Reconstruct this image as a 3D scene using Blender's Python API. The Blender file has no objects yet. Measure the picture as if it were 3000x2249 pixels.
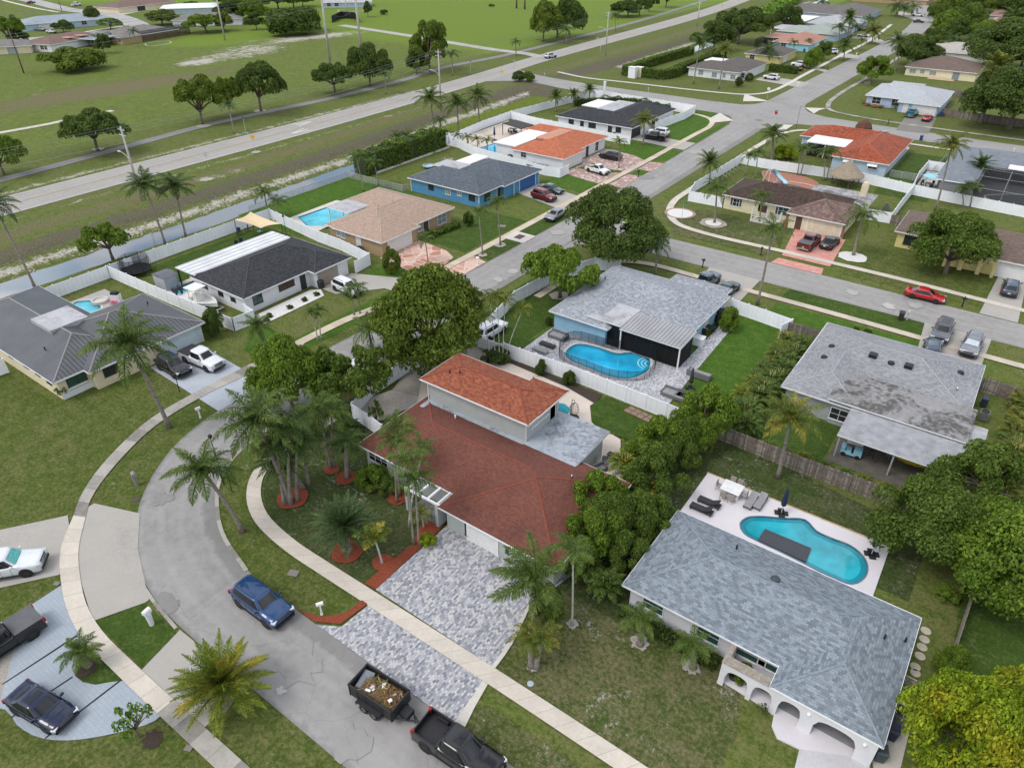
import bpy,math,random
import numpy as np
from math import sin,cos,pi,radians as R,sqrt,atan2,hypot
from mathutils import Vector,Matrix,geometry
random.seed(7);rng=np.random.default_rng(11)
S=bpy.context.scene
COL=S.collection
# ---------------------------------------------------------------- camera
CAMH=42.0;FPX=2082.0;PITCH=33.5;YAW=35.8
cd=bpy.data.cameras.new('camera');cam=bpy.data.objects.new('camera',cd);COL.objects.link(cam)
cam.location=(0,0,CAMH);cam.rotation_euler=(R(90-PITCH),0,R(YAW))
cd.sensor_width=36;cd.lens=FPX/3000*36;cd.clip_start=.5;cd.clip_end=4000
S.camera=cam
# ---------------------------------------------------------------- light
SUN_EL,SUN_AZ=55,243     # degrees; azimuth measured counter-clockwise from world +X
wd=bpy.data.worlds.new('World');S.world=wd;wd.use_nodes=True
nt=wd.node_tree;nt.nodes.clear()
def N(nt,typ,**kw):
 n=nt.nodes.new(typ)
 for k,v in kw.items():
  if k.startswith('i_'): n.inputs[k[2:].replace('_',' ')].default_value=v
  else: setattr(n,k,v)
 return n
sky=N(nt,'ShaderNodeTexSky',sky_type='NISHITA',sun_disc=False,sun_elevation=R(SUN_EL),sun_rotation=R(90-SUN_AZ),air_density=1.0,dust_density=2.0)
bg=N(nt,'ShaderNodeBackground');bg.inputs[1].default_value=.13
tc=N(nt,'ShaderNodeTexCoord')
mp=N(nt,'ShaderNodeMapping');mp.inputs['Scale'].default_value=(1.6,1.6,2.6);mp.inputs['Location'].default_value=(.35,.1,0)
cn=N(nt,'ShaderNodeTexNoise');cn.inputs['Scale'].default_value=1.7;cn.inputs['Detail'].default_value=3.5;cn.inputs['Roughness'].default_value=.58
cr=N(nt,'ShaderNodeValToRGB');cr.color_ramp.elements[0].position=.40;cr.color_ramp.elements[1].position=.60
cr.color_ramp.elements[0].color=(.12,.12,.12,1)
cc=N(nt,'ShaderNodeValToRGB');cc.color_ramp.elements[0].position=.5;cc.color_ramp.elements[1].position=.85
cc.color_ramp.elements[0].color=(9.5,9.6,9.8,1);cc.color_ramp.elements[1].color=(5.2,5.4,5.8,1)
mx=N(nt,'ShaderNodeMix',data_type='RGBA');out=N(nt,'ShaderNodeOutputWorld')
L=nt.links.new
L(tc.outputs['Generated'],mp.inputs['Vector']);L(mp.outputs[0],cn.inputs['Vector']);L(cn.outputs[0],cr.inputs[0]);L(cn.outputs[0],cc.inputs[0])
vd=N(nt,'ShaderNodeVectorMath',operation='DISTANCE');L(tc.outputs['Generated'],vd.inputs[0]);vd.inputs[1].default_value=(-.80,.49,.34)   # gap of blue added to the unseen clouds for the canal to mirror
ad=N(nt,'ShaderNodeMath',operation='MULTIPLY_ADD');L(cn.outputs[0],ad.inputs[0]);ad.inputs[1].default_value=.35;L(vd.outputs['Value'],ad.inputs[2])
gr=N(nt,'ShaderNodeValToRGB');gr.color_ramp.elements[0].position=.27;gr.color_ramp.elements[1].position=.36;L(ad.outputs[0],gr.inputs[0])
mm=N(nt,'ShaderNodeMath',operation='MULTIPLY');L(cr.outputs[0],mm.inputs[0]);L(gr.outputs[0],mm.inputs[1])
L(mm.outputs[0],mx.inputs[0]);L(sky.outputs[0],mx.inputs[6]);L(cc.outputs[0],mx.inputs[7]);L(mx.outputs[2],bg.inputs[0]);L(bg.outputs[0],out.inputs[0])
sl=bpy.data.lights.new('sun','SUN');sl.energy=1.15;sl.angle=R(22);sl.color=(1,.965,.92)
so=bpy.data.objects.new('sun',sl);COL.objects.link(so)
so.rotation_euler=(R(90-SUN_EL),0,R(SUN_AZ+90))
S.view_settings.view_transform='Standard';S.view_settings.look='None';S.view_settings.gamma=1
S.view_settings.exposure=.46
S.cycles.max_bounces=6;S.cycles.transparent_max_bounces=12;S.cycles.diffuse_bounces=3;S.cycles.glossy_bounces=3
S.cycles.caustics_reflective=False;S.cycles.caustics_refractive=False
# ---------------------------------------------------------------- where a point of the place lies (measured from the survey photo)
TILE={'O': (0,0,3000/2212)}
for _i,_k in enumerate('ABCDEFGHI'): TILE[_k]=((_i % 3)*1000,(0,750,1499)[_i//3],1000/2211)
_cy,_sy=cos(R(YAW)),sin(R(YAW));_cp,_sp=cos(R(PITCH)),sin(R(PITCH))
def ray(t,x,y):
 o=TILE[t];X=(o[0]+x*o[2]-1500)/FPX;Y=(1124.5-o[1]-y*o[2])/FPX
 a,b,c=X,_cp+Y*_sp,-_sp+Y*_cp
 return np.array([a*_cy-b*_sy,a*_sy+b*_cy,c])
def P(t,x,y,z=0.):
 r=ray(t,x,y);s=(z-CAMH)/r[2]
 return np.array([r[0]*s,r[1]*s,z])
def pl(t,*pts,z=0.): return [tuple(P(t,x,y,z)[:2]) for x,y in pts]
def height_at(base,t,x,y):     # height of the point seen at (x, y) straight above the ground point base
 r=ray(t,x,y);s=(base[0]*r[0]+base[1]*r[1])/(r[0]**2+r[1]**2)
 return CAMH+s*r[2]
# ---------------------------------------------------------------- mesh building
class MB:
 def __init__(s): s.v=[];s.f=[];s.m=[];s.uv=[]
 def add(s,vs,fs,mat=0,uvs=None):
  o=len(s.v);s.v +=[tuple(map(float,v)) for v in vs]
  for i,f in enumerate(fs):
   s.f.append([o+k for k in f]);s.m.append(mat)
   s.uv.append(uvs[i] if uvs else None)
  return s
 def box(s,x0,y0,z0,x1,y1,z1,mat=0,T=None,skip=''):
  v=[(x0,y0,z0),(x1,y0,z0),(x1,y1,z0),(x0,y1,z0),(x0,y0,z1),(x1,y0,z1),(x1,y1,z1),(x0,y1,z1)]
  if T is not None: v=[tuple(T @ Vector(p)) for p in v]
  f={'b':(3,2,1,0),'t':(4,5,6,7),'s':(0,1,5,4),'e':(1,2,6,5),'n':(2,3,7,6),'w':(3,0,4,7)}
  return s.add(v,[q for k,q in f.items() if k not in skip],mat)
 def cbox(s,c,d,mat=0,rz=0,rx=0,ry=0):
  T=Matrix.Translation(c) @ Matrix.Rotation(rz,4,'Z') @ Matrix.Rotation(ry,4,'Y') @ Matrix.Rotation(rx,4,'X')
  return s.box(-d[0]/2,-d[1]/2,-d[2]/2,d[0]/2,d[1]/2,d[2]/2,mat,T)
 def tube(s,pts,rad,n=8,mat=0,cap=True,sq=False):
  pts=[Vector(p) for p in pts];k=len(pts)
  if not hasattr(rad,'__len__'): rad=[rad]*k
  vs=[];up=Vector((0,0,1));pa=None
  for i,p in enumerate(pts):
   d=(pts[min(i+1,k-1)]-pts[max(i-1,0)]).normalized()
   if pa is None: a=d.cross(up if abs(d.z) < .95 else Vector((1,0,0))).normalized()
   else: a=(pa-d*pa.dot(d)).normalized()
   pa=a;b=d.cross(a)
   for j in range(n):
    t=2*pi*(j+.5)/n;vs.append(p+a*cos(t)*rad[i]+b*sin(t)*rad[i])
  fs=[(i*n+j,i*n+(j+1) % n,(i+1)*n+(j+1) % n,(i+1)*n+j) for i in range(k-1) for j in range(n)]
  if cap: fs +=[tuple(range(n-1,-1,-1)),tuple(range((k-1)*n,k*n))]
  return s.add(vs,fs,mat)
 def prism(s,poly,z0,z1,mat=0,top=True,bottom=False,topmat=None):
  n=len(poly);a=sum(poly[i][0]*poly[(i+1) % n][1]-poly[(i+1) % n][0]*poly[i][1] for i in range(n))
  if a < 0: poly=poly[::-1]
  zz=z1 if callable(z1) else (lambda x,y: z1)
  vs=[(x,y,z0) for x,y in poly]+[(x,y,zz(x,y)) for x,y in poly]
  s.add(vs,[(i,(i+1) % n,n+(i+1) % n,n+i) for i in range(n)],mat)
  tris=geometry.tessellate_polygon([[Vector((x,y,0)) for x,y in poly]])
  def up(t):
   p,q,r=[poly[k] for k in t]
   return t if (q[0]-p[0])*(r[1]-p[1])-(q[1]-p[1])*(r[0]-p[0]) > 0 else (t[0],t[2],t[1])
  tr=[up(t) for t in tris]
  if top: s.add(vs[n:],tr,mat if topmat is None else topmat)
  if bottom: s.add(vs[:n],[t[::-1] for t in tr],mat)
  return s
 def sheet(s,poly,z,mat=0):
  tris=geometry.tessellate_polygon([[Vector((p[0],p[1],0)) for p in poly]])
  fs=[]
  for t in tris:
   p,q,r=[poly[k] for k in t];c=(q[0]-p[0])*(r[1]-p[1])-(q[1]-p[1])*(r[0]-p[0])
   if abs(c) > 1e-9: fs.append(t if c > 0 else (t[0],t[2],t[1]))
  return s.add([(p[0],p[1],z) for p in poly],fs,mat)
 def lathe(s,prof,n=16,mat=0,c=(0,0,0)):
  k=len(prof);vs=[(c[0]+r*cos(2*pi*j/n),c[1]+r*sin(2*pi*j/n),c[2]+z) for r,z in prof for j in range(n)]
  return s.add(vs,[(i*n+j,i*n+(j+1) % n,(i+1)*n+(j+1) % n,(i+1)*n+j) for i in range(k-1) for j in range(n)],mat)
 def xf(s,T):
  s.v=[tuple(T @ Vector(v)) for v in s.v];return s
 def merge(s,o,mat=0): s.add(o.v,o.f,mat);return s
 def mesh(s,name,mats,smooth=False):
  me=bpy.data.meshes.new(name);me.from_pydata(s.v,[],s.f)
  for m in (mats if isinstance(mats,(list,tuple)) else [mats]): me.materials.append(m)
  if any(s.m): me.polygons.foreach_set('material_index',s.m)
  if any(u is not None for u in s.uv):
   ul=me.uv_layers.new(name='UVMap');d=[]
   for f,u in zip(s.f,s.uv): d +=[c for p in (u or [(0,0)]*len(f)) for c in p]
   ul.data.foreach_set('uv',d)
  if smooth: me.polygons.foreach_set('use_smooth',[True]*len(s.f))
  me.update();return me
 def build(s,name,mats,parent=None,smooth=False,label=None,kind=None):
  if not s.f: return None
  o=bpy.data.objects.new(name,s.mesh(name,mats,smooth));COL.objects.link(o)
  if parent: o.parent=parent
  if label: o['label']=label
  if kind: o['kind']=kind
  return o
def np_mesh(name,v,f,mats,smooth=False,attr=None):
 v=np.asarray(v,np.float32);f=np.asarray(f,np.int32);k=f.shape[1]
 me=bpy.data.meshes.new(name);me.vertices.add(len(v));me.vertices.foreach_set('co',v.ravel())
 me.loops.add(f.size);me.loops.foreach_set('vertex_index',f.ravel())
 me.polygons.add(len(f));me.polygons.foreach_set('loop_start',np.arange(0,f.size,k,dtype=np.int32));me.polygons.foreach_set('loop_total',np.full(len(f),k,np.int32))
 for m in (mats if isinstance(mats,(list,tuple)) else [mats]): me.materials.append(m)
 if attr:
  for an,av in attr.items():
   a=me.attributes.new(an,'FLOAT','POINT');a.data.foreach_set('value',np.asarray(av,np.float32))
 me.update(calc_edges=True)
 if smooth: me.polygons.foreach_set('use_smooth',np.ones(len(f),bool))
 return me
def tag(o,label=None,cat=None,group=None,kind=None):
 if label: o['label']=label
 if cat: o['category']=cat
 if group: o['group']=group
 if kind: o['kind']=kind
 return o
def thing(name,label,cat,loc=(0,0,0),rz=0,group=None):
 o=bpy.data.objects.new(name,None);COL.objects.link(o);o.empty_display_size=.2
 o.location=tuple(map(float,loc));o.rotation_euler=(0,0,rz)
 return tag(o,label,cat,group)
def copy_tree(o,parent=None):
 c=o.copy();COL.objects.link(c);c.parent=parent
 for ch in list(o.children): copy_tree(ch,c)
 return c
def kids(o,name): return [c for c in o.children if c.name.split('.')[0]==name]
def spline(pts,step=1.0,closed=False):      # Catmull-Rom through 2D points, resampled
 p=[np.array(q[:2],float) for q in pts];n=len(p)
 if n < 3 and not closed: return [tuple(q) for q in p]
 o=[]
 for i in range(n if closed else n-1):
  if closed: a,b,c,d=p[(i-1) % n],p[i],p[(i+1) % n],p[(i+2) % n]
  else: a,b,c,d=p[max(i-1,0)],p[i],p[i+1],p[min(i+2,n-1)]
  m=max(1,int(np.linalg.norm(c-b)/step))
  la,lb,lc=[max(np.linalg.norm(q),1e-6)**.5 for q in (b-a,c-b,d-c)]
  m1=(c-b)-lb*((c-a)/(la+lb)-(b-a)/la) if np.linalg.norm(b-a) > 1e-6 else (c-b)
  m2=(c-b)-lb*((d-b)/(lb+lc)-(d-c)/lc) if np.linalg.norm(d-c) > 1e-6 else (c-b)
  m1=(c-b)+lb*((b-a)/la-(c-a)/(la+lb)) if np.linalg.norm(b-a) > 1e-6 else (c-b)
  m2=(c-b)+lb*((d-c)/lc-(d-b)/(lb+lc)) if np.linalg.norm(d-c) > 1e-6 else (c-b)
  for k in range(m):
   t=k/m;h=((2*t-3)*t*t+1,((t-2)*t+1)*t,(3-2*t)*t*t,(t-1)*t*t)
   o.append(tuple(b*h[0]+m1*h[1]+c*h[2]+m2*h[3]))
 if not closed: o.append(tuple(p[-1]))
 return o
def resample(pts,n):
 p=np.array(pts);d=np.r_[0,np.cumsum(np.hypot(*np.diff(p,axis=0).T))];t=np.linspace(0,d[-1],n)
 return np.c_[np.interp(t,d,p[:,0]),np.interp(t,d,p[:,1])],d[-1]
def struct(o): o['kind']='structure';return o
ZL=[0.012]
def zn(step=.004): ZL[0] +=step;return ZL[0]
def ribbon(name,left,right,mat,z=None,smooth=True,thick=0,step=1.0):
 a=spline(left,step) if smooth else left;b=spline(right,step) if smooth else right
 n=max(len(a),len(b),2);A,la=resample(a,n);B,lb=resample(b,n)
 z=zn() if z is None else z;L_=(la+lb)/2;m=MB();W_=np.hypot(*(A-B).T).mean()
 for i in range(n-1):
  q=[A[i],B[i],B[i+1],A[i+1]];u0,u1=L_*i/(n-1),L_*(i+1)/(n-1)
  c=np.cross(q[1]-q[0],q[3]-q[0]);uv=[(u0,0),(u0,W_),(u1,W_),(u1,0)]
  vs=[(p[0],p[1],z) for p in q]
  if c < 0: vs=vs[::-1];uv=uv[::-1]
  m.add(vs,[(0,1,2,3)],0,[uv])
 if thick:
  for E_ in (A,B):
   for i in range(n-1):
    m.add([(*E_[i],z-thick),(*E_[i+1],z-thick),(*E_[i+1],z),(*E_[i],z)],[(0,1,2,3)],0,[[(0,0)]*4])
 return struct(m.build(name,mat))
def offset(pts,d):
 p=np.array(pts,float);t=np.gradient(p,axis=0);t /=np.maximum(np.linalg.norm(t,axis=1),1e-9)[:,None]
 return [tuple(q) for q in p+np.c_[-t[:,1],t[:,0]]*d]
def path(name,pts,w,mat,z=None,step=1.0,thick=0,smooth=True):
 c=spline(pts,step) if smooth else pts
 if len(c) < 3: c=[tuple(q) for q in resample(c,6)[0]]
 return ribbon(name,offset(c,w/2),offset(c,-w/2),mat,z,False,thick)
def patch(name,poly,mat,z=None,curved=False,step=.6):
 if curved: poly=spline(poly,step,True)
 return struct(MB().sheet(poly,zn() if z is None else z).build(name,mat))
# ---------------------------------------------------------------- materials
MATS={}
class NT:
 def __init__(s,name):
  s.m=bpy.data.materials.new(name);s.m.use_nodes=True;s.t=s.m.node_tree;s.t.nodes.clear()
  s.out=s.n('ShaderNodeOutputMaterial');s.b=s.n('ShaderNodeBsdfPrincipled');s.l(s.b.outputs[0],s.out.inputs[0])
  s.tc=s.n('ShaderNodeTexCoord')
 def n(s,typ,**kw): return N(s.t,typ,**kw)
 def l(s,a,b): s.t.links.new(a,b)
 def noise(s,scale,detail=4,rough=.55,vec=None,out=0,dist=0):
  n=s.n('ShaderNodeTexNoise');n.inputs['Scale'].default_value=scale;n.inputs['Detail'].default_value=detail;n.inputs['Roughness'].default_value=rough
  n.inputs['Distortion'].default_value=dist
  s.l(vec if vec is not None else s.tc.outputs['Object'],n.inputs['Vector']);return n.outputs[out]
 def ramp(s,fac,stops,const=False):
  r=s.n('ShaderNodeValToRGB');cr=r.color_ramp
  while len(cr.elements) < len(stops): cr.elements.new(.5)
  for e,(p,c) in zip(cr.elements,stops): e.position=p;e.color=(*c[:3],1) if hasattr(c,'__len__') else (c,c,c,1)
  if const: cr.interpolation='CONSTANT'
  s.l(fac,r.inputs[0]);return r.outputs[0]
 def mix(s,f,a,b,mode='MIX'):
  m=s.n('ShaderNodeMix',data_type='RGBA',blend_type=mode)
  for v,i in ((f,0),(a,6),(b,7)):
   if hasattr(v,'links') or hasattr(v,'is_linked'): s.l(v,m.inputs[i])
   else: m.inputs[i].default_value=v if i==0 else (*v,1)
  return m.outputs[2]
 def math(s,op,a,b=0.,clamp=False):
  m=s.n('ShaderNodeMath',operation=op,use_clamp=clamp)
  for v,i in ((a,0),(b,1)):
   if hasattr(v,'is_linked'): s.l(v,m.inputs[i])
   else: m.inputs[i].default_value=v
  return m.outputs[0]
 def map(s,scale=(1,1,1),rz=0,src='Object',loc=(0,0,0)):
  m=s.n('ShaderNodeMapping');m.inputs['Scale'].default_value=scale;m.inputs['Rotation'].default_value=(0,0,rz);m.inputs['Location'].default_value=loc
  s.l(s.tc.outputs[src],m.inputs['Vector']);return m.outputs[0]
 def sep(s,vec):
  n=s.n('ShaderNodeSeparateXYZ');s.l(vec,n.inputs[0]);return n.outputs
 def brick(s,vec,w,h,c1,c2,mortar,ms=.01,off=.5,bias=0):
  b=s.n('ShaderNodeTexBrick',offset=off);s.l(vec,b.inputs['Vector']);b.inputs['Scale'].default_value=1
  b.inputs['Brick Width'].default_value=w;b.inputs['Row Height'].default_value=h;b.inputs['Mortar Size'].default_value=ms
  b.inputs['Bias'].default_value=bias;b.inputs['Mortar Smooth'].default_value=.2
  for k,c in (('Color1',c1),('Color2',c2),('Mortar',mortar)): b.inputs[k].default_value=(*c,1)
  return b
 def bump(s,h,strength=.3,dist=.02):
  b=s.n('ShaderNodeBump');b.inputs['Strength'].default_value=strength;b.inputs['Distance'].default_value=dist
  s.l(h,b.inputs['Height']);s.l(b.outputs[0],s.b.inputs['Normal'])
 def done(s,col=None,rough=.7,metal=0,spec=.5,coat=0,alpha=None):
  if col is not None:
   if hasattr(col,'is_linked'): s.l(col,s.b.inputs['Base Color'])
   else: s.b.inputs['Base Color'].default_value=(*col,1)
  if hasattr(rough,'is_linked'): s.l(rough,s.b.inputs['Roughness'])
  else: s.b.inputs['Roughness'].default_value=rough
  s.b.inputs['Metallic'].default_value=metal;s.b.inputs['Specular IOR Level'].default_value=spec;s.b.inputs['Coat Weight'].default_value=coat
  s.b.inputs['Coat Roughness'].default_value=.03
  if alpha is not None: s.b.inputs['Alpha'].default_value=alpha
  return s.m
def k3(c,k): return tuple(min(1,x*k) for x in c)
def plain(name,col,rough=.6,var=.12,scale=1.5,metal=0,bump=0,spec=.4,coat=0,fine=0):
 if name in MATS: return MATS[name]
 t=NT(name);f=t.noise(scale,5,.6)
 c=t.ramp(f,[(.3,k3(col,1-var)),(.7,k3(col,1+var))])
 if fine: c=t.mix(fine,c,t.ramp(t.noise(40,2),[(.3,(.02,.02,.02)),(.7,k3(col,1.8))]))
 if bump: t.bump(t.noise(scale*12,3),bump,.02)
 MATS[name]=t.done(c,rough,metal,spec,coat);return MATS[name]
def paint(name,col,metal=.3,rough=.28):
 if name in MATS: return MATS[name]
 t=NT(name);f=t.noise(3,4)
 MATS[name]=t.done(t.ramp(f,[(.3,k3(col,.94)),(.7,k3(col,1.06))]),t.ramp(t.noise(8,3),[(.3,rough*.8),(.8,rough*1.35)]),metal,.15,1);return MATS[name]
def glass(name='car_glass',col=(.008,.010,.012),rough=.05):
 if name in MATS: return MATS[name]
 t=NT(name);MATS[name]=t.done(col,rough,0,.5,.1);return MATS[name]
def grass(name,lo,mid,hi,dry=(.145,.125,.06),drya=.5,dirt=(.36,.34,.30),dirta=.0,sc=1.0,attr=False):
 t=NT(name);big=t.noise(.13*sc,5,.6,dist=.4);med=t.noise(.9*sc,5,.65);fin=t.noise(3.6*sc,6,.72)
 c=t.ramp(t.mix(.55,med,fin),[(.36,lo),(.50,mid),(.66,hi)])
 q=t.mix(.4,t.mix(.5,big,med),fin);th=.60-.13*drya
 c=t.mix(t.math('MULTIPLY',t.ramp(q,[(th-.05,0),(th+.06,1)]),min(1,.3+drya*.5)),c,t.ramp(fin,[(.35,k3(dry,.7)),(.65,k3(dry,1.3))]))
 if dirta:
  e=t.mix(.6,t.noise(.35*sc,5,.6,dist=.6,vec=t.map((1,1,1),0,'Object',(7,3,0))),t.noise(3.1*sc,6,.78));th=.64-.12*dirta
  c=t.mix(t.math('MULTIPLY',t.ramp(e,[(th-.02,0),(th+.03,1)]),.8),c,dirt)
 if attr:
  nz=t.mix(.55,t.noise(.4,6,.7,dist=.6),t.noise(2.4,6,.78))
  for an,col2,thr in (('lush',(.135,.20,.024),.48),('dry',(.14,.125,.065),.55),('brush',(.105,.092,.066),.5),('sand',(.43,.40,.35),.5)):
   a=t.n('ShaderNodeAttribute',attribute_name=an);q=t.math('ADD',a.outputs['Fac'],t.math('MULTIPLY',t.math('SUBTRACT',nz,.5),2.6 if an in ('sand','brush') else 1.6))
   g=t.ramp(q,[(thr-.10,0),(thr+.10,1)]);cc=t.ramp(fin,[(.36,k3(col2,.55)),(.64,k3(col2,1.4))])
   c=t.mix(t.math('MULTIPLY',g,.9),c,cc)
 c=t.mix(.42,c,t.ramp(t.noise(17*sc,5,.85),[(.36,.14),(.66,.80)]),'OVERLAY')
 t.bump(t.mix(.5,t.noise(26,3,.8),t.noise(6,3)),.5,.06)
 MATS[name]=t.done(c,.95,0,.12);return MATS[name]
G_LO,G_MID,G_HI=(.052,.076,.015),(.092,.125,.025),(.14,.172,.040)
GROUND=grass('mixed_grass',G_LO,G_MID,G_HI,drya=.6,dirta=.15,attr=True)
FIELD=grass('field_grass',(.06,.105,.016),(.085,.15,.022),(.12,.18,.03),drya=.42,sc=.6)
LAWN_BRIGHT=grass('manicured_grass',(.034,.078,.010),(.055,.115,.013),(.085,.15,.022),drya=.1)
LAWN_DEEP=grass('deep_grass',(.030,.058,.010),(.047,.084,.014),(.072,.112,.022),drya=.2)
LAWN_MID=grass('ordinary_grass',(.044,.066,.013),(.072,.100,.019),(.112,.142,.032),drya=.55,dirta=.12)
LAWN_POOR=grass('patchy_grass',(.040,.060,.014),(.066,.088,.022),(.105,.125,.036),drya=.7,dirta=.42,dry=(.15,.125,.072))
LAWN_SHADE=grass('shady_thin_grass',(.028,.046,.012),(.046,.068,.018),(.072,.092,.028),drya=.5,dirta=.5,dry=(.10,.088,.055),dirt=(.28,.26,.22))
def asphalt(name,col,patchy=.35,edge=0):
 t=NT(name)
 f=t.mix(.5,t.noise(.12,5,.6,dist=.4),t.noise(1.2,5,.65))
 c=t.ramp(f,[(.34,k3(col,1-patchy)),(.5,col),(.66,k3(col,1+patchy*.6))])
 c=t.mix(.22,c,t.ramp(t.noise(45,2,.8),[(.3,k3(col,.3)),(.7,k3(col,1.9))]))
 st=t.ramp(t.mix(.6,t.noise(.25,4,.5,dist=1.2),t.noise(5,3)),[(.60,0),(.68,1)])
 c=t.mix(t.math('MULTIPLY',st,.35),c,k3(col,1.35))
 v=t.n('ShaderNodeTexVoronoi',feature='DISTANCE_TO_EDGE');v.inputs['Scale'].default_value=.22
 w=t.n('ShaderNodeVectorMath',operation='ADD');t.l(t.tc.outputs['Object'],w.inputs[0]);t.l(t.noise(1.1,5,.6,out=1),w.inputs[1]);t.l(w.outputs[0],v.inputs['Vector'])
 ck=t.ramp(v.outputs[0],[(0,1),(.006,0)])
 c=t.mix(t.math('MULTIPLY',ck,.45),c,k3(col,.45))
 # long faint wheel tracks along the lane
 uvx=t.sep(t.tc.outputs['UV'])[1]
 wv=t.n('ShaderNodeMath',operation='SINE');t.l(t.math('MULTIPLY',uvx,3.6),wv.inputs[0])
 c=t.mix(t.math('MULTIPLY',t.ramp(wv.outputs[0],[(.2,0),(.9,1)]),.14),c,k3(col,1.5))
 if edge:
  d=t.math('MINIMUM',uvx,t.math('SUBTRACT',edge,uvx));d=t.math('ADD',d,t.math('MULTIPLY',t.math('SUBTRACT',t.noise(.8,5,.7),.5),2.4))
  c=t.mix(t.math('MULTIPLY',t.ramp(d,[(0,1),(.55,0)]),.45),c,k3(col,.5))
 t.bump(t.noise(50,2),.25,.01)
 MATS[name]=t.done(c,.92,0,.25);return MATS[name]
ASPHALT=asphalt('weathered_asphalt',(.265,.257,.247),.28,6.2)
ASPHALT_N=asphalt('grey_asphalt',(.265,.256,.245),.28)
ASPHALT_M=asphalt('pale_road_asphalt',(.30,.285,.265),.18)
ASPHALT_D=asphalt('path_asphalt',(.19,.185,.18),.25)
def concrete(name,col,joint=1.5,stain=.5,var=.14,slab=.16,thr=.56):
 t=NT(name);uv=t.sep(t.tc.outputs['UV'])
 f=t.mix(.5,t.noise(.5,5,.65),t.noise(5,4,.7))
 c=t.ramp(f,[(.35,k3(col,1-var)),(.65,k3(col,1+var))])
 s_=t.ramp(t.mix(.5,t.noise(.22,5,.55,dist=.5),t.noise(3,5,.7)),[(thr,0),(thr+.12,1)])
 c=t.mix(t.math('MULTIPLY',s_,stain),c,k3(col,.38))
 if joint:
  q=t.math('DIVIDE',uv[0],joint);fr=t.math('FRACT',q)
  wn=t.n('ShaderNodeTexWhiteNoise',noise_dimensions='1D');t.l(t.math('FLOOR',q),wn.inputs['W'])
  c=t.mix(slab,c,t.ramp(wn.outputs[0],[(.05,k3(col,.22)),(.6,k3(col,1.15)),(1,k3(col,1.4))]))
  j=t.math('LESS_THAN',fr,.022);c=t.mix(t.math('MULTIPLY',j,.7),c,k3(col,.3))
 c=t.mix(.12,c,t.ramp(t.noise(60,2,.8),[(.3,k3(col,.4)),(.7,k3(col,1.6))]))
 t.bump(t.noise(30,3),.2,.01)
 MATS[name]=t.done(c,.88,0,.3);return MATS[name]
WALK=concrete('sidewalk_concrete',(.52,.47,.40),1.5,.3,slab=.10)
WALK_OLD=concrete('mildewed_concrete',(.33,.31,.275),1.7,.65,slab=.45,thr=.47)
WALK_PALE=concrete('pale_concrete',(.52,.49,.44),0,.25)
DRIVE=concrete('driveway_concrete',(.62,.585,.53),3.2,.5,slab=.08,thr=.54)
DRIVE_BLUE=concrete('painted_blue_grey_concrete',(.36,.39,.43),0,.22,thr=.6)
LAVENDER=concrete('pale_lavender_concrete',(.58,.55,.57),0,.08,var=.05)
SANDSTONE=concrete('cream_travertine',(.56,.49,.42),0,.15)
GRAVEL=plain('pale_gravel',(.33,.30,.26),.95,.3,6,bump=.6,fine=.3)
MULCH_RED=plain('red_mulch',(.21,.045,.018),.95,.35,7,bump=.9,fine=.25)
MULCH_DARK=plain('dark_mulch',(.05,.035,.025),.95,.3,7,bump=.8,fine=.2)
WHITE_STONE=plain('white_pebbles',(.62,.60,.57),.9,.3,8,bump=.8,fine=.25)
def pavers(name,w,h,stops,mortar=(.12,.12,.12),ms=.012,rz=0,off=.5,src='Object',blotch=.35):
 t=NT(name);v=t.map((1,1,1),rz,src)
 b=t.brick(v,w,h,(0,0,0),(1,1,1),(0,0,0),0,off)
 g=t.mix(blotch,b.outputs['Color'],t.noise(.5,4,.6));c=t.ramp(g,stops)
 b2=t.brick(v,w,h,(1,1,1),(1,1,1),(0,0,0),ms,off)
 c=t.mix(t.math('SUBTRACT',1.,b2.outputs['Color']),c,mortar)
 c=t.mix(.2,c,t.ramp(t.noise(30,3),[(.3,(.05,.05,.05)),(.7,(.7,.7,.7))]))
 t.bump(b2.outputs['Color'],.3,.01)
 MATS[name]=t.done(c,.8,0,.35);return MATS[name]
PAVER_GREY=pavers('grey_mixed_pavers',.24,.16,[(.12,(.11,.12,.15)),(.35,(.24,.25,.29)),(.55,(.34,.345,.38)),(.85,(.55,.53,.52))],(.2,.2,.21),.012,R(90),blotch=.22)
PAVER_POOL=pavers('silver_grey_pavers',.22,.15,[(.12,(.18,.18,.2)),(.4,(.33,.335,.37)),(.8,(.58,.575,.6))],(.25,.25,.27),.012,R(90),blotch=.3)
PAVER_RED=pavers('red_white_pavers',.5,.5,[(.2,(.26,.105,.075)),(.55,(.34,.16,.12)),(.72,(.52,.42,.36)),(.9,(.55,.46,.40))],(.4,.33,.29),.03,R(45),0)
PAVER_BLUE=pavers('blue_grey_stamped_concrete',.3,.26,[(.2,(.26,.31,.36)),(.8,(.32,.375,.43))],(.23,.275,.33),.015,0,blotch=.7)
PAVER_DARK=pavers('dark_grey_pavers',.3,.15,[(.2,(.08,.085,.1)),(.8,(.2,.2,.22))],(.05,.05,.05),.01,0)
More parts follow.
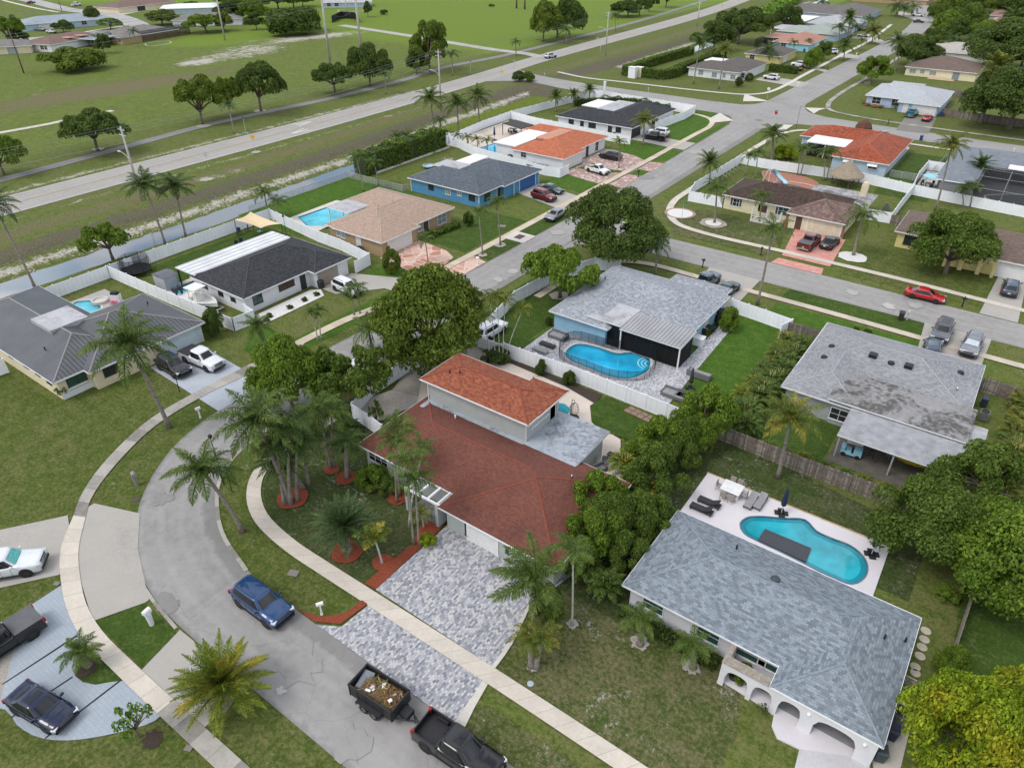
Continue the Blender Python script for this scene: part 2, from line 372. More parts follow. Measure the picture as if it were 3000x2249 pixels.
def flagstone(name,stones,grout,scale=1.1):
 t=NT(name);v=t.n('ShaderNodeTexVoronoi');v.inputs['Scale'].default_value=scale;e=t.n('ShaderNodeTexVoronoi',feature='DISTANCE_TO_EDGE');e.inputs['Scale'].default_value=scale
 for q in (v,e): t.l(t.tc.outputs['Object'],q.inputs['Vector'])
 c=t.ramp(t.sep(v.outputs['Color'])[0],stones);c=t.mix(t.ramp(e.outputs[0],[(.03,1),(.055,0)]),c,grout)
 MATS[name]=t.done(c,.85,0,.3);return MATS[name]
FLAG_RED=flagstone('red_flagstone',[(.1,(.38,.17,.12)),(.5,(.5,.28,.21)),(.9,(.56,.38,.3))],(.55,.48,.42),.75)
SLAB_PINK=flagstone('salmon_stamped_concrete',[(.1,(.50,.20,.16)),(.9,(.56,.27,.22))],(.46,.30,.26),1.5)
def shingle(name,c1,c2,w=.33,h=.15,dark=.55,stain=0,bump=.5,mort=.45,stainc=(.04,.038,.036),blotch=.25):
 t=NT(name);v=t.tc.outputs['UV']
 b=t.brick(v,w,h,(0,0,0),(1,1,1),(.5,.5,.5),0)
 g=t.mix(blotch,b.outputs['Color'],t.noise(.6,5,.6));c=t.ramp(g,[(.1,c1),(.9,c2)])
 fr=t.math('FRACT',t.math('DIVIDE',t.sep(v)[1],h));ln=t.ramp(fr,[(0,1),(.22,0)])
 c=t.mix(t.math('MULTIPLY',ln,mort),c,k3(c1,dark*.6))
 if stain:
  s_=t.ramp(t.mix(.4,t.noise(.22,5,.6,dist=.5),t.noise(2.5,5,.7)),[(.52,0),(.66,1)])
  c=t.mix(t.math('MULTIPLY',s_,stain),c,stainc)
 c=t.mix(.45,c,t.ramp(t.noise(14,4,.85),[(.34,.15),(.66,.9)]),'OVERLAY')
 t.bump(fr,bump,.02)
 MATS[name]=t.done(c,.9,0,.25);return MATS[name]
def tiles(name,c1,c2,w=.3,h=.36,stain=0,line=(.03,.01,.008)):
 t=NT(name);v=t.tc.outputs['UV'];s_=t.sep(v)
 b=t.brick(v,w,h,(0,0,0),(1,1,1),(.5,.5,.5),0,0)
 g=t.mix(.45,b.outputs['Color'],t.noise(.7,5,.65));c=t.ramp(g,[(.2,c1),(.8,c2)])
 wa=t.n('ShaderNodeMath',operation='SINE');t.l(t.math('MULTIPLY',s_[0],2*pi/w),wa.inputs[0])
 hh=t.ramp(wa.outputs[0],[(0,0.),(1,1.)])
 fr=t.math('FRACT',t.math('DIVIDE',s_[1],h))
 c=t.mix(t.math('MULTIPLY',t.ramp(fr,[(0,1),(.2,0)]),.55),c,line)
 c=t.mix(t.math('MULTIPLY',t.ramp(wa.outputs[0],[(0,1),(.35,0)]),.35),c,line)
 if stain: c=t.mix(t.math('MULTIPLY',t.ramp(t.mix(.4,t.noise(.3,5,.6),t.noise(3,4)),[(.5,0),(.62,1)]),stain),c,(.035,.03,.028))
 t.bump(t.mix(.5,hh,fr),.8,.05)
 MATS[name]=t.done(c,.75,0,.3);return MATS[name]
def seam(name,col,w=.42,rough=.45,metal=.3):
 t=NT(name);s_=t.sep(t.tc.outputs['UV']);fr=t.math('FRACT',t.math('DIVIDE',s_[0],w))
 rib=t.ramp(fr,[(0,1),(.22,1),(.3,0)]);c=t.ramp(t.noise(.4,4),[(.3,k3(col,.85)),(.7,k3(col,1.15))])
 c=t.mix(t.math('MULTIPLY',rib,.65),c,k3(col,.42));t.bump(rib,.9,.05)
 MATS[name]=t.done(c,rough,metal,.4);return MATS[name]
def blotchy(name,c1,c2,sc=.5,stain=.5,dark=(.05,.05,.05),thr=.52,rough=.75,rings=False):
 t=NT(name);f=t.mix(.5,t.noise(sc,6,.65,dist=.7),t.noise(sc*6,5,.7));c=t.ramp(f,[(.35,c1),(.65,c2)])
 s_=t.ramp(t.mix(.35,t.noise(sc*.8,5,.6,vec=t.map((1,1,1),0,'Object',(5,3,0)),dist=.9),t.noise(sc*9,4)),[(thr,0),(thr+.09,1)])
 c=t.mix(t.math('MULTIPLY',s_,stain),c,dark);MATS[name]=t.done(c,rough,0,.35);return MATS[name]
SH_REDBROWN=shingle('red_brown_shingle',(.108,.040,.029),(.175,.068,.048),.26,.14,stain=.5,blotch=.5,mort=.35,stainc=(.055,.03,.025))
SH_ORANGE=shingle('orange_red_shingle',(.15,.04,.024),(.31,.105,.055),.26,.15,blotch=.35,mort=.35)
RIDGE_RED=plain('red_ridge_shingle',(.20,.05,.028),.85,.3,6)
RIDGE_ORANGE=plain('orange_ridge_shingle',(.25,.06,.03),.85,.2,6)
SH_BLUEGREY=shingle('blue_grey_shingle',(.125,.15,.172),(.23,.265,.30),.30,.18,blotch=.15,mort=.4)
SH_SILVER=shingle('silver_grey_shingle',(.19,.205,.23),(.34,.36,.39),.30,.19,blotch=.2,mort=.35)
SH_GREYOLD=shingle('weathered_grey_shingle',(.17,.175,.185),(.30,.305,.32),.33,.15,stain=.35,blotch=.4,stainc=(.40,.40,.41))
SH_CHARCOAL=shingle('charcoal_shingle',(.022,.024,.028),(.05,.052,.058),.33,.15,mort=.2)
SH_SLATE=shingle('slate_blue_shingle',(.06,.073,.09),(.11,.13,.15),.33,.15,mort=.25)
SH_TAN=shingle('tan_shingle',(.28,.20,.15),(.38,.285,.225),.33,.15,mort=.25)
SH_BROWN=shingle('dark_brown_shingle',(.055,.04,.032),(.11,.085,.07),.33,.15,stain=.4)
SH_GREYBROWN=shingle('grey_brown_shingle',(.085,.075,.068),(.14,.125,.115),.33,.15,stain=.3)
SH_PALE=shingle('pale_grey_shingle',(.30,.32,.34),(.42,.44,.46),.33,.15,mort=.2)
SH_DIM=shingle('dusky_brown_shingle',(.11,.08,.066),(.17,.125,.105),.33,.15,stain=.3)
TILE_ORANGE=tiles('orange_roof_tile',(.42,.11,.05),(.55,.19,.095),.42,.36)
TILE_RED=tiles('deep_red_roof_tile',(.24,.045,.018),(.44,.11,.045),.3,.36,stain=.35)
TILE_BROWN=tiles('dark_brown_roof_tile',(.035,.022,.016),(.085,.055,.04),.3,.36,stain=.5)
TILE_MAUVE=tiles('mottled_brown_roof_tile',(.12,.075,.06),(.30,.20,.17),.3,.36,stain=.4)
TILE_SALMON=tiles('salmon_roof_tile',(.42,.20,.14),(.5,.27,.2),.3,.36)
METAL_ROOF=seam('grey_seam_metal_roof',(.115,.118,.125),.42,.4,.45);METAL_BLUE=seam('blue_grey_seam_metal_roof',(.095,.115,.145))
PANEL_WHITE=seam('white_insulated_roof_panel',(.60,.61,.62),1.0,.6,0);PANEL_GREY=seam('corrugated_grey_roof_panel',(.30,.30,.31),.42,.7,0)
FLAT_GREY=blotchy('blue_grey_flat_roofing',(.24,.275,.32),(.37,.40,.43),.35,.55,(.07,.07,.08),.50)
FLAT_DIRTY=blotchy('mildewed_flat_roofing',(.17,.168,.17),(.29,.285,.28),.3,.8,(.045,.04,.035),.492)
FLAT_PALE=blotchy('pale_flat_roofing',(.33,.33,.345),(.45,.45,.47),.5,.5,(.15,.14,.14),.50)
FLAT_WHITE=plain('white_flat_roofing',(.68,.67,.66),.7,.12,1)
def stucco(name,col,var=.08): return plain(name,col,.85,var,.8,bump=.25,fine=.04)
WHITE=plain('white_trim',(.72,.73,.74),.55,.06,1)
VINYL=plain('white_vinyl',(.80,.82,.86),.45,.05,.6)
ST_WHITE=stucco('white_stucco',(.66,.67,.69));ST_BLUE=stucco('bright_blue_stucco',(.075,.235,.40));ST_SKY=stucco('sky_blue_stucco',(.27,.46,.60))
ST_TAN=stucco('tan_stucco',(.36,.255,.15));ST_CREAM=stucco('cream_stucco',(.62,.54,.38));ST_YEL=stucco('yellow_stucco',(.62,.53,.24));ST_GREY=stucco('grey_stucco',(.30,.32,.32))
ST_SAGE=stucco('pale_sage_stucco',(.36,.385,.375));ST_LBLUE=stucco('pale_blue_stucco',(.38,.48,.57));ST_PERI=stucco('periwinkle_stucco',(.33,.40,.55));ST_LILAC=stucco('pale_lilac_stucco',(.56,.56,.59))
ST_PALEYEL=stucco('pale_yellow_stucco',(.66,.60,.42));ST_DGREY=stucco('dark_grey_stucco',(.16,.17,.18))
BLACK=plain('black_metal',(.012,.012,.013),.5,.2,3);DARK=plain('dark_interior',(.02,.02,.022),.8,.2,2);RUBBER=plain('tyre_rubber',(.014,.014,.014),.85,.2,5)
CHROME=plain('bright_metal',(.55,.56,.57),.25,.05,3,metal=1);GALV=plain('galvanised_pole',(.42,.43,.44),.6,.15,2);CONC_POLE=plain('concrete_pole',(.40,.38,.35),.9,.15,2)
WOOD=plain('weathered_wood',(.17,.145,.12),.9,.35,3,bump=.4);WOOD_POLE=plain('brown_pole_wood',(.13,.10,.075),.9,.3,2)
ROCK=plain('pale_limestone',(.33,.31,.275),.95,.25,3,bump=.8)
BARK=plain('grey_brown_bark',(.14,.115,.09),.95,.3,5,bump=.8);
def palmbark(name,col):
 t=NT(name);f=t.mix(.5,t.noise(1.0,5,.7,vec=t.map((2,2,9))),t.noise(3,5,.7));t.bump(f,.6,.03)
 MATS[name]=t.done(t.ramp(f,[(.36,k3(col,.45)),(.5,col),(.64,k3(col,1.35))]),.9,0,.2);return MATS[name]
BARK_PALM=palmbark('grey_palm_bark',(.23,.20,.17));BARK_PALE=palmbark('pale_palm_bark',(.42,.40,.37))
def leafmat(name,lo,hi,tip=None,trans=.35):
 t=NT(name);g=t.n('ShaderNodeObjectInfo');f=t.mix(.45,t.noise(.55,3,.6),t.noise(5,2))
 c=t.ramp(f,[(.33,lo),(.66,hi)])
 if tip: c=t.mix(t.ramp(t.noise(1.1,4,.7,vec=t.map((1,1,1),0,'Object',(9,4,2))),[(.52,0),(.66,1)]),c,tip)
 c=t.mix(t.math('MULTIPLY',g.outputs['Random'],.22),c,k3(hi,.6))
 a=t.n('ShaderNodeBsdfTranslucent');m=t.n('ShaderNodeMixShader');m.inputs[0].default_value=trans
 gi=t.n('ShaderNodeNewGeometry');c=t.mix(1.,c,t.ramp(gi.outputs['Random Per Island'],[(0,.5),(.5,1.0),(1,1.55)]),'MULTIPLY')
 t.l(t.mix(.5,c,(.12,.17,.02)),a.inputs[0]);t.l(t.b.outputs[0],m.inputs[1]);t.l(a.outputs[0],m.inputs[2]);t.l(m.outputs[0],t.out.inputs[0])
 MATS[name]=t.done(c,.5,0,.14);return MATS[name]
LF_MID=leafmat('mid_green_leaves',(.075,.125,.023),(.165,.24,.042),trans=.45);LF_DARK=leafmat('dark_green_leaves',(.050,.088,.020),(.12,.175,.036),trans=.42);LF_BRIGHT=leafmat('bright_green_leaves',(.10,.175,.022),(.21,.31,.038),trans=.45)
LF_OLIVE=leafmat('olive_leaves',(.072,.112,.017),(.17,.24,.032),(.19,.23,.03),trans=.42);LF_YEL=leafmat('yellow_green_leaves',(.17,.26,.018),(.36,.46,.03),(.42,.40,.03),trans=.45);LF_LIME=leafmat('lime_leaves',(.10,.20,.02),(.2,.34,.04))
FR_GREEN=leafmat('green_fronds',(.042,.078,.016),(.115,.165,.032),trans=.15);FR_YEL=leafmat('yellow_green_fronds',(.06,.10,.018),(.17,.19,.03),(.30,.24,.04),trans=.25);FR_BLUE=leafmat('blue_green_fronds',(.042,.078,.03),(.10,.15,.055),trans=.2)
FR_DRY=leafmat('golden_fronds',(.07,.13,.02),(.24,.27,.035),(.42,.30,.04),trans=.25);FR_DARK=leafmat('dark_green_fronds',(.032,.065,.018),(.085,.135,.03),trans=.2)
def water(name,col,rough=.06,deep=None):
 t=NT(name);c=t.ramp(t.noise(.35,3),[(.35,k3(col,.72)),(.65,k3(col,1.18))]);t.bump(t.noise(2.2,4,.6,dist=.6),.12,.05)
 MATS[name]=t.done(c,rough,0,.5);return MATS[name]
POOL_CYAN=water('pale_cyan_pool_water',(.10,.50,.60));POOL_BLUE=water('blue_pool_water',(.02,.34,.56));POOL_TEAL=water('teal_pool_water',(.025,.34,.42));POOL_AQUA=water('aqua_pool_water',(.02,.20,.24))
def mesh_screen(name,col,alpha):
 t=NT(name);return t.done(col,.7,0,.3,alpha=alpha)
SCREEN=mesh_screen('black_screen_mesh',(.008,.008,.009),.80);NETTING=mesh_screen('black_netting',(.01,.01,.012),.45);CHAIN=mesh_screen('chain_link_mesh',(.4,.41,.42),.22)
SAIL=plain('beige_shade_cloth',(.60,.47,.30),.8,.06,1)
CL=lambda n,c,r=.6: plain(n,c,r,.1,3)
# ---------------------------------------------------------------- the land: one sheet with the canal cut into it
CAN_V=[-60,0,60,100,135,175,220,273,350,450,620];CAN_U=[-107.8,-107.8,-108,-109.8,-113.2,-116,-115,-116,-119,-125,-140]
def canal_open(v):      # 0 where the cross street passes over the culvert
 a=np.clip((180-v)/5,0,1);b=np.clip((v-222)/6,0,1);return np.maximum(a,b)
def ground_z(u,v):
 o=u-np.interp(v,CAN_V,CAN_U);d=np.where(o > 0,np.clip((o-1.8)/3.2,0,1),np.clip((-o-1.6)/8.0,0,1))
 d=np.where(o > 0,d*d*(3-2*d),d**.8);return -1.75*(1-d)*canal_open(v)
def gz(u,v): return float(ground_z(np.array(float(u)),np.array(float(v))))
def spaced(*seg):
 o=[]
 for a,b,s in seg: o +=list(np.arange(a,b,s))
 return np.array(o+[seg[-1][1]])
gx=spaced((-1500,-420,90),(-420,-230,6),(-230,-128,2.5),(-128,-98,.8),(-98,10,2.5),(10,160,12),(160,1300,95))
gy=spaced((-300,-20,20),(-20,10,3),(10,300,1.7),(300,520,3),(520,800,20),(800,2000,100))
GU,GV=np.meshgrid(gx,gy);GZ=ground_z(GU,GV)+rng.normal(0,.045,GU.shape)*((np.abs(GU+114) < 12) & (ground_z(GU,GV) < -.02))
nx,ny=len(gx),len(gy)
idx=np.arange(nx*ny).reshape(ny,nx)
gf=np.stack([idx[:-1,:-1],idx[:-1,1:],idx[1:,1:],idx[1:,:-1]],-1).reshape(-1,4)
A_={k: np.zeros(GU.shape) for k in ('lush','dry','brush','sand')}
off_=GU-np.interp(GV,CAN_V,CAN_U)
op_=canal_open(GV)
def band(x,a,b,s): return np.clip((x-a)/s,0,1)*np.clip((b-x)/s,0,1)
A_['sand'] +=band(off_,-8.2,-2.9,2.6)*op_*.66 + band(off_,2.5,4.2,1)*op_*.4
A_['brush'] +=band(off_,-15.5,-4.5,4)*.68
A_['dry'] +=band(off_,-24,-12,4)*.6
A_['dry'] +=band(GU,-233,-164,12)*band(GV,45,190,20)*.22
A_['lush'] +=np.clip((-163-GU)/6,0,1)*.42+band(GV,215,900,12)*np.clip((-163-GU)/6,0,1)*.2
A_['lush'] +=band(GU,-104,-60,3)*.15
A_['sand'] +=band(GU,-133.5,-131.5,1.2)*band(GV,-60,170,10)*.55+band(GU,-150.5,-146,1.5)*band(GV,-60,165,10)*.5
def blob(an,c,ru,rv,amt,soft=.5,rot=0):
 u,v=GU-c[0],GV-c[1];d=np.sqrt((u/ru)**2+(v/rv)**2);A_[an] +=amt*np.clip((1-d)/soft,0,1)
for tt,x,y,ru,rv,an,am in [
 ('A',1550,350,14,30,'sand',.50),('A',1250,415,6,12,'sand',.45),('A',1750,270,14,34,'sand',.34),('A',2000,245,10,24,'sand',.3),('B',40,220,10,20,'sand',.4),
 ('A',230,612,3,6,'sand',.35),('A',930,415,4,8,'sand',.35),('A',1000,500,22,50,'dry',.35),('A',300,650,14,50,'dry',.35),('A',1600,230,20,40,'lush',.4),
 ('B',1250,600,6,18,'brush',.8),('B',1200,660,4,16,'lush',.7),('B',1000,700,4,20,'lush',.6),('B',1700,430,7,25,'brush',.8),('C',500,60,10,60,'brush',.5),('C',900,20,14,60,'lush',.6),
 ('B',700,1040,5,8,'sand',.3),('B',1150,1340,5,5,'dry',.5),('A',1350,1160,3,14,'sand',.2),('A',1500,1110,3,14,'sand',.15)]:
 p=P(tt,x,y);blob(an,p,ru,rv,am)
me=np_mesh('ground',np.stack([GU.ravel(),GV.ravel(),GZ.ravel()],1),gf,GROUND,True,{k: v.ravel() for k,v in A_.items()})
g_=bpy.data.objects.new('ground',me);COL.objects.link(g_);struct(g_)
# water of the two canal reaches
WATER=NT('canal_water');c_=WATER.ramp(WATER.noise(.06,2,.4),[(.46,(.085,.125,.155)),(.54,(.24,.235,.215))]);WATER.b.inputs['IOR'].default_value=2.1;WATER=WATER.done(c_,.03,0,.6)  # blue and cream of the mirrored sky painted into the base colour
for v0,v1,nm in ((-60,176,0),(226,600,1)):
 vs=np.arange(v0,v1+1,6.);us=np.interp(vs,CAN_V,CAN_U)
 ribbon('canal_water',[(u-4.6,v) for u,v in zip(us,vs)],[(u+4.2,v) for u,v in zip(us,vs)],WATER,-1.22,False)
ALGAE=grass('canal_weed',(.06,.09,.01),(.10,.14,.012),(.17,.2,.02),drya=.5,dry=(.14,.13,.05))
ribbon('canal_weed',[(-118.6,132),(-120,150),(-120.5,165),(-119.5,177)],[(-110.5,132),(-112,150),(-112.5,165),(-113.5,177)],ALGAE,-1.12)
# scattered limestone along the far bank: too many to count
rk=MB()
for i in range(1300):
 v=random.uniform(22,290);o=-random.triangular(2.4,7.5,4.2)
 if canal_open(np.array(v)) < .9: continue
 u=np.interp(v,CAN_V,CAN_U)+o;r=random.uniform(.06,.26);z=gz(u,v)
 n=5;t0=random.uniform(0,6);ring=[(u+r*cos(t0+k*1.2566)*random.uniform(.7,1.3),v+r*sin(t0+k*1.2566)*random.uniform(.7,1.3),z-.05) for k in range(n)]
 rk.add(ring+[(u+random.uniform(-.1,.1),v+random.uniform(-.1,.1),z+r*.55)],[(k,(k+1) % n,n) for k in range(n)])
rk.build('bank_rocks',ROCK,kind='stuff')
# ---------------------------------------------------------------- streets
ZC={'lawn': .010,'road': .040,'drive': .062,'walk': .10};ZS={'lawn': .0008,'road': .002,'drive': .001,'walk': .0008}
def zc(c): ZC[c] +=ZS[c];return ZC[c]
s1l=[(30,12.4),(0,12.45),(-29,12.5),(-34.8,12.5),(-41.8,12.9),(-47.4,14.7),(-50.9,16.9),(-53.9,19.8),(-56.6,23.8),(-58.0,28),(-58.6,34),(-58.6,60),(-58.6,90),(-58.8,117),(-59.8,145),(-60.6,170),(-60.9,174)]
s1r=[(30,18.3),(0,18.3),(-27.7,18.3),(-33,18.35),(-38.4,18.6),(-43.2,19.9),(-46.2,21.5),(-48.9,23.6),(-50.8,26.6),(-51.7,31),(-51.9,36),(-51.9,60),(-51.9,90),(-51.9,117),(-52.3,145),(-52.6,170),(-52.6,174)]
ribbon('street',s1l,s1r,ASPHALT,zc('road'),step=1.2)
ribbon('cross_street',[(-53.4,98.9),(-40,98.8),(-18,98.9),(1,98.7),(60,98.3)],[(-53.4,92),(-40,92),(-18,92),(1,92.1),(60,92.2)],ASPHALT_N,zc('road'))
patch('street_corner',[(-52.6,84)]+spline([(-52,84),(-51.2,88.2),(-48.6,91.2),(-44,92.1)],.8)+[(-44,98.7)]+spline([(-44,98.7),(-48.6,99.8),(-51.4,102.6),(-52,107)],.8)+[(-52.6,107)],ASPHALT_N,zc('road'))
patch('street_junction',spline([(-60.9,173),(-61.8,177.5),(-64.2,180.8),(-68,181.9)],.8)+[(-76,182.3),(-76,194),(-66,194.6)]+spline([(-66,194.6),(-63.2,197.6),(-62,203)],.8)+[(-61.8,214),(-52.3,214)]+spline([(-52.3,205),(-51,200),(-48.5,196),(-43.8,193.6)],.8)+[(-36,192.8),(-36,183.2)]+spline([(-44,182.9),(-48,182),(-51,179.2),(-52.4,173)],.8),ASPHALT_N,zc('road'))
ribbon('far_street',[(-61.8,212),(-61.6,240),(-61,278),(-60.6,330),(-62,380),(-68,430),(-80,480),(-96,520),(-120,560)],[(-52.3,212),(-51.9,240),(-51.8,280),(-52.3,330),(-54,385),(-60,435),(-72,490),(-90,530),(-116,570)],ASPHALT_N,zc('road'),step=4)
ribbon('side_street',[(-38,192.9),(-27.7,192.3),(-1.7,191.6),(40,191),(120,190)],[(-38,183.1),(-22.2,183.1),(-1.1,183.9),(40,184),(120,183)],ASPHALT_N,zc('road'))
ribbon('link_street',[(-147,205),(-140,200),(-133.6,197.5),(-120,195.2),(-107.2,194.3),(-82.4,194.1),(-74,194)],[(-147,172),(-139.6,179.5),(-134.5,184),(-127.5,186.6),(-115,184.5),(-92,182.8),(-74,182.2)],ASPHALT_N,zc('road'))
mr_far=[(-143,-120),(-144.3,0),(-145.5,50),(-146.2,128),(-148.1,175),(-152.6,225),(-156.5,300),(-160.5,368),(-169,444),(-182,520),(-215,620)]
mr_near=[(-133,-120),(-134.5,0),(-135.3,50),(-136,119),(-139.1,177),(-143.8,217),(-147.2,300),(-149.5,350),(-157,430),(-171,515),(-204,615)]
ribbon('main_road',mr_far,mr_near,ASPHALT_M,zc('road'),step=4)
def line(name,pts,w,mat,z=.075,step=3): return path(name,pts,w,mat,z,step)
PAINT_W=plain('road_paint_white',(.62,.61,.58),.8,.2,2,fine=.2);PAINT_Y=plain('road_paint_yellow',(.42,.31,.12),.8,.3,2,fine=.3)
mid=[((a[0]+b[0])/2,(a[1]+b[1])/2) for a,b in zip(mr_far,mr_near)]
line('centre_line',[(u+.14,v) for u,v in mid],.11,PAINT_Y);line('centre_line',[(u-.14,v) for u,v in mid],.11,PAINT_Y)
line('edge_line',[(u+.5,v) for u,v in mr_far],.12,PAINT_W);line('edge_line',[(u-.45,v) for u,v in mr_near[:5]],.14,PAINT_W)
for px in ([('A',1550,945),('A',1655,925),('A',1600,955)],[('A',1590,900),('A',1690,883),('A',1625,878)]):
 q=[tuple(P(*p)[:2]) for p in px];c=(sum(a[0] for a in q)/3,sum(a[1] for a in q)/3)
for vv,s in ((108.5,1),(113.5,-1)):     # two open arrow heads painted on the lanes
 uu=-138.4 if s > 0 else -143.6
 m=MB()
 m.sheet([(uu-1.5,vv+s*2.2),(uu-1.2,vv+s*2.2),(uu+.15,vv-s*2.6),(uu-.15,vv-s*2.6)],.08);m.sheet([(uu+1.2,vv+s*2.2),(uu+1.5,vv+s*2.2),(uu+.15,vv-s*2.6),(uu-.15,vv-s*2.6)],.081);m.sheet([(uu-.15,vv+s*2.2),(uu+.15,vv+s*2.2),(uu+.15,vv-s*1.6),(uu-.15,vv-s*1.6)],.082)
 struct(m.build('lane_marking',PAINT_W))
path('bike_path',[(-153,-120),(-154.2,0),(-156,50),(-159,80),(-161,98),(-159.4,140),(-161.5,172),(-162.6,176),(-164.5,190),(-162.5,219),(-164,260),(-168,330),(-176,400),(-186,470),(-202,540),(-240,640)],3.0,ASPHALT_D,zc('road'),3)
path('gravel_lane',pl('B',(0,165),(450,235),(720,280),(1000,325),(1200,350),(1290,370)),4.6,concrete('limerock',(.36,.34,.31),0,.2),zc('road'),3)
path('sandy_track',pl('A',(-200,900),(0,862),(300,808),(500,765),(730,718)),2.0,plain('pale_sand',(.48,.45,.39),.95,.35,1.2,fine=.3),zc('road'),3)
# streets of the estate across the field
FARROAD=plain('far_asphalt',(.33,.32,.31),.9,.15,.3)
path('far_avenue',pl('A',(-100,-60),(220,10),(450,65),(700,95),(830,130),(880,165)),9,FARROAD,zc('road'),4)
path('far_avenue',pl('A',(830,130),(905,165),(860,190),(700,205),(500,225),(250,250),(0,270)),8,FARROAD,zc('road'),4)
path('far_sidewalk',pl('A',(20,5),(230,55),(380,82)),2,WALK_PALE,zc('walk'),4)
path('far_sidewalk',pl('A',(480,222),(640,195),(800,172)),2,WALK_PALE,zc('walk'),4)
path('far_driveway',pl('A',(730,100),(900,70),(1000,60)),8,WALK_PALE,zc('drive'),4)
for t_,x,y,r,k in (('G',1100,600,.8,.82),('G',1825,1155,.35,1.5),('G',1060,560,.5,.85),('G',1420,1000,1.3,1.06),('G',1950,1000,1.6,1.06),('D',1050,1580,.9,.92),('H',60,1500,1.2,1.05),('E',1110,100,.9,1.4),('E',1020,155,.8,1.35),('B',1400,1510,1.1,1.3),('B',1980,1150,1.6,.92),('C',90,990,1.6,1.2),('C',490,780,.9,.75),('F',1100,240,1.0,1.35),('F',1340,330,.9,1.6),('F',1500,320,1.0,1.3)):
 p=P(t_,x,y);n_=16;patch('asphalt_patch',[(p[0]+r*random.uniform(.55,1.3)*cos(2*pi*i/n_),p[1]+r*random.uniform(.55,1.3)*sin(2*pi*i/n_)) for i in range(n_)],asphalt('patch_asphalt_%d' % int(k*100),tuple(v*k for v in (.25,.243,.233)),.2),zc('road')+.003)
# concrete gutter lip on the inside of the bend
path('kerb',[(-38.4,18.5),(-43.2,19.8),(-46.2,21.4),(-48.9,23.5),(-50.8,26.5),(-51.7,31),(-51.85,36),(-51.85,44)],.32,WALK_OLD,.085,.8)
path('kerb',[(-38,12.3),(-41.8,12.75),(-44,13.2)],.25,WALK_OLD,.085,.8)
# ---------------------------------------------------------------- lawns
def lawn(poly,mat,curved=False): return patch('lawn',poly,mat,zc('lawn'),curved)
lawn(pl('H',(900,1010),(1100,800),(1180,560),(1500,380),(1835,470),(2211,720),(2600,1000),(2560,1460),(2400,1750),(1960,1658))+[],LAWN_POOR)
lawn([(-20,18.4),(20,18.4),(20,20.6),(-16.6,20.6)],LAWN_POOR)
lawn([(-45,18.4),(-27,18.4),(-27,21),(-46,25),(-49.5,31),(-50,44),(-51.8,44),(-51,26)],LAWN_MID)
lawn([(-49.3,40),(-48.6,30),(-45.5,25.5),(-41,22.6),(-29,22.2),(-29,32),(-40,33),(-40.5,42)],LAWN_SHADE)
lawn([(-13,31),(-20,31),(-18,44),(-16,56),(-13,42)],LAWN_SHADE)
lawn([(-58.6,30),(-57.8,25),(-54,19.9),(-50.6,16.8),(-52.4,14.7),(-56,11),(-64,8),(-100,-5),(-100,21),(-73,21),(-73,34),(-68,33),(-61,33)],LAWN_MID)
lawn(pl('G',(-300,1250),(-20,1290),(60,1380),(300,1478),(700,1450),(1050,1325),(1400,1700),(1400,2300),(-400,2300)),LAWN_MID)
lawn(pl('G',(1250,1350),(1700,1190),(2211,1640),(2300,1900),(1700,2000)),LAWN_MID)
lawn(pl('G',(-300,500),(0,495),(390,405),(400,470),(140,640),(-300,800)),LAWN_MID)
lawn(pl('G',(615,705),(945,595),(1155,790),(930,1022)),LAWN_DEEP)
lawn(pl('G',(640,925),(790,1092),(700,1118),(600,1118),(490,1065),(480,1000)),LAWN_DEEP)
lawn([(-96.5,45),(-84,45),(-84,61),(-79,61),(-79,65),(-96.5,65.5)],LAWN_DEEP)
lawn([(-71.5,44),(-63.6,44),(-63.6,60.5),(-60.5,60.5),(-60.5,39),(-66,39)],LAWN_BRIGHT)
lawn([(-70.5,61.5),(-66.6,61.5),(-66.6,67.5),(-70,67.5)],LAWN_BRIGHT)
lawn([(-63.6,61.5),(-66.8,61.5),(-66.8,67),(-62,67),(-60,63)],LAWN_BRIGHT)
lawn([(-72,76),(-63.4,76),(-63.4,92),(-72,92)],LAWN_DEEP);lawn([(-61.5,76),(-58.8,76),(-58.8,99),(-61.5,99)],LAWN_DEEP)
lawn([(-104,66),(-88,66),(-88,92),(-104,92)],LAWN_BRIGHT)
lawn([(-72.5,109.5),(-63.6,109.5),(-63.6,116.8),(-72.5,116.8)],LAWN_BRIGHT)
lawn([(-72,137),(-63.8,135),(-63.8,146),(-73.2,146)],LAWN_BRIGHT)
lawn([(-62,134.5),(-59.6,137),(-59.9,145),(-62.5,145)],LAWN_BRIGHT);lawn([(-61.6,116.5),(-58.9,118.5),(-59,123),(-61.6,123)],LAWN_BRIGHT)
lawn([(-74,150),(-64,150),(-62.9,165),(-64,172),(-68,176.5),(-74,177)],LAWN_BRIGHT);lawn([(-62.3,152),(-60.4,152),(-61.2,172),(-62.6,175),(-62.3,168)],LAWN_BRIGHT);lawn([(-76,178.6),(-68,178.3),(-65.5,177),(-64.4,179.5),(-67,181.4),(-76,182)],LAWN_BRIGHT)
lawn([(-41,56),(-41,80),(-50.3,80),(-50.3,56)],LAWN_DEEP);lawn(pl('E',(1100,590),(1290,520),(1480,380),(1180,610),(2211,1010),(2211,1045),(1130,640)),LAWN_DEEP)
lawn([(-24.3,63),(-15.5,59.5),(-15.5,82),(-20.5,82),(-24.4,80)],LAWN_BRIGHT)
lawn([(-20.5,83.4),(3.4,81.5),(3.4,86.4),(-20.5,87)],LAWN_BRIGHT);lawn([(-20.4,88.6),(-.6,88.4),(-.6,92),(-20.4,92)],LAWN_DEEP)
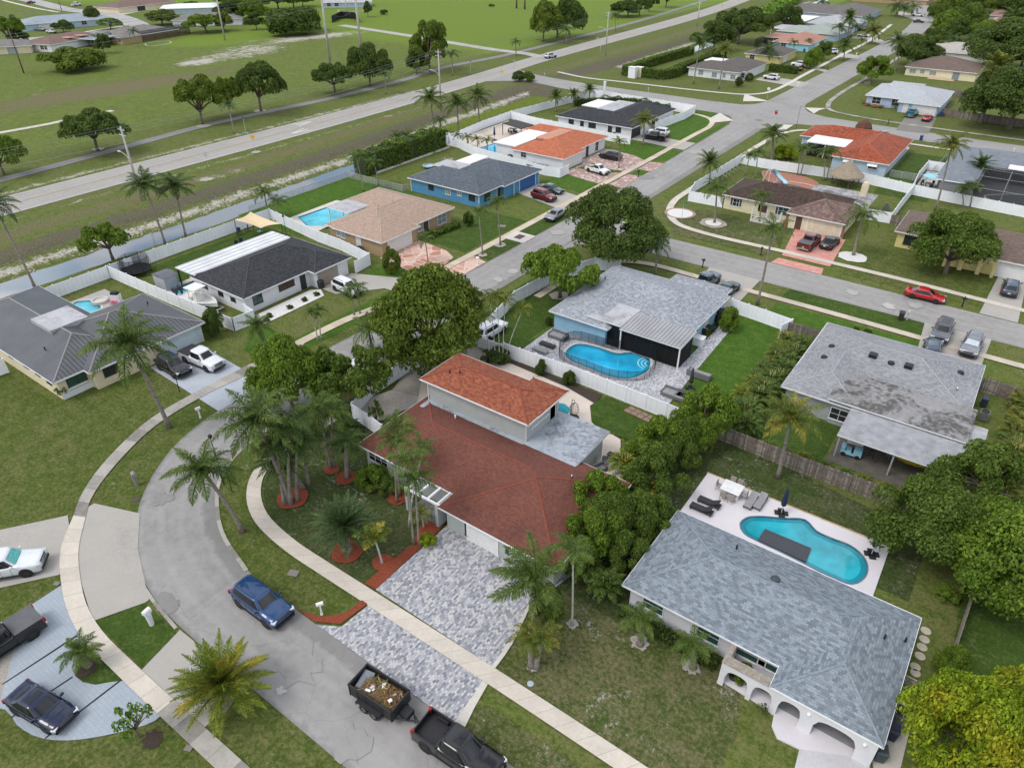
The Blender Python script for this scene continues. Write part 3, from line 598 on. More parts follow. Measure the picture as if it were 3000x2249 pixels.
lawn([(-14.5,46),(3.3,45),(3.3,53),(-15.5,56)],LAWN_SHADE);lawn([(-15.5,57.5),(-6.5,57.5),(-6.5,64),(-15,64)],LAWN_DEEP)
lawn([(8,20),(24,20),(24,60),(6.6,60),(6.3,48)],LAWN_DEEP)
lawn([(-16,101),(3,101),(3,114),(-16,114)],LAWN_MID);lawn([(-41.5,101),(-27,101),(-27,114),(-42,114),(-47,108)],LAWN_POOR)
lawn([(-20.8,140),(-12,140),(-12,172),(-20.8,172)],LAWN_DEEP);lawn([(-45,150),(-31,150),(-31,162),(-45,162)],LAWN_MID)
WEED=grass('bank_weed',(.06,.07,.012),(.10,.11,.02),(.16,.15,.03),drya=.8)
ribbon('bank_weed',[(np.interp(v,CAN_V,CAN_U)-5.1-.7*sin(v*.7)-.5*sin(v*.23+1),v) for v in np.arange(0,176,1.5)],[(np.interp(v,CAN_V,CAN_U)-4.0+.5*sin(v*.9)+.4*sin(v*.31),v) for v in np.arange(0,176,1.5)],WEED,-1.17,False)
# ---------------------------------------------------------------- driveways, terraces
def rect(a,b,c,d): return [(a,b),(c,b),(c,d),(a,d)]
def drive(poly,mat,curved=False,name='driveway'): return patch(name,poly,mat,zc('drive'),curved)
drive(pl('G',(-900,330),(0,120),(440,25),(480,300),(385,410),(0,495),(-900,700)),DRIVE)
drive([(-55.2,14.4),(-55.2,15.6),(-50.9,17.2),(-47.3,14.9),(-41.9,12.6),(-41.9,12.3),(-43.4,9.2),(-50.3,11.4)],DRIVE)
drive([(-36.9,9.0),(-37.7,12.4),(-30,12.5),(-30,9.0)],DRIVE)
drive(spline(pl('G',(395,480),(120,655),(-200,820),(-600,1000),(-600,1260),(35,1283),(110,1380),(280,1470),(600,1465),(1040,1325),(800,1095),(620,1122),(490,1065),(560,830)),.6),PAVER_BLUE)
drive(pl('G',(-50,905),(90,905),(10,1210),(-200,1210)),GRAVEL)
ribbon('driveway_band',pl('G',(20,1115),(500,798)),pl('G',(16,1125),(508,806)),BLACK,.082,False)
ribbon('driveway_band',pl('G',(70,1333),(470,1068)),pl('G',(74,1340),(475,1075)),BLACK,.082,False)
ribbon('driveway_band',pl('G',(290,1468),(780,1090)),pl('G',(298,1472),(788,1096)),BLACK,.082,False)
drive([(-71.5,30.6),(-58.2,30),(-58.6,36.2),(-71.5,36.8)],DRIVE_BLUE)
drive([(-29.1,23),(-29.1,32.5),(-18.0,32.5),(-19,28.5),(-18.3,24.6),(-18.1,22.9)],PAVER_GREY)
drive([(-28.5,21.75),(-28.7,19.2),(-30.3,18.3),(-17.7,18.3),(-18.0,21.75)],PAVER_GREY)
ribbon('paver_border',[(-18.2,22.9),(-18.35,25),(-19.1,28.5)],[(-17.9,22.9),(-18.05,25),(-18.9,28.5)],WALK_PALE,.095)
drive([(-18.0,21.75),(-17.7,18.3),(-16.9,18.3),(-17.3,20),(-17.6,21.75)],WALK_PALE)
patch('mulch_bed',[(-29.1,23),(-30.2,22.9),(-30.0,28),(-31.0,30.4),(-32.2,30.9),(-32.8,32.3),(-29.6,32.4),(-29.2,30.4)],MULCH_RED,.11)
patch('mulch_bed',[(-28.6,21.7),(-28.9,19.3),(-30.6,18.35),(-32.2,18.35),(-30.4,19.0),(-29.3,20.2),(-29.2,21.7)],MULCH_RED,.11)
def disc(name,c,r,mat,z=.11,wob=.06,n=22,e=1.): return patch(name,[(c[0]+r*cos(2*pi*k/n)*(1+random.uniform(-wob,wob)),c[1]+e*r*sin(2*pi*k/n)*(1+random.uniform(-wob,wob))) for k in range(n)],mat,z)
for t_,x,y,r in (('H',270,332,.85),('G',0,0,0),('D',1895,1570,1.35),('D',2150,1385,.7),('E',30,1440,.9),('E',258,1500,.55),('E',365,1570,.9),('H',40,260,1.25)):
 if r: disc('mulch_bed',P(t_,x,y),r,MULCH_RED,zc('walk')+.01)
for t_,x,y,r in (('G',560,1000,.75),('G',990,1470,.6),('H',1500,730,.42),('H',1930,850,.6),('I',60,1000,.6),('H',1240,1005,.4)): disc('mulch_bed',P(t_,x,y),r,MULCH_DARK if t_=='G' else GRAVEL,.05,wob=.3)
for t_,x,y,r in (('E',1410,260,1.25),('B',1030,1590,.9),('B',915,1655,.7),('C',197,1448,2.1),('F',1100,10,2.0),('A',1320,820,1.6),('A',1685,722,1.6),('A',635,970,1.3),('B',490,485,1.4),('A',1340,1165,1.2),('A',1660,988,1)): disc('mulch_bed',P(t_,x,y),r,GRAVEL if t_ !='F' else WHITE_STONE,wob=.12)
for t_,x,y,rr in (('C',-18,1385,2.6),('C',197,1448,1.6)): disc('pebble_ring',P(t_,x,y),rr,plain('brick_edging',(.30,.2,.16),.9,.3,5),.118,.02);disc('pebble_bed',P(t_,x,y),rr*.82,WHITE_STONE,.125,.03)
# tan house, blue house, orange house, dark house
drive([(-72.2,67),(-72.2,75.5),(-66.2,74.9),(-63.6,73.6),(-62.5,69),(-64.5,66)],FLAG_RED);drive([(-61.4,68.6),(-61.4,75.6),(-58.7,75),(-58.6,68.4)],FLAG_RED)
drive([(-72.6,102.4),(-72.6,109),(-63.4,107.5),(-58.8,108.6),(-58.8,100.5),(-63.2,100.0)],DRIVE)
drive([(-72.5,117.2),(-63.4,115.4),(-63.4,134),(-67,136),(-74,136.8),(-74,126),(-72.5,125)],PAVER_RED);drive([(-61.7,115.8),(-58.7,115.9),(-58.9,134.6),(-61.9,133.8)],PAVER_RED)
drive([(-71.8,121.3),(-65.2,122.5),(-63.2,124),(-63.6,125),(-67,124.6),(-71,124.4)],LAWN_BRIGHT);lawn([(-70.6,124.8),(-63.7,124.4),(-63.7,126.5),(-67.8,127.5)],LAWN_BRIGHT);drive([(-61.7,123.8),(-59,124.3),(-59.1,127.8),(-61.7,128)],LAWN_BRIGHT)
drive([(-74.4,147),(-63.8,145.8),(-60,145.6),(-60.2,152.2),(-64,152.2),(-74.4,152)],DRIVE)
drive([(-71.6,55.2),(-71.6,61),(-58.7,66.6),(-58.6,60.6),(-64.5,60.2),(-68.5,55.2)],DRIVE)
# brown tile house, corner house, yellow house, grey house
drive([(-24.9,102.4),(-18.0,102.4),(-18.9,114),(-26.6,114)],SLAB_PINK);drive([(-25.4,98.9),(-18.2,98.9),(-18.6,101.2),(-25.0,101.2)],SLAB_PINK)
drive([(-31.8,92.2),(-24.5,92.2),(-24.4,80.5),(-31.4,80.5)],DRIVE)
drive([(-3.9,92.2),(3.3,92.2),(3.0,80),(-3.0,80)],DRIVE)
drive([(1.2,98.8),(5.4,98.7),(5.2,112.5),(1.8,112.5)],DRIVE)
# paths on the far side streets
def walk(pts,w=1.2,mat=None,sm=True): return path('sidewalk',pts,w,mat or WALK,zc('walk'),.8 if sm else 2,smooth=sm)
walk([(30,22.3),(0,22.25),(-15,22.3),(-29,22.2),(-33.5,22.15),(-38.2,22.2),(-42.5,22.9),(-45.4,24.5),(-47.2,26.6),(-47.9,29.5),(-47.9,36)])
ribbon('sidewalk',[(-62.9,44),(-63.1,36.3),(-63.1,30.8),(-62.5,25),(-59.4,18.4),(-56.8,15.2),(-55.1,13.8)],[(-61.6,44),(-61.5,36.3),(-61.8,30.8),(-61.1,24.9),(-58.1,18.6),(-55.8,15.6),(-54.1,14.3)],WALK_OLD,zc('walk'))
ribbon('sidewalk',[(-55.1,13.8),(-52.2,11.3),(-49.4,9.9),(-45.8,8.6),(-42.5,8.0),(-38,7.9),(-33.2,7.9)],[(-54.1,14.3),(-51,12.1),(-48.7,11),(-45.2,9.7),(-42.0,9.15),(-38,9.05),(-33.2,9.05)],WALK,zc('walk'))
ribbon('sidewalk',[(-33.2,7.9),(-27,7.95),(-10,8)],[(-33.2,9.05),(-27,9.15),(-10,9.2)],WALK_OLD,zc('walk'))
walk([(-62.4,43),(-62.2,50.3),(-61.2,58),(-62,68),(-62.1,80),(-62.4,99),(-62.6,115),(-62.8,134),(-63.2,150),(-63.4,160),(-63.6,168),(-65.8,174.2),(-70,177),(-78,177.6),(-95,178),(-110,179.4)],1.25,concrete('sidewalk_tan',(.50,.43,.33),1.5,.15))
walk([(-87,204),(-76,205.4),(-70,207),(-66.3,211),(-64.9,218),(-65.2,248),(-65.8,294),(-66,330),(-70,390)],1.3,WALK_PALE)
walk([(-130,205),(-118,202),(-104,203),(-87,204)],1.3,WALK_PALE)
walk([(-48.3,300),(-48.2,251),(-48.6,225),(-47.6,209),(-45,201.6),(-38,198.6),(-28.4,197.4),(0,196.8),(60,196)],1.2,WALK_OLD)
walk([(-60,178),(-52,178)],.1)
walk([(-48.3,140),(-48.2,121),(-47.9,114.8),(-46.2,109.4),(-42.8,105.2),(-37.5,103.9),(-24.5,103.9),(-10,103.8),(6,102.9),(30,102.6)],1.15)
walk([(-48.3,139),(-48.4,160),(-47.4,172),(-44.6,177.2),(-39,178.6),(-20,179),(10,179.3),(60,179.5)],1.15)
walk([(-46.5,70),(-46.2,80),(-44.4,85.4),(-40,88),(-30,88.1),(-15,88),(7,87.4),(60,87.4)],1.15,concrete('sidewalk_warm',(.48,.42,.34),1.5,.2))
for px in ([('C',240,735),('C',165,775),('C',185,800),('C',330,785)],[('C',400,610),('C',390,660),('C',560,660),('C',470,635)],[('C',850,740),('C',790,700),('C',930,705),('C',880,720)],[('C',560,870),('C',640,810),('C',720,812),('C',660,850)]):
 patch('kerb_ramp',[tuple(P(*q)[:2]) for q in px],WALK_PALE,zc('walk'))
# terraces and pool decks: raised slabs whose edge is real
def deck(name,poly,mat,hole=None,z=.11,z0=0,curved=False):
 if curved: poly=spline(poly,.5,True)
 m=MB()
 if hole is None: m.prism(poly,z0,z)
 else:
  tr=geometry.tessellate_polygon([[Vector((*p,0)) for p in poly],[Vector((*p,0)) for p in hole]]);al=list(poly)+list(hole)
  fs=[]
  for t in tr:
   p,q,r=[al[k] for k in t];c=(q[0]-p[0])*(r[1]-p[1])-(q[1]-p[1])*(r[0]-p[0]);fs.append(t if c > 0 else t[::-1])
  m.add([(*p,z) for p in al],fs)
  for E_ in (poly,hole):
   n=len(E_)
   for i in range(n): m.add([(*E_[i],z0),(*E_[(i+1) % n],z0),(*E_[(i+1) % n],z),(*E_[i],z)],[(0,1,2,3)])
 return struct(m.build(name,mat))
EDGE_SHADE=NT('painted_edge_shade');EDGE_SHADE.bump(EDGE_SHADE.noise(2.2,4),.1,.05);EDGE_SHADE=EDGE_SHADE.done((.02,.25,.33),.08,0,.5,alpha=.45)  # darker teal that paints shade along the pool edge; no wall is modelled
def pool(label,outline,wmat,coping,zd,tile=None,curved=True,rim=.28):
 o=spline(outline,.35,True) if curved else outline
 a=sum(o[i][0]*o[(i+1) % len(o)][1]-o[(i+1) % len(o)][0]*o[i][1] for i in range(len(o)))
 if a < 0: o=o[::-1]
 c=np.mean(np.array(o),0);t=thing('swimming_pool',label,'pool',(c[0],c[1],0));n=len(o)
 loc=[(p[0]-c[0],p[1]-c[1]) for p in o];q=np.array(loc);tn=np.roll(q,-1,0)-np.roll(q,1,0);tn /=np.linalg.norm(tn,axis=1)[:,None];nn=np.c_[tn[:,1],-tn[:,0]]
 ou=q+nn*rim
 MB().sheet(loc,zd-.07).build('water',wmat,t)
 inn=q-nn*.42;r_=MB()  # flat ring on the water carrying the painted edge shade
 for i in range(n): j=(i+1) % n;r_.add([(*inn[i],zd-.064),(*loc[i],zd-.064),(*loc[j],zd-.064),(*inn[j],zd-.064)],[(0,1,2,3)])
 r_.build('painted_edge_shade',EDGE_SHADE,t)
 m=MB();w=MB()
 for i in range(n):
  j=(i+1) % n
  m.add([(*loc[i],zd+.03),(*ou[i],zd+.03),(*ou[j],zd+.03),(*loc[j],zd+.03)],[(0,1,2,3)]);m.add([(*ou[i],zd-.05),(*ou[j],zd-.05),(*ou[j],zd+.03),(*ou[i],zd+.03)],[(0,1,2,3)])
  w.add([(*loc[j],zd-.09),(*loc[i],zd-.09),(*loc[i],zd+.03),(*loc[j],zd+.03)],[(0,1,2,3)])
 m.build('coping',coping,t);w.build('tile_band',tile or plain('pool_tile_band',(.03,.12,.2),.3,.2,8),t)
 return t,o
COPE=plain('pale_coping',(.50,.49,.48),.7,.12,3)
p1=pl('E',(1450,645),(1475,600),(1530,575),(1640,590),(1790,635),(1850,630),(1930,628),(1985,655),(2000,710),(1975,755),(1860,800),(1740,785),(1600,730),(1480,680))
deck('pool_terrace',[(-40.3,57.7),(-40.3,64.6),(-24.0,64.6),(-24,77.5),(-22.6,77.5),(-22.2,66),(-21.8,57.6)],PAVER_POOL,spline(p1,.35,True))
t,o1=pool('blue pool with curved steps inside a black safety fence',p1,POOL_BLUE,COPE,.11)
st=MB()
for k,r in enumerate((.55,.95,1.35)):
 cx,cy=P('E',2003,700)[:2];q=P('E',1900,690)[:2]-np.array([cx,cy]);a0=atan2(q[1],q[0])
 st.add([(cx+(r+s*.12)*cos(a0+b),cy+(r+s*.12)*sin(a0+b),.047+.004*k) for b in np.linspace(-1.0,1.0,13) for s in (0,1)],[(2*i,2*i+1,2*i+3,2*i+2) for i in range(12)])
so_=st.build('step_edge',plain('pool_step_edge',(.35,.62,.70),.4),None);so_.parent=t;so_.location=-t.location
p2=pl('I',(375,85),(420,45),(500,38),(650,50),(790,60),(860,130),(960,178),(1080,225),(1160,290),(1190,360),(1170,430),(1090,470),(950,420),(800,345),(650,270),(500,200),(400,145))
deck('pool_terrace',[(-14.2,41.2),(-14.3,49.9),(1.0,49.85),(1.1,41.2)],LAVENDER,spline(p2,.35,True))
t,o2=pool('teal kidney shaped pool behind the blue grey shingle house',p2,POOL_TEAL,plain('dark_pool_edge',(.10,.14,.18),.6),.11,rim=.11)
deck('rust_stained_kerb',[(-14.4,49.9),(1.1,49.9),(1.1,50.05),(-14.4,50.05)],plain('rust_stained_edge',(.42,.30,.17),.9,.3,2),z=.1)
p3=pl('A',(1925,1410),(2300,1255),(2380,1330),(2040,1462))
p3=[tuple(P('A',x,y)[:2]) for x,y in ((1928,1412),(2170,1328),(2370,1352),(2140,1470),(1985,1466))]
deck('pool_terrace',pl('A',(1850,1425),(2180,1300),(2420,1350),(2060,1502)),WALK_PALE,p3)
pool('pale cyan rectangular pool in a white deck beside the tan house',p3,POOL_CYAN,COPE,.11,curved=False)
p4=pl('D',(445,325),(500,298),(580,292),(650,300),(655,345),(555,385))
deck('pool_terrace',pl('D',(200,400),(680,218),(810,290),(720,330),(560,400),(300,480)),concrete('grey_deck',(.36,.34,.335),0,.3),p4)
pool('small octagonal cyan pool with a raised spa behind the metal roof house',p4,POOL_CYAN,COPE,.11,curved=False)
p5=pl('B',(900,960),(1000,930),(1080,960),(960,1010))
deck('pool_terrace',[(-104,119),(-86,118.4),(-86,139),(-105.5,144.5),(-104.6,123)],SANDSTONE,p5)
pool('blue pool at the orange tile house beside a row of small palms',p5,POOL_BLUE,COPE,.11,curved=False)
p6=[(-87.3,42.9),(-85.2,42.9),(-85.2,46.5),(-87.3,46.5)]
deck('pool_terrace',[(-88.4,42.3),(-88.4,62),(-84,62),(-84,42.3)],SANDSTONE,p6)
pool('narrow teal plunge pool behind the grey shed',p6,POOL_TEAL,COPE,.11,curved=False)
deck('terrace',[(-45.8,46.8),(-41.2,54.6),(-36,54.8),(-30,54.6),(-27.2,53.6),(-26.4,52),(-26.2,50.4),(-23.0,49.6),(-21,46),(-18,43),(-18.3,41),(-41.5,41)],SANDSTONE)
patch('gravel_yard',pl('E',(110,950),(330,870),(430,740),(600,640),(880,590),(960,640),(1050,690),(600,900),(280,1060),(170,1090)),GRAVEL,.06)
patch('gravel_yard',pl('E',(60,960),(330,870),(600,940),(280,1040),(180,1080)),plain('pale_coarse_gravel',(.42,.38,.33),.95,.25,5,fine=.3),.068)
lawn([(-27,54.6),(-19,54.6),(-18.6,46),(-21,47.2),(-22.5,49.8),(-25.6,50.9)],LAWN_DEEP)
struct(MB().sheet(pl('E',(1610,975),(1680,925),(1720,915),(2211,1110),(2211,1300),(1820,1180),(1680,1140),(1620,1080)),.13).build('lawn',LAWN_DEEP))
patch('mulch_bed',pl('E',(1070,690),(1110,680),(1690,905),(1640,960),(1450,850)),MULCH_DARK,.135)
patch('mulch_bed',pl('E',(930,660),(1060,640),(1100,700),(940,700)),MULCH_DARK,.14)
deck('driveway',pl('I',(690,1800),(755,1535),(800,1440),(1250,1500),(1150,1900)),concrete('pale_lilac_concrete',(.47,.46,.47),0,.12),z=.075)
deck('porch_floor',pl('I',(220,1105),(270,1110),(590,1310),(575,1390),(610,1470),(755,1540),(1180,1600),(1280,1530),(1250,1300),(630,900),(300,880)),LAVENDER,z=.12)
deck('side_slab',pl('I',(1290,1200),(1380,1215),(1500,1290),(1410,1658),(1240,1680),(1200,1500)),concrete('side_concrete',(.46,.43,.38),0,.4),z=.07)
for i_,(x,y,s) in enumerate(((1575,770,.34),(1565,825,.34),(1550,875,.34),(1537,933,.34),(1507,1003,.33),(1507,1043,.32))):
 c=P('I',x,y);o=MB().prism([(s*cos(k*pi/8),s*sin(k*pi/8)) for k in range(16)],0,.03).build('stepping_stone',plain('round_stepping_stone',(.46,.41,.33),.9,.15,2));o.location=c
 tag(o,('farthest','second','third','fourth, greener','fifth','nearest')[i_]+' round stepping stone beside the blue grey roofed house','stepping stone','round stepping stones in a row')
for x,y,w_ in ((1510,1120,'farther'),(1500,1200,'nearer')):
 c=P('I',x,y);o=MB().cbox((0,0,.02),(.45,.45,.05),0,.4).build('stepping_stone',plain('red_stone',(.34,.17,.12),.9));o.location=c;tag(o,w_+' of two square reddish stepping stones','stepping stone','red square stepping stones')
for q in ([(500,505),(470,520),(620,545),(760,572),(825,540),(660,512)],[(690,430),(800,440),(920,470),(955,462),(870,440),(790,425)],[(955,345),(1000,350),(1010,372),(1130,385),(1150,365),(1040,345)],[(1110,232),(1250,245),(1320,275),(1290,290),(1200,262),(1090,250)],[(1380,845),(1445,755),(1645,770),(1590,868)],[(1380,70),(1560,110),(1600,140),(1500,130),(1400,100)]):
 drive(pl('C',*q),DRIVE if q[0][0] !=1380 or q[0][1] < 100 else WALK_OLD)
# ---------------------------------------------------------------- houses
WINF=plain('window_frame_white',(.62,.62,.62),.5,.06,3);WIND=plain('window_frame_dark',(.03,.03,.032),.5,.1,3)
PANE=glass('window_pane',(.022,.028,.032),.10);PANE_L=glass('pale_window_pane',(.20,.24,.25),.25);PANE_G=glass('green_window_pane',(.03,.075,.065),.12)
GDOOR=plain('white_garage_door',(.66,.66,.65),.6,.05,2)
class House:
 def __init__(s,label,cat='house',org=(0,0),rz=0,name='house',wall=ST_WHITE,roof=SH_SILVER,ridge=None,fascia=WHITE,eave=2.5,slope=.33,over=.5,group=None):
  s.org=org;s.rz=rz;s.t=thing(name,label,cat,(org[0],org[1],0),rz,group)
  s.wall,s.roof,s.ridge,s.fascia,s.eave,s.slope,s.over=wall,roof,ridge,fascia,eave,slope,over
  s.R=MB();s.W=MB();s.F=MB();s.C=MB();s.rects=[];s.n=0;s.caps=[];s.hips=[];s.win=[]
  s.M=Matrix.Translation((org[0],org[1],0)) @ Matrix.Rotation(rz,4,'Z');s.Mi=s.M.inverted()
 def loc(s,t,x,y,z): return s.Mi @ Vector(P(t,x,y,z))
 def box(s,pts,z):
  q=[s.loc(*p,z) for p in pts];return (min(a.x for a in q),min(a.y for a in q),max(a.x for a in q),max(a.y for a in q))
 def to(s,r):       # rectangle given in place coordinates
  a=s.Mi @ Vector((r[0],r[1],0));b=s.Mi @ Vector((r[2],r[3],0));return (min(a.x,b.x),min(a.y,b.y),max(a.x,b.x),max(a.y,b.y))
 def hip(s,r=None,px=None,eave=None,slope=None,gable='',over=None,walls=True,base=0,lift=0,caps=True,roof=None):
  eave=eave or s.eave;slope=slope or s.slope;over=s.over if over is None else over
  r=s.box(px,eave) if px else s.to(r)
  x0,y0,x1,y1=r;s.n +=1;e=.006*s.n;z=eave+e+lift;i_=s.n
  w,d=x1-x0,y1-y0;lx=w >=d;half=(d if lx else w)/2;h=half*slope;zt=z+h
  if lx: a=(x0 if 'w' in gable else x0+half,y0+half);b=(x1 if 'e' in gable else x1-half,y0+half)
  else: a=(x0+half,y0 if 's' in gable else y0+half);b=(x0+half,y1 if 'n' in gable else y1-half)
  A,B,C,D=(x0,y0,z),(x1,y0,z),(x1,y1,z),(x0,y1,z);E,F=(*a,zt),(*b,zt)
  sl=sqrt(1+slope*slope)
  if lx: faces=[((A,B,F,E),0),((C,D,E,F),2),((B,C,F),1),((D,A,E),3)]
  else: faces=[((B,C,F,E),1),((D,A,E,F),3),((A,B,E),0),((C,D,F),2)]
  for vs,side in faces:
   o=vs[0];ax={0: (1,0),1: (0,1),2: (-1,0),3: (0,-1)}[side];nx_=(-ax[1],ax[0])
   uv=[((p[0]-o[0])*ax[0]+(p[1]-o[1])*ax[1]+i_*.7,((p[0]-o[0])*nx_[0]+(p[1]-o[1])*nx_[1])*sl) for p in vs]
   s.R.add(list(vs),[tuple(range(len(vs)))],0 if roof is None else roof,[uv])
  g=.03;s.F.box(x0+g,y0+g,eave-.2+e,x1-g,y1-g,z-.01)
  s.F.box(x0-.03,y0-.03,eave-.14+e,x1+.03,y0,z+.01);s.F.box(x0-.03,y1,eave-.14+e,x1+.03,y1+.03,z+.01)
  s.F.box(x0-.03,y0,eave-.14+e,x0,y1,z+.01);s.F.box(x1,y0,eave-.14+e,x1+.03,y1,z+.01)
  if caps and s.ridge:
   for p,q in ((E,F),(A,E),(D if lx else B,E),(B if lx else C,F),(C if lx else D,F)):
    p,q=Vector(p),Vector(q)
    if (p-q).length < .3: continue
    s.caps.append((p,q,len(s.hips)))
  s.hips.append((x0,y0,x1+(half if 'e' in gable else 0),y1,z,slope))
  if walls:
   q=(x0+over,y0+over,x1-over,y1-over);s.rects.append((*q,base,eave));s.W.box(q[0]+.001*s.n,q[1]+.001*s.n,base,q[2]-.001*s.n,q[3]-.001*s.n,eave-.05)
  return r
 def block(s,r,z1,z0=0,mat=0): r=s.to(r);s.rects.append((*r,z0,z1));s.W.box(r[0],r[1],z0,r[2],r[3],z1,mat)
 def slab(s,r=None,px=None,z=2.7,thick=.16,mat=FLAT_GREY,name='flat_roof',posts=None,pmat=WHITE,tilt=0,edge=WHITE,label=None):
  r=s.box(px,z) if px else s.to(r);m=MB();x0,y0,x1,y1=r
  zz=lambda x,y: z+tilt*(y-y0)
  v=[(x0,y0,zz(x0,y0)-thick),(x1,y0,zz(x1,y0)-thick),(x1,y1,zz(x1,y1)-thick),(x0,y1,zz(x0,y1)-thick),(x0,y0,zz(x0,y0)),(x1,y0,zz(x1,y0)),(x1,y1,zz(x1,y1)),(x0,y1,zz(x0,y1))]
  m.add(v,[(3,2,1,0),(0,1,5,4),(1,2,6,5),(2,3,7,6),(3,0,4,7)],1);m.add(v[4:],[(0,1,2,3)],0,[[(0,0),(x1-x0,0),(x1-x0,y1-y0),(0,y1-y0)]])
  o=m.build(name,[mat,edge],s.t,label=label)
  if posts:
   for px_,py_ in posts:
    q=s.Mi @ Vector((px_,py_,0));MB().box(q.x-.07,q.y-.07,0,q.x+.07,q.y+.07,zz(q.x,q.y)-thick).build('post',pmat,s.t)
  return o
 def hit(s,t,x,y):
  o=s.Mi @ Vector((0,0,CAMH));d=(s.Mi.to_3x3() @ Vector(ray(t,x,y)));best=None
  for (x0,y0,x1,y1,z0,z1) in s.rects:
   for ax,c,n in ((0,x0,-1),(0,x1,1),(1,y0,-1),(1,y1,1)):
    if abs(d[ax]) < 1e-9 or d[ax]*n > 0: continue
    k=(c-o[ax])/d[ax];p=o+d*k
    lo,hi=((y0,y1),(x0,x1))[ax];q=p[1-ax]
    if lo-.3 <=q <=hi+.3 and z0-.4 <=p.z <=z1+.3 and (best is None or k < best[0]): best=(k,p,ax,n,(lo,hi,z0,z1))
  return best
 def window(s,t,x,y,w=1.2,h=1.1,fm=None,pm=None,kind='window',z=None,bars=1,label=None):
  b=s.hit(t,x,y)
  if b is None: print('NO WALL',s.t['label'],t,x,y);return
  _,p,ax,n,(lo,hi,z0,z1)=b;fm=fm or WINF;pm=pm or PANE
  c=min(max(p[1-ax],lo+w/2+.02),hi-w/2-.02);zc_=z if z is not None else min(max(p.z,z0+h/2+.02),z1-h/2-.22)
  T=Matrix.Translation((p.x,c,zc_) if ax==0 else (c,p.y,zc_)) @ Matrix.Rotation({(0,-1): pi/2*3,(0,1): pi/2,(1,-1): 0,(1,1): pi}[(ax,n)],4,'Z')
  m=MB();fw=.07
  if kind=='window':
   m.box(-w/2-fw,-.05,-h/2-fw,w/2+fw,.02,-h/2,0,T);m.box(-w/2-fw,-.05,h/2,w/2+fw,.02,h/2+fw,0,T);m.box(-w/2-fw,-.05,-h/2,-w/2,.02,h/2,0,T);m.box(w/2,-.05,-h/2,w/2+fw,.02,h/2,0,T)
   for i in range(bars): u=-w/2+w*(i+1)/(bars+1);m.box(u-.025,-.045,-h/2,u+.025,.01,h/2,0,T)
   m.box(-w/2,-.04,-.02,w/2,.01,.02,0,T);m.box(-w/2-.1,-.09,-h/2-fw-.05,w/2+.1,.02,-h/2-fw,0,T)
   o=m.build('window',fm,s.t,label=label);MB().box(-w/2,-.02,-h/2,w/2,.005,h/2,0,T).build('pane',pm,o)
  elif kind=='garage_door':
   k=max(4,int(h/.5))
   for i in range(k): m.box(-w/2,-.06,-h/2+h*i/k+.012,w/2,.02,-h/2+h*(i+1)/k-.012,0,T)
   m.box(-w/2,-.03,-h/2,w/2,.01,h/2,0,T);o=m.build('garage_door',pm,s.t,label=label)
   f=MB();f.box(-w/2-.12,-.07,-h/2,-w/2,.02,h/2+.1,0,T);f.box(w/2,-.07,-h/2,w/2+.12,.02,h/2+.1,0,T);f.box(-w/2,-.07,h/2,w/2,.02,h/2+.1,0,T);f.build('door_frame',fm,o)
  else:
   m.box(-w/2,-.05,-h/2,w/2,.02,h/2,0,T);o=m.build(kind,pm,s.t,label=label)
   f=MB();f.box(-w/2-.08,-.06,-h/2,-w/2,.02,h/2+.08,0,T);f.box(w/2,-.06,-h/2,w/2+.08,.02,h/2+.08,0,T);f.box(-w/2,-.06,h/2,w/2,.02,h/2+.08,0,T);f.build('frame',fm,o)
  return o
 def garage(s,t,x,y,w=4.9,h=2.15,pm=None,fm=None,label=None): return s.window(t,x,y,w,h,fm or WHITE,pm or GDOOR,'garage_door',h/2+.02,label=label)
 def door(s,t,x,y,w=1.0,h=2.1,pm=None,label=None,base=0): return s.window(t,x,y,w,h,WHITE,pm or WIND,'door',h/2+.02+base,label=label)
 def roofz(s,x,y):
  b=-9
  for x0,y0,x1,y1,z,sl in s.hips:
   if x0 <=x <=x1 and y0 <=y <=y1: b=max(b,z+sl*min(x-x0,x1-x,y-y0,y1-y))
  return b
 def rooftop(s,t,x,y):
  o=s.Mi @ Vector((0,0,CAMH));d=s.Mi.to_3x3() @ Vector(ray(t,x,y));k=(9-CAMH)/d.z
  for _ in range(4000):
   p=o+d*k;z=s.roofz(p.x,p.y)
   if p.z <=z: return p
   k +=.02/abs(d.z)
   if p.z < 1: return None
 def vent(s,t,x,y,kind='box',mat=BLACK):
  p=s.rooftop(t,x,y)
  if p is None: print('NO ROOF',s.t['label'],x,y);return
  m=MB()
  if kind=='box': m.cbox((p.x,p.y,p.z+.12),(.75,.75,.35))
  elif kind=='dome': m.lathe([(.32,-.1),(.33,.1),(.28,.18),(.15,.23),(.01,.24)],14,0,p)
  else: m.tube([(p.x,p.y,p.z-.1),(p.x,p.y,p.z+.4)],.07,8)
  m.build('roof_vent',mat,s.t,kind !='box')
 def done(s,extra=None):
  for p,q,hi in s.caps:
   n=max(2,int((q-p).length/.3));run=None
   for i in range(n+1):
    w=p+(q-p)*(i/n);ok=not any(k !=hi and x0 < w.x < x1 and y0 < w.y < y1 and -.07 < z+sl*min(w.x-x0,x1-w.x,w.y-y0,y1-w.y)-w.z < 2.2 for k,(x0,y0,x1,y1,z,sl) in enumerate(s.hips))
    if ok and run is None: run=w
    if run is not None and (not ok or i==n):
     if (w-run).length > .5: s.C.tube([run+Vector((0,0,-.02)),w+Vector((0,0,-.02))],.085,6)
     run=None
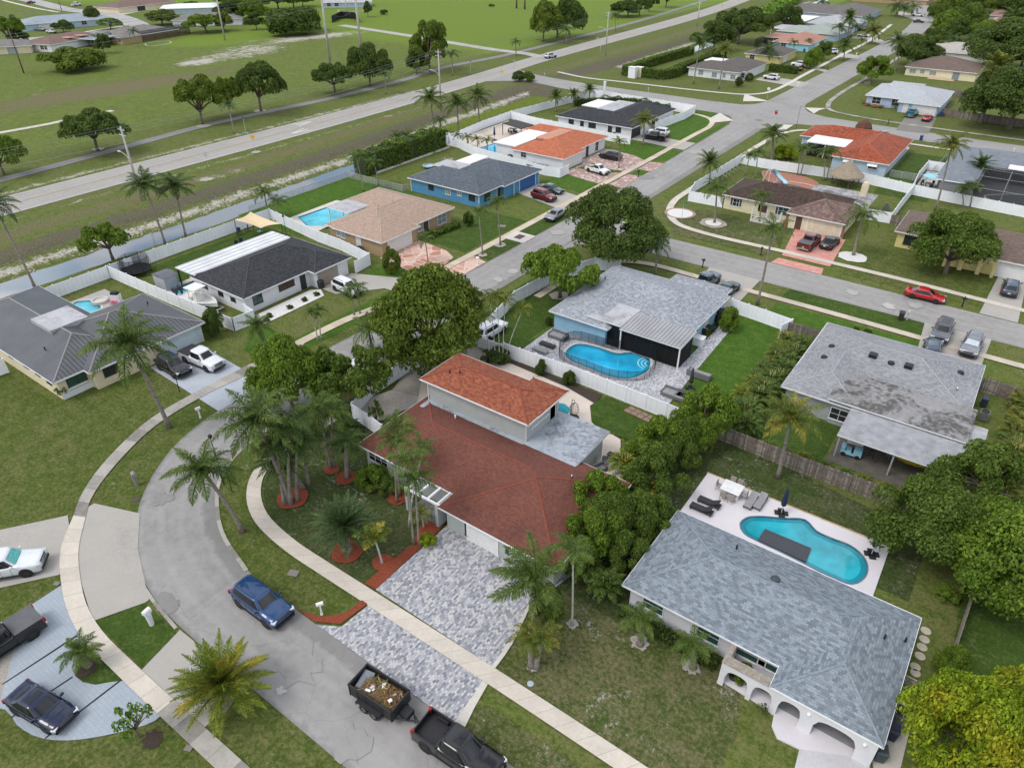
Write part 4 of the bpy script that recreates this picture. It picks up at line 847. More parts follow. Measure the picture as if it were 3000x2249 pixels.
  s.R.build('roof',[s.roof]+(extra or []),s.t);s.W.build('wall',s.wall,s.t);s.F.build('fascia',s.fascia,s.t);s.C.build('ridge_cap',s.ridge or WHITE,s.t)
  return s
def H(label,c,rz=0,**k): return House(label,org=c,rz=rz,**k)
# the house in the middle: red brown hip roof, an upper storey under an orange red roof
h=H('two storey house with a red brown shingle roof and an orange red upper roof',(-29,36),wall=ST_SAGE,roof=SH_REDBROWN,ridge=RIDGE_RED,slope=.33)
h.hip((-40.4,32.4,-24,42),gable='e');h.hip((-29.35,30.5,-18.05,42.0))
uz=5.35
h.block((-39.3,41.0,-28.1,46.0),uz-.05,2.3);h.block((-31.2,45,-28.1,46.4),uz-.05,2.3)
e0=MB();RR=h.R
h.hip((-40.0,40.5,-27.5,46.35),eave=uz,slope=.34,walls=False,roof=1);h.hip((-31.4,42.0,-27.45,47.0),eave=uz,slope=.34,walls=False,roof=1)
h.slab((-39.4,39.7,-28.1,41.2),z=3.0,thick=.12,mat=FLAT_GREY);h.slab((-28.3,40.35,-22.75,46.75),z=2.95,mat=FLAT_GREY,tilt=.0)
h.block((-28.2,41.2,-23.2,46.3),2.7);h.block((-40,41.8,-28.2,45.9),2.5)
h.window('E',240,1312,2.2,1.0,bars=2);h.garage('H',915,180,2.9,2.1);h.window('H',810,100,.16,1.5,WIND,bars=0);h.window('H',1075,225,.16,1.2,WIND,bars=0)
m=MB()
for k in range(4): m.box(-3.9+k*1.05+.1,-5.2,2.38,-3.75+k*1.05+.1,-3.6,2.55)
m.box(-4.1,-5.35,2.36,-.3,-5.2,2.56);m.build('entry_beams',WHITE,h.t)
MB().box(-.75,-5.4,0,-.45,-3.5,2.4).build('entry_pillar',ST_SAGE,h.t);MB().box(-4.1,-5.35,0,-3.85,-5.05,2.36).build('entry_pillar',ST_SAGE,h.t)
MB().box(-3.8,-5.3,.13,-.8,-3.5,.15).build('entry_floor',PAVER_DARK,h.t)
for x,y in ((703,758),(768,760)): h.vent('E',x,y,'pipe',BLACK)
h.vent('E',738,1052,'pipe',WHITE);h.vent('E',1492,1440,'pipe',CHROME)
for x0,y0 in ((-39.35,41.0),(-28.05,45.9),(-28.05,41.1)): MB().tube([(x0+29-.05,y0-36-.05,3.0),(x0+29-.05,y0-36-.05,uz-.1)],.055,6).build('downspout',WHITE,h.t)
h.window('E',1290,1075,2.6,.10,WHITE,plain('grey_shutter',(.34,.36,.36),.7),'door',3.75)
MB().box(6.6,3.75,2.72,8.0,4.35,3.05).build('skylight',[plain('skylight_frame',(.36,.38,.33),.6)],h.t)
h.done([SH_ORANGE])
# blue grey shingles in front on the right
h=H('long white stucco house with a blue grey shingle roof and arched porch',(-5,36),wall=ST_LILAC,roof=SH_BLUEGREY,slope=.36)
h.ridge=plain('blue_grey_ridge_cap',(.20,.235,.265),.85,.25,6)
h.hip((-13.6,32.15,4.05,41.4));h.hip((-2.45,30.42,4.1,41.35),walls=False)
h.block((-1.9,35.0,3.6,40.8),2.4)
for p in ((2020,605,'H'),(165,795,'I'),(430,915,'I'),(570,985,'I')): h.window(p[2],p[0],p[1],1.5 if p[0] !=430 else 2.2,1.1,pm=PANE_G,bars=0)
h.vent('I',600,440,'dome',plain('dark_vent',(.04,.05,.06),.6));h.vent('I',348,240,'pipe',BLACK);h.vent('I',1305,820,'pipe',BLACK);h.vent('I',1440,840,'pipe',BLACK)
def arcade(parent,org,a,b,H_,th,arches,mat,name='arcade_wall',capm=None):
 a,b=np.array(a),np.array(b);L_=np.linalg.norm(b-a);d=(b-a)/L_;nrm=np.array([-d[1],d[0]]);m=MB()
 P2=lambda s_,z,o: (a[0]+d[0]*s_+nrm[0]*o-org[0],a[1]+d[1]*s_+nrm[1]*o-org[1],z)
 cur=0.
 def col(s0,s1,zb0,zb1,z1):     # one vertical slice with a bottom that may slope
  for o,fl in ((0,0),(th,1)):
   q=[P2(s0,zb0,o),P2(s1,zb1,o),P2(s1,z1,o),P2(s0,z1,o)];m.add(q if not fl else q[::-1],[(0,1,2,3)])
  m.add([P2(s0,zb0,th),P2(s1,zb1,th),P2(s1,zb1,0),P2(s0,zb0,0)],[(0,1,2,3)]);m.add([P2(s0,z1,0),P2(s1,z1,0),P2(s1,z1,th),P2(s0,z1,th)],[(0,1,2,3)])
 def end(s_,z0,z1,f): q=[P2(s_,z0,0),P2(s_,z0,th),P2(s_,z1,th),P2(s_,z1,0)];m.add(q if f else q[::-1],[(0,1,2,3)])
 for s0,s1,sp,top in arches:
  col(cur,s0,0,0,H_);end(cur,0,H_ if cur==0 else sp,True);end(s0,0,sp,False)
  n=12;w=s1-s0
  zf=lambda t: sp+(top-sp)*(1-abs(2*t-1)**2.6)**(1/2.6)
  for i in range(n): col(s0+w*i/n,s0+w*(i+1)/n,zf(i/n),zf((i+1)/n),H_)
  cur=s1
 col(cur,L_,0,0,H_);end(cur,0,arches[-1][2],True);end(L_,0,H_,False)
 if capm: m.cbox((0,0,-5),(.01,.01,.01))
 return m.build(name,mat,parent)
ww=plain('bright_white_stucco',(.60,.60,.62),.8,.06,1)
arcade(h.t,(-5,36),(-5.5,30.55),(-1.95,30.55),2.30,.45,[(.36,1.85,1.05,1.75),(2.15,3.4,1.05,1.75)],ww);arcade(h.t,(-5,36),(-1.95,30.5),(3.9,30.5),2.32,.45,[(.25,1.6,1.1,1.88),(2.4,4.85,1.1,1.85)],ww)
arcade(h.t,(-5,36),(-5.5,32.6),(-5.5,31.1),2.32,.3,[(.3,1.2,1.0,1.6)],ww)
MB().box(-.52,-5.55,2.33,2.6,-4.85,2.37).build('wall_cap',plain('mossy_wall_cap',(.25,.22,.18),.95,.35,4),h.t);MB().box(-.52,-4.85,2.33,-.18,-3.4,2.37).build('wall_cap',MATS['mossy_wall_cap'],h.t)
MB().box(3.0,-4.9,.13,8.4,-1,.16).build('garage_floor',plain('garage_floor_grey',(.22,.22,.23),.8,.15,1),h.t)
for x,y in ((818,1310),(1180,1508)):
 b=(0 if x < 900 else 0)
 q=ray('I',x,y);k=30.48/q[1];p=np.array([q[0]*k,30.48,CAMH+q[2]*k]);MB().lathe([(.01,-.12),(.1,-.1),(.13,0),(.1,.12),(.01,.14)],10,0,(p[0]+5,p[1]-36,p[2])).build('wall_lamp',WHITE,h.t,True)
h.done()
# sky blue house with the fenced pool
h=H('sky blue house with a silver grey shingle roof, flat patio roof and corrugated awning',(-32,72),wall=ST_SKY,roof=SH_SILVER,slope=.3)
h.ridge=plain('silver_ridge',(.27,.29,.31),.85,.2,6)
h.hip((-40.6,63.8,-32.6,80.2));h.hip((-40.5,69.3,-24.5,80.1));h.hip((-32.5,67.9,-24.45,79.9));h.hip((-32.6,79.2,-25,82.2),slope=.3,gable='')
h.slab((-36.1,64.6,-31.4,69.6),z=3.0,mat=FLAT_PALE);h.slab((-31.35,64.2,-23.8,68.4),z=2.85,thick=.1,mat=PANEL_GREY,posts=((-24.0,64.4),(-31.2,64.4)),tilt=.06)
h.window('F',155,430,1.0,2.0,WHITE,WINF,'door',1.05);h.window('F',85,500,.9,2.0,WHITE,WIND,'door',1.05)
m=MB();m.box(-3.9,-7.3,.12,.7,-7.25,2.7);m.box(.7,-7.3,.12,8.0,-7.25,2.72);m.box(8.0,-7.3,.12,8.05,-4.2,2.72);m.build('screen_wall',SCREEN,h.t)
for x in (-3.9,-1.6,.7,2.6,4.5,6.3): MB().box(x-.04,-7.33,.1,x+.04,-7.24,2.72).build('screen_post',BLACK,h.t)
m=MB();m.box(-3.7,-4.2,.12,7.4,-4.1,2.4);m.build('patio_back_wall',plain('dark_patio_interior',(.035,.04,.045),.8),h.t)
h.vent('E',1708,150,'pipe',BLACK)
h.done()
# weathered grey roof with mildewed flat part
h=H('grey stucco house with a weathered grey shingle roof and mildew stained flat section',(-5,72),wall=ST_GREY,roof=SH_GREYOLD,slope=.3,ridge=plain('pale_weathered_ridge',(.31,.315,.325),.9,.15,4))
h.hip((-12.8,63.9,-5.4,80.2));h.hip((-12.75,69.0,3.3,80.25))
h.slab((-8.3,63.75,3.7,69.2),z=2.95,mat=FLAT_DIRTY,tilt=.075);h.block((-7.8,64.2,3.0,69.3),2.75)
h.slab((-6.05,58.9,3.7,63.6),z=2.55,thick=.14,mat=plain('weathered_patio_shingle',(.27,.275,.29),.9,.3,1.2,fine=.2),posts=((-5.8,59.1),(-1.2,59.1),(3.4,59.1)),pmat=ST_GREY,tilt=.05)
h.slab((3.75,63.3,5.0,67.7),z=2.6,mat=plain('pale_weathered_patio',(.32,.335,.34),.9,.3,1.2,fine=.2),posts=((4.8,63.5),(4.8,67.5)),pmat=ST_GREY)
MB().box(-1.2,-14,.02,10.2,-7.9,.05).build('patio_floor',plain('dark_patio_slab',(.10,.09,.075),.9,.3,1),h.t)
h.window('F',1018,1030,2.4,1.2,WINF,bars=2)
for x,y in ((1232,648),(1462,718)): h.vent('F',x,y,'box',BLACK)
for x,y in ((966,586),(917,656),(1350,694),(1800,757)): h.vent('F',x,y,'dome',BLACK)
h.vent('F',1775,870,'pipe',CHROME)
h.done()
# dark metal roof on the left
h=H('cream house with a dark standing seam metal roof at the left of the bend',(-80,30),wall=ST_CREAM,roof=METAL_ROOF,slope=.36)
h.ridge=plain('grey_metal_ridge',(.24,.22,.21),.5,.1,3)
h.hip((-97,21.4,-72.5,31.5));h.hip((-84.2,24.5,-71.4,38.1),roof=0)
h.slab(px=[('D',205,405),('D',320,480),('D',570,390)],z=4.38,thick=1.75,mat=FLAT_PALE,edge=FLAT_PALE)
h.block((-73.6,21.9,-73.05,31),.95);h.W.box(7.0,-8.1,0,7.05,.5,1.0)
h.window('D',500,805,1.9,1.2,WIND,PANE_G);h.window('D',700,690,1.5,1.2,WIND);h.garage('D',1190,560,4.9,2.1,plain('pale_blue_garage_door',(.50,.58,.62),.6))
for x,y in ((165,705),(240,755),(315,810),(65,640)): h.window('D',x,y,.9,.45,WIND,bars=0)
MB().box(6.93,-8.05,0,7.08,1.0,.95).build('plinth',ST_WHITE,h.t)
h.vent('D',293,608,'pipe',BLACK);h.vent('D',958,312,'pipe',BLACK)
h.done()
# white house with charcoal roof
h=H('white house with a charcoal shingle roof and a white panel patio roof',(-78,52),wall=ST_WHITE,roof=SH_CHARCOAL,slope=.36,ridge=plain('charcoal_ridge',(.05,.052,.056),.85,.2,5))
h.hip((-83.9,44.4,-72.7,61.2));h.hip((-81,54.6,-71.4,61.2))
h.slab((-87.6,44.7,-83.2,60.6),z=2.75,thick=.16,mat=PANEL_WHITE,posts=((-87.4,44.9),(-87.4,52),(-87.4,60.4)),pmat=BLACK)
h.garage('D',2125,130,3.6,2.1,plain('taupe_garage_door',(.30,.26,.22),.6));h.window('D',1855,185,2.4,.9,WIND,plain('brown_glass',(.06,.035,.025),.3));h.window('D',1668,275,1.3,1.2,WIND,PANE_G);h.door('D',1960,150,1.0,2.1)
for x,y in ((1330,195),(1430,243),(1510,280)): h.window('D',x,y,.9,.45,WIND,bars=0)
h.done()
# tan house
h=H('tan stucco house with a pinkish tan shingle hip roof',(-78,76),wall=ST_TAN,roof=SH_TAN,slope=.34,ridge=plain('tan_ridge',(.40,.30,.24),.85,.15,5))
h.hip((-83.9,67.4,-72.5,84.6));h.hip((-89.6,76.3,-72.6,84.9));h.hip((-82,67.1,-71.5,75.5))
h.slab((-89.0,72.5,-84.0,78.5),z=2.75,mat=FLAT_PALE,posts=((-88.8,72.7),(-88.8,75.5)))
h.garage('B',380,1575,4.9,2.1);h.window('B',650,1410,2.0,1.7,WINF,PANE_L);h.window('B',515,1465,1.5,1.3,pm=PANE_L);h.door('B',112,1560,.9,2.1,WINF);h.door('B',548,1475,1.2,2.1,plain('brown_door',(.07,.04,.025),.6));h.window('B',8,1500,.8,1.1,pm=PANE_L);h.window('A',2180,1500,1.0,1.0,pm=PANE_L)
h.vent('B',330,1305,'pipe',ST_TAN);h.vent('B',238,1340,'pipe',ST_TAN)
h.done()
# bright blue house
h=H('bright blue house with a slate grey shingle roof',(-80,100),wall=ST_BLUE,roof=SH_SLATE,slope=.34,ridge=plain('slate_ridge',(.11,.13,.145),.85,.15,5))
h.hip((-89.4,91.8,-73.0,101.3));h.hip((-84.8,98,-72.3,109.9));
h.slab((-89.8,99.2,-84.0,103.4),z=3.0,mat=FLAT_PALE);h.slab((-88,103.4,-84.6,109.8),z=2.9,mat=FLAT_WHITE);h.block((-88.6,99,-84.4,103),2.8)
h.garage('B',1205,1190,4.9,2.15,plain('navy_garage_door',(.02,.10,.28),.6),WHITE);h.window('B',580,1195,1.1,1.1,WIND);h.window('B',690,1228,1.1,1.2,pm=PANE_L);h.window('B',765,1245,.9,.9,pm=PANE_L);h.window('B',845,1272,1.2,1.2,WIND);h.window('B',945,1270,1.6,1.3,WIND);h.door('B',1020,1235,1.0,2.1)
for a_ in ((-72.55,101.2),(-72.75,109.4),(-89,92.25),(-73.4,92.2)): MB().tube([(a_[0]+80,a_[1]-100,0),(a_[0]+80,a_[1]-100,2.4)],.07,6).build('downspout',WHITE,h.t)
h.done()
# orange tile house
h=H('white house with an orange barrel tile roof and white flat patio roof',(-80,127),wall=ST_WHITE,roof=TILE_ORANGE,slope=.30,ridge=plain('orange_tile_ridge',(.48,.15,.08),.7,.15,5))
h.hip((-85.4,117.7,-72.6,126.0));h.hip((-84.5,120,-74.0,137.6));h.hip((-92,131.8,-78,137.9))
h.slab((-90,118.4,-84.6,131.2),z=2.95,mat=FLAT_WHITE);h.block((-89.6,118.8,-84.8,130.8),2.8)
h.slab((-83.5,124.2,-79,133.2),z=3.7,thick=.3,mat=plain('salmon_flat_roof',(.45,.22,.15),.8),edge=plain('salmon_edge',(.45,.2,.13),.8))
h.garage('B',1495,1055,4.9,2.15);h.window('B',1180,1000,1.2,1.1);h.window('B',1655,940,1.2,2.0);h.window('B',1590,1000,1.1,2.0,WHITE,WIND,'door',1.05)
h.vent('B',1355,890,'box',MATS['orange_tile_ridge']);h.vent('B',1435,855,'box',MATS['orange_tile_ridge'])
h.done()
# dark roof by the corner
h=H('white house with a long charcoal roof inside white walls near the corner',(-82,157),wall=ST_WHITE,roof=SH_CHARCOAL,slope=.34,ridge=plain('charcoal_ridge2',(.045,.047,.052),.85,.2,5))
h.hip((-93.2,146.6,-73.0,156.5));h.hip((-84.5,150,-73.1,169.4))
h.slab((-88.4,156.3,-83.6,168.5),z=2.85,mat=FLAT_PALE);h.slab((-93.4,158.7,-88.6,167),z=2.75,mat=FLAT_WHITE)
for x,y,w in ((1490,772,1.3),(1560,785,.8),(1625,808,1.8),(1795,835,1.2)): h.window('B',x,y,w,1.2,WIND)
h.door('B',1740,845,1.1,2.1);h.garage('B',1905,880,4.5,2.1,WIND);h.window('B',2030,780,3,1.2,WIND)
h.done()
# deep red tile across the street
h=H('pale blue house with a deep red tile roof on the corner',(-30,162),wall=ST_LBLUE,roof=TILE_RED,slope=.34,ridge=plain('deep_red_ridge',(.42,.10,.045),.75,.15,5))
h.hip((-41.3,162.4,-21,172.8));h.hip((-31.8,150.5,-20.9,172.6))
h.slab((-38.3,156.8,-30.6,163.2),z=2.9,mat=FLAT_WHITE,posts=((-38.1,157),(-34.5,157)))
MB().box(-8.0,-5.0,.1,-1.6,-4.95,2.6).build('screen_wall',SCREEN,h.t)
for x,y in ((1075,1045),(1230,1078)):
 o=h.window('C',x,y,1.5,.9)
for p in ((1075,1040),(1230,1072),(1420,1020),(1410,1050)):
 b=h.hit('C',*p)
 if b:
  q=b[1];ax,n=b[2],b[3];m=MB();r={(0,1): pi/2,(1,-1): 0,(1,1): pi,(0,-1): -pi/2}[(ax,n)]
  T=Matrix.Translation((q.x,q.y,2.1)) @ Matrix.Rotation(r,4,'Z');m.add([T @ Vector(v) for v in ((-.9,-.02,.12),(.9,-.02,.12),(.9,-.75,-.3),(-.9,-.75,-.3),(-.9,-.02,.07),(.9,-.02,.07),(.9,-.75,-.35),(-.9,-.75,-.35))],[(3,2,1,0),(4,5,6,7),(2,3,7,6),(0,3,7,4),(1,2,6,5)]);m.build('window_awning',WHITE,h.t)
h.done()
# brown tile house with chimney
h=H('cream house with dark brown and mottled tile roofs, porch and white garage door',(-30,120),wall=ST_PALEYEL,roof=TILE_BROWN,slope=.34,ridge=plain('brown_tile_ridge',(.10,.07,.055),.8,.2,5))
h.hip((-40.2,116.2,-20.3,126.6));h.hip((-28.4,113.7,-19.3,123.8),roof=1)
h.slab((-28.5,123.5,-18.5,130.4),z=2.7,mat=blotchy('patchy_mildewed_roof',(.22,.22,.22),(.42,.42,.42),.6,.8,(.05,.05,.05),.46));h.block((-28,123.8,-19.3,130),2.5)
m=MB();m.box(9.0,8.2,0,10.0,9.1,4.6);m.box(9.1,8.3,4.6,9.9,9.0,4.9);m.build('chimney',ST_CREAM,h.t)
h.garage('C',910,1490,5.0,2.2,plain('cream_garage_door',(.60,.55,.42),.6));h.window('C',350,1312,1.6,1.2);h.window('C',520,1350,1.4,1.2,WINF,plain('brown_shutter',(.09,.045,.03),.7),'door',1.3);h.window('C',650,1365,2.4,1.4,pm=PANE_G);h.door('C',755,1420,1.0,2.1,plain('wood_door',(.10,.05,.03),.6))
for x,y in ((375,1320),(318,1305),(500,1345),(610,1360)): h.window('C',x,y,.35,1.2,WHITE,MATS['brown_shutter'],'shutter',1.5)
m=MB()
m.box(1.55,-5.85,0,1.95,-5.75,2.3);m.box(10.3,-5.85,0,10.6,-5.74,2.3);m.build('brick_pier',plain('red_brick_pier',(.28,.10,.07),.85,.25,8),h.t)
m=MB()
for k in range(12): m.box(-3.6+k*.4,-6.55,.15,-3.55+k*.4,-6.5,.95)
m.box(-3.7,-6.58,.93,.9,-6.47,1.0)
for x in (-3.7,-1.3,.9): m.box(x-.08,-6.6,0,x+.08,-6.44,2.35)
m.build('porch_railing',WHITE,h.t);MB().box(-3.8,-6.7,0,1.0,-3.6,.12).build('porch_floor',WALK_PALE,h.t)
h.done([TILE_MAUVE])
# periwinkle house
h=H('periwinkle house with a pale grey roof and white double garage',(-30,218),wall=ST_PERI,roof=SH_PALE,slope=.25,ridge=plain('pale_ridge',(.42,.44,.46),.8,.1,4))
h.hip((-40,213.0,-21.8,231.5));h.hip((-31.5,209.5,-21.6,225.6))
h.slab((-37,224.5,-29,231),z=3.6,mat=FLAT_PALE)
h.garage('C',1560,715,5.2,2.2);h.window('C',1255,652,2.0,1.5);h.window('C',1390,665,2.6,1.6,bars=2);h.door('C',1445,690,1,2.1,WINF)
h.done()
h=H('long pale yellow house with a brown roof seen from behind',(-30,272),wall=ST_PALEYEL,roof=SH_DIM,slope=.3,ridge=plain('dusky_ridge',(.16,.12,.1),.8,.15,4))
h.hip((-40.4,263.9,-20.2,281.5));
for x,y,w in ((1490,462,1.8),(1553,465,1.2),(1620,475,1.8)): h.window('C',x,y,w,1.0,pm=PANE_L)
h.door('C',1765,505,1.9,2.1,PANE_L);MB().box(-3,-11,.1,4.2,-8.0,.14).build('patio_slab',plain('tan_slab',(.45,.34,.2),.9),h.t)
h.done()
h=H('pale house with a beige roof behind two palms and a dark car',(-32,310),wall=ST_WHITE,roof=plain('beige_roof',(.36,.34,.30),.85,.15,1),slope=.28)
h.hip((-42,301,-22.5,318));h.window('C',1805,295,2,1.2);h.window('C',1720,275,2,1.2);h.window('C',1850,330,1.4,1.8);h.done()
# left of the far street
h=H('white house with a grey brown roof beside a long clipped hedge',(-85,234),wall=ST_WHITE,roof=SH_GREYBROWN,slope=.33,ridge=plain('gb_ridge',(.12,.11,.1),.8,.15,4))
h.hip((-94.6,223.4,-77.8,234));h.hip((-89.5,226,-76.8,244.8))
for x,y,w in ((118,470,1.5),(205,485,1.5),(268,490,.9),(325,500,1.5)): h.window('C',x,y,w,1.2,pm=PANE_L)
h.garage('C',510,470,4.8,2.1);h.slab((-94.6,236,-89,243),z=2.8,mat=FLAT_WHITE);h.window('C',395,490,1.4,1.2);h.done()
h=H('small yellow house with a grey brown roof behind a palm',(-83,267),wall=ST_YEL,roof=SH_GREYBROWN,slope=.32)
h.hip((-89.8,258.8,-77.0,276.3));h.window('C',450,368,1.6,1.4);h.garage('C',660,395,4.0,2.1);h.done()
h=H('turquoise house with a salmon tile roof on the far street',(-85,300),wall=plain('turquoise_stucco',(.28,.54,.60),.8),roof=TILE_SALMON,slope=.3)
h.hip((-91.2,290.8,-77.2,314));h.slab((-97,298,-90,312),z=2.9,mat=TILE_SALMON,posts=((-96.8,298.3),(-93,298.3)));h.window('C',655,282,1.8,1.4);h.garage('C',870,285,4.5,2.2);MB().box(-11.8,-1.7,.1,-6.2,-1.6,2.7).build('screen_wall',SCREEN,h.t);h.done()
h=H('blue grey house with a green grey roof and carport',(-86,332),wall=plain('grey_blue_stucco',(.30,.40,.48),.8),roof=plain('green_grey_roof',(.27,.30,.27),.85,.12,.6),slope=.28)
h.hip((-99.5,320.5,-83,334));h.hip((-93,322,-75.6,345));h.slab((-103,324,-95,338),z=2.9,mat=FLAT_PALE,posts=((-102.8,324.3),));h.window('C',850,222,2,1.2);h.window('C',1010,225,1.6,1.8,WHITE,WINF,'door',1);h.garage('C',1060,195,4,2.1);h.done()
h=H('long house with a pale grey roof and a wide white awning',(-88,370),wall=ST_LBLUE,roof=plain('pale_grey_roof',(.33,.34,.34),.85,.12,.6),slope=.25)
h.hip((-98,352,-77,376));h.slab((-112,350,-97,372),z=3.3,mat=FLAT_WHITE,posts=((-111.5,350.5),(-105,350.5)));h.window('C',1150,165,2,1.4);h.done()
h=H('house with a dark brown grey roof at the far bend',(-98,408),wall=ST_LBLUE,roof=plain('dark_grey_roof',(.12,.11,.105),.85,.2,.6),slope=.3)
h.hip((-122,392,-84,412));h.hip((-104,390,-82,425));h.done()
h=H('tan house with an orange brown roof at the head of the far street',(-84,500),wall=ST_TAN,roof=plain('orange_brown_roof',(.36,.19,.12),.85,.15,.6),slope=.25)
h.hip((-112,486,-72,512));h.slab((-134,500,-112,524),z=3.4,mat=FLAT_WHITE);h.window('C',1500,60,3,1.5);h.done()
h=H('house with a salmon roof half hidden by trees at the upper right',(-15,400),wall=ST_WHITE,roof=plain('salmon_roof',(.46,.24,.18),.85,.12,.6),slope=.22)
h.hip(px=[('C',1940,180),('C',2140,190),('C',2120,120)]);h.done()
h=H('house with a dull brown roof deep in the upper right trees',(-25,470),wall=ST_GREY,roof=plain('dull_brown_roof',(.2,.11,.09),.85,.12,.6),slope=.22)
h.hip(px=[('C',1985,100),('C',2080,105),('C',2060,60)]);h.done()
# right edge
h=H('grey house with a slate roof and a screened pool cage at the right edge',(-2,162),wall=ST_DGREY,roof=plain('slate_roof_right',(.16,.18,.205),.85,.18,1.2,fine=.15),slope=.3)
h.hip((-12.6,148.5,-5.8,172.5));h.hip((-12.5,160,14,172.4));h.block((-11.6,146.9,-8.0,149.4),2.4);h.hip((-12.2,146.6,-7.6,152),walls=False,slope=.2)
h.slab((-2.5,157.5,.8,160.5),z=3.4,mat=FLAT_WHITE);h.done()
h=H('yellow house with a brown roof behind a round tree at the right edge',(0,120),wall=ST_YEL,roof=SH_DIM,slope=.33,ridge=plain('dim_ridge',(.20,.145,.12),.85,.15,4))
h.hip((-12.8,115.4,-4.5,126.3));h.hip((-5,112.2,12,124.6));h.window('C',1480,1560,1.9,1.3,WIND);h.garage('F',2150,105,4.5,2.2,GDOOR)
arcade(h.t,(0,120),(-5.2,112.0),(1.2,111.6),2.4,.3,[(.4,1.9,1.3,2.0),(2.5,4.2,1.3,2.05),(4.7,6.0,1.3,2.0)],ST_YEL);h.done()
# estate across the field, seen far away at the upper left
def far_house(label,corner,along,wall,roof,slope=.25):
 a=P(*corner,2.5);b=P(*along,2.5);rz=atan2(b[1]-a[1],b[0]-a[0]);return House(label,org=(a[0],a[1]),rz=rz,wall=wall,roof=roof,slope=slope)
def hl(hh,r,**k):
 f=hh.to;hh.to=lambda q: q;o=hh.hip(r,**k);hh.to=f;return o
FR1=plain('far_blue_grey_roof',(.24,.28,.32),.85,.15,.5);FR2=plain('far_brown_roof',(.16,.10,.08),.85,.2,.5);FR3=plain('far_grey_roof',(.16,.15,.14),.85,.2,.5)
h=far_house('pale blue house with arched porch across the field',('A',190,160),('A',590,130),ST_LBLUE,FR1);hl(h,(-3,0,34,17));
for x in (355,395): h.window('A',x,155,2.2,2.1,WHITE,WIND,'door',1.1)
for x in (465,540): h.window('A',x,130,2,1.5)
h.garage('A',300,170,5,2.4);h.done()
h=far_house('white house with a dark brown and orange roof behind a shrub',('A',340,290),('A',640,235),ST_WHITE,FR2);hl(h,(-1,0,27,15));h.window('A',270,300,1.5,1.3,z=1.4);h.window('A',300,320,1.2,1.3,z=1.4)
f=h.to;h.to=lambda q: q;h.slab((9,1,11.5,7),z=3.6,mat=plain('terracotta_strip',(.38,.17,.1),.8));h.slab((15,1,17.5,7),z=3.6,mat=MATS['terracotta_strip']);h.slab((12,-8,26,0),z=2.9,mat=plain('blue_grey_awning',(.20,.24,.27),.7),posts=((0,0),));h.to=f
h.done()
h=far_house('tan house with a grey roof and a black pool cage across the field',('A',800,245),('A',1120,195),ST_TAN,FR3);hl(h,(-1,0,27,18));hl(h,(-1,0,10,20));h.window('A',720,228,1.5,1.2,z=1.4);h.window('A',768,242,1.5,1.2,z=1.4);h.done()
h=far_house('small white house with a brown roof beside tall trees across the field',('A',1105,135),('A',1300,130),ST_WHITE,FR3);hl(h,(0,0,30,17));h.done()
h=far_house('cream house with a brown roof and dark garage at the top edge',('A',890,40),('A',1140,10),ST_CREAM,FR2);hl(h,(-12,0,26,18));h.garage('A',915,55,5,2.4,WIND);h.window('A',850,20,3,1.5);h.done()
h=far_house('long building with a bright white roof near the top edge',('A',1030,60),('A',1200,55),ST_LBLUE,plain('far_white_roof',(.66,.68,.70),.7));hl(h,(0,0,34,18),slope=.15);h.done()
h=far_house('dark roofed garage house at the left edge across the field',('A',15,305),('A',125,300),ST_CREAM,FR3);hl(h,(-14,0,9,13));h.garage('A',90,350,3.4,2.2,ST_GREY);h.done()
h=far_house('pale blue house with a pool by the end of the gravel lane',('A',2085,20),('A',2211,18),ST_LBLUE,FLAT_PALE);hl(h,(0,0,26,16));h.window('A',2130,30,2,1.5);h.window('A',2180,30,2,1.5);h.done()
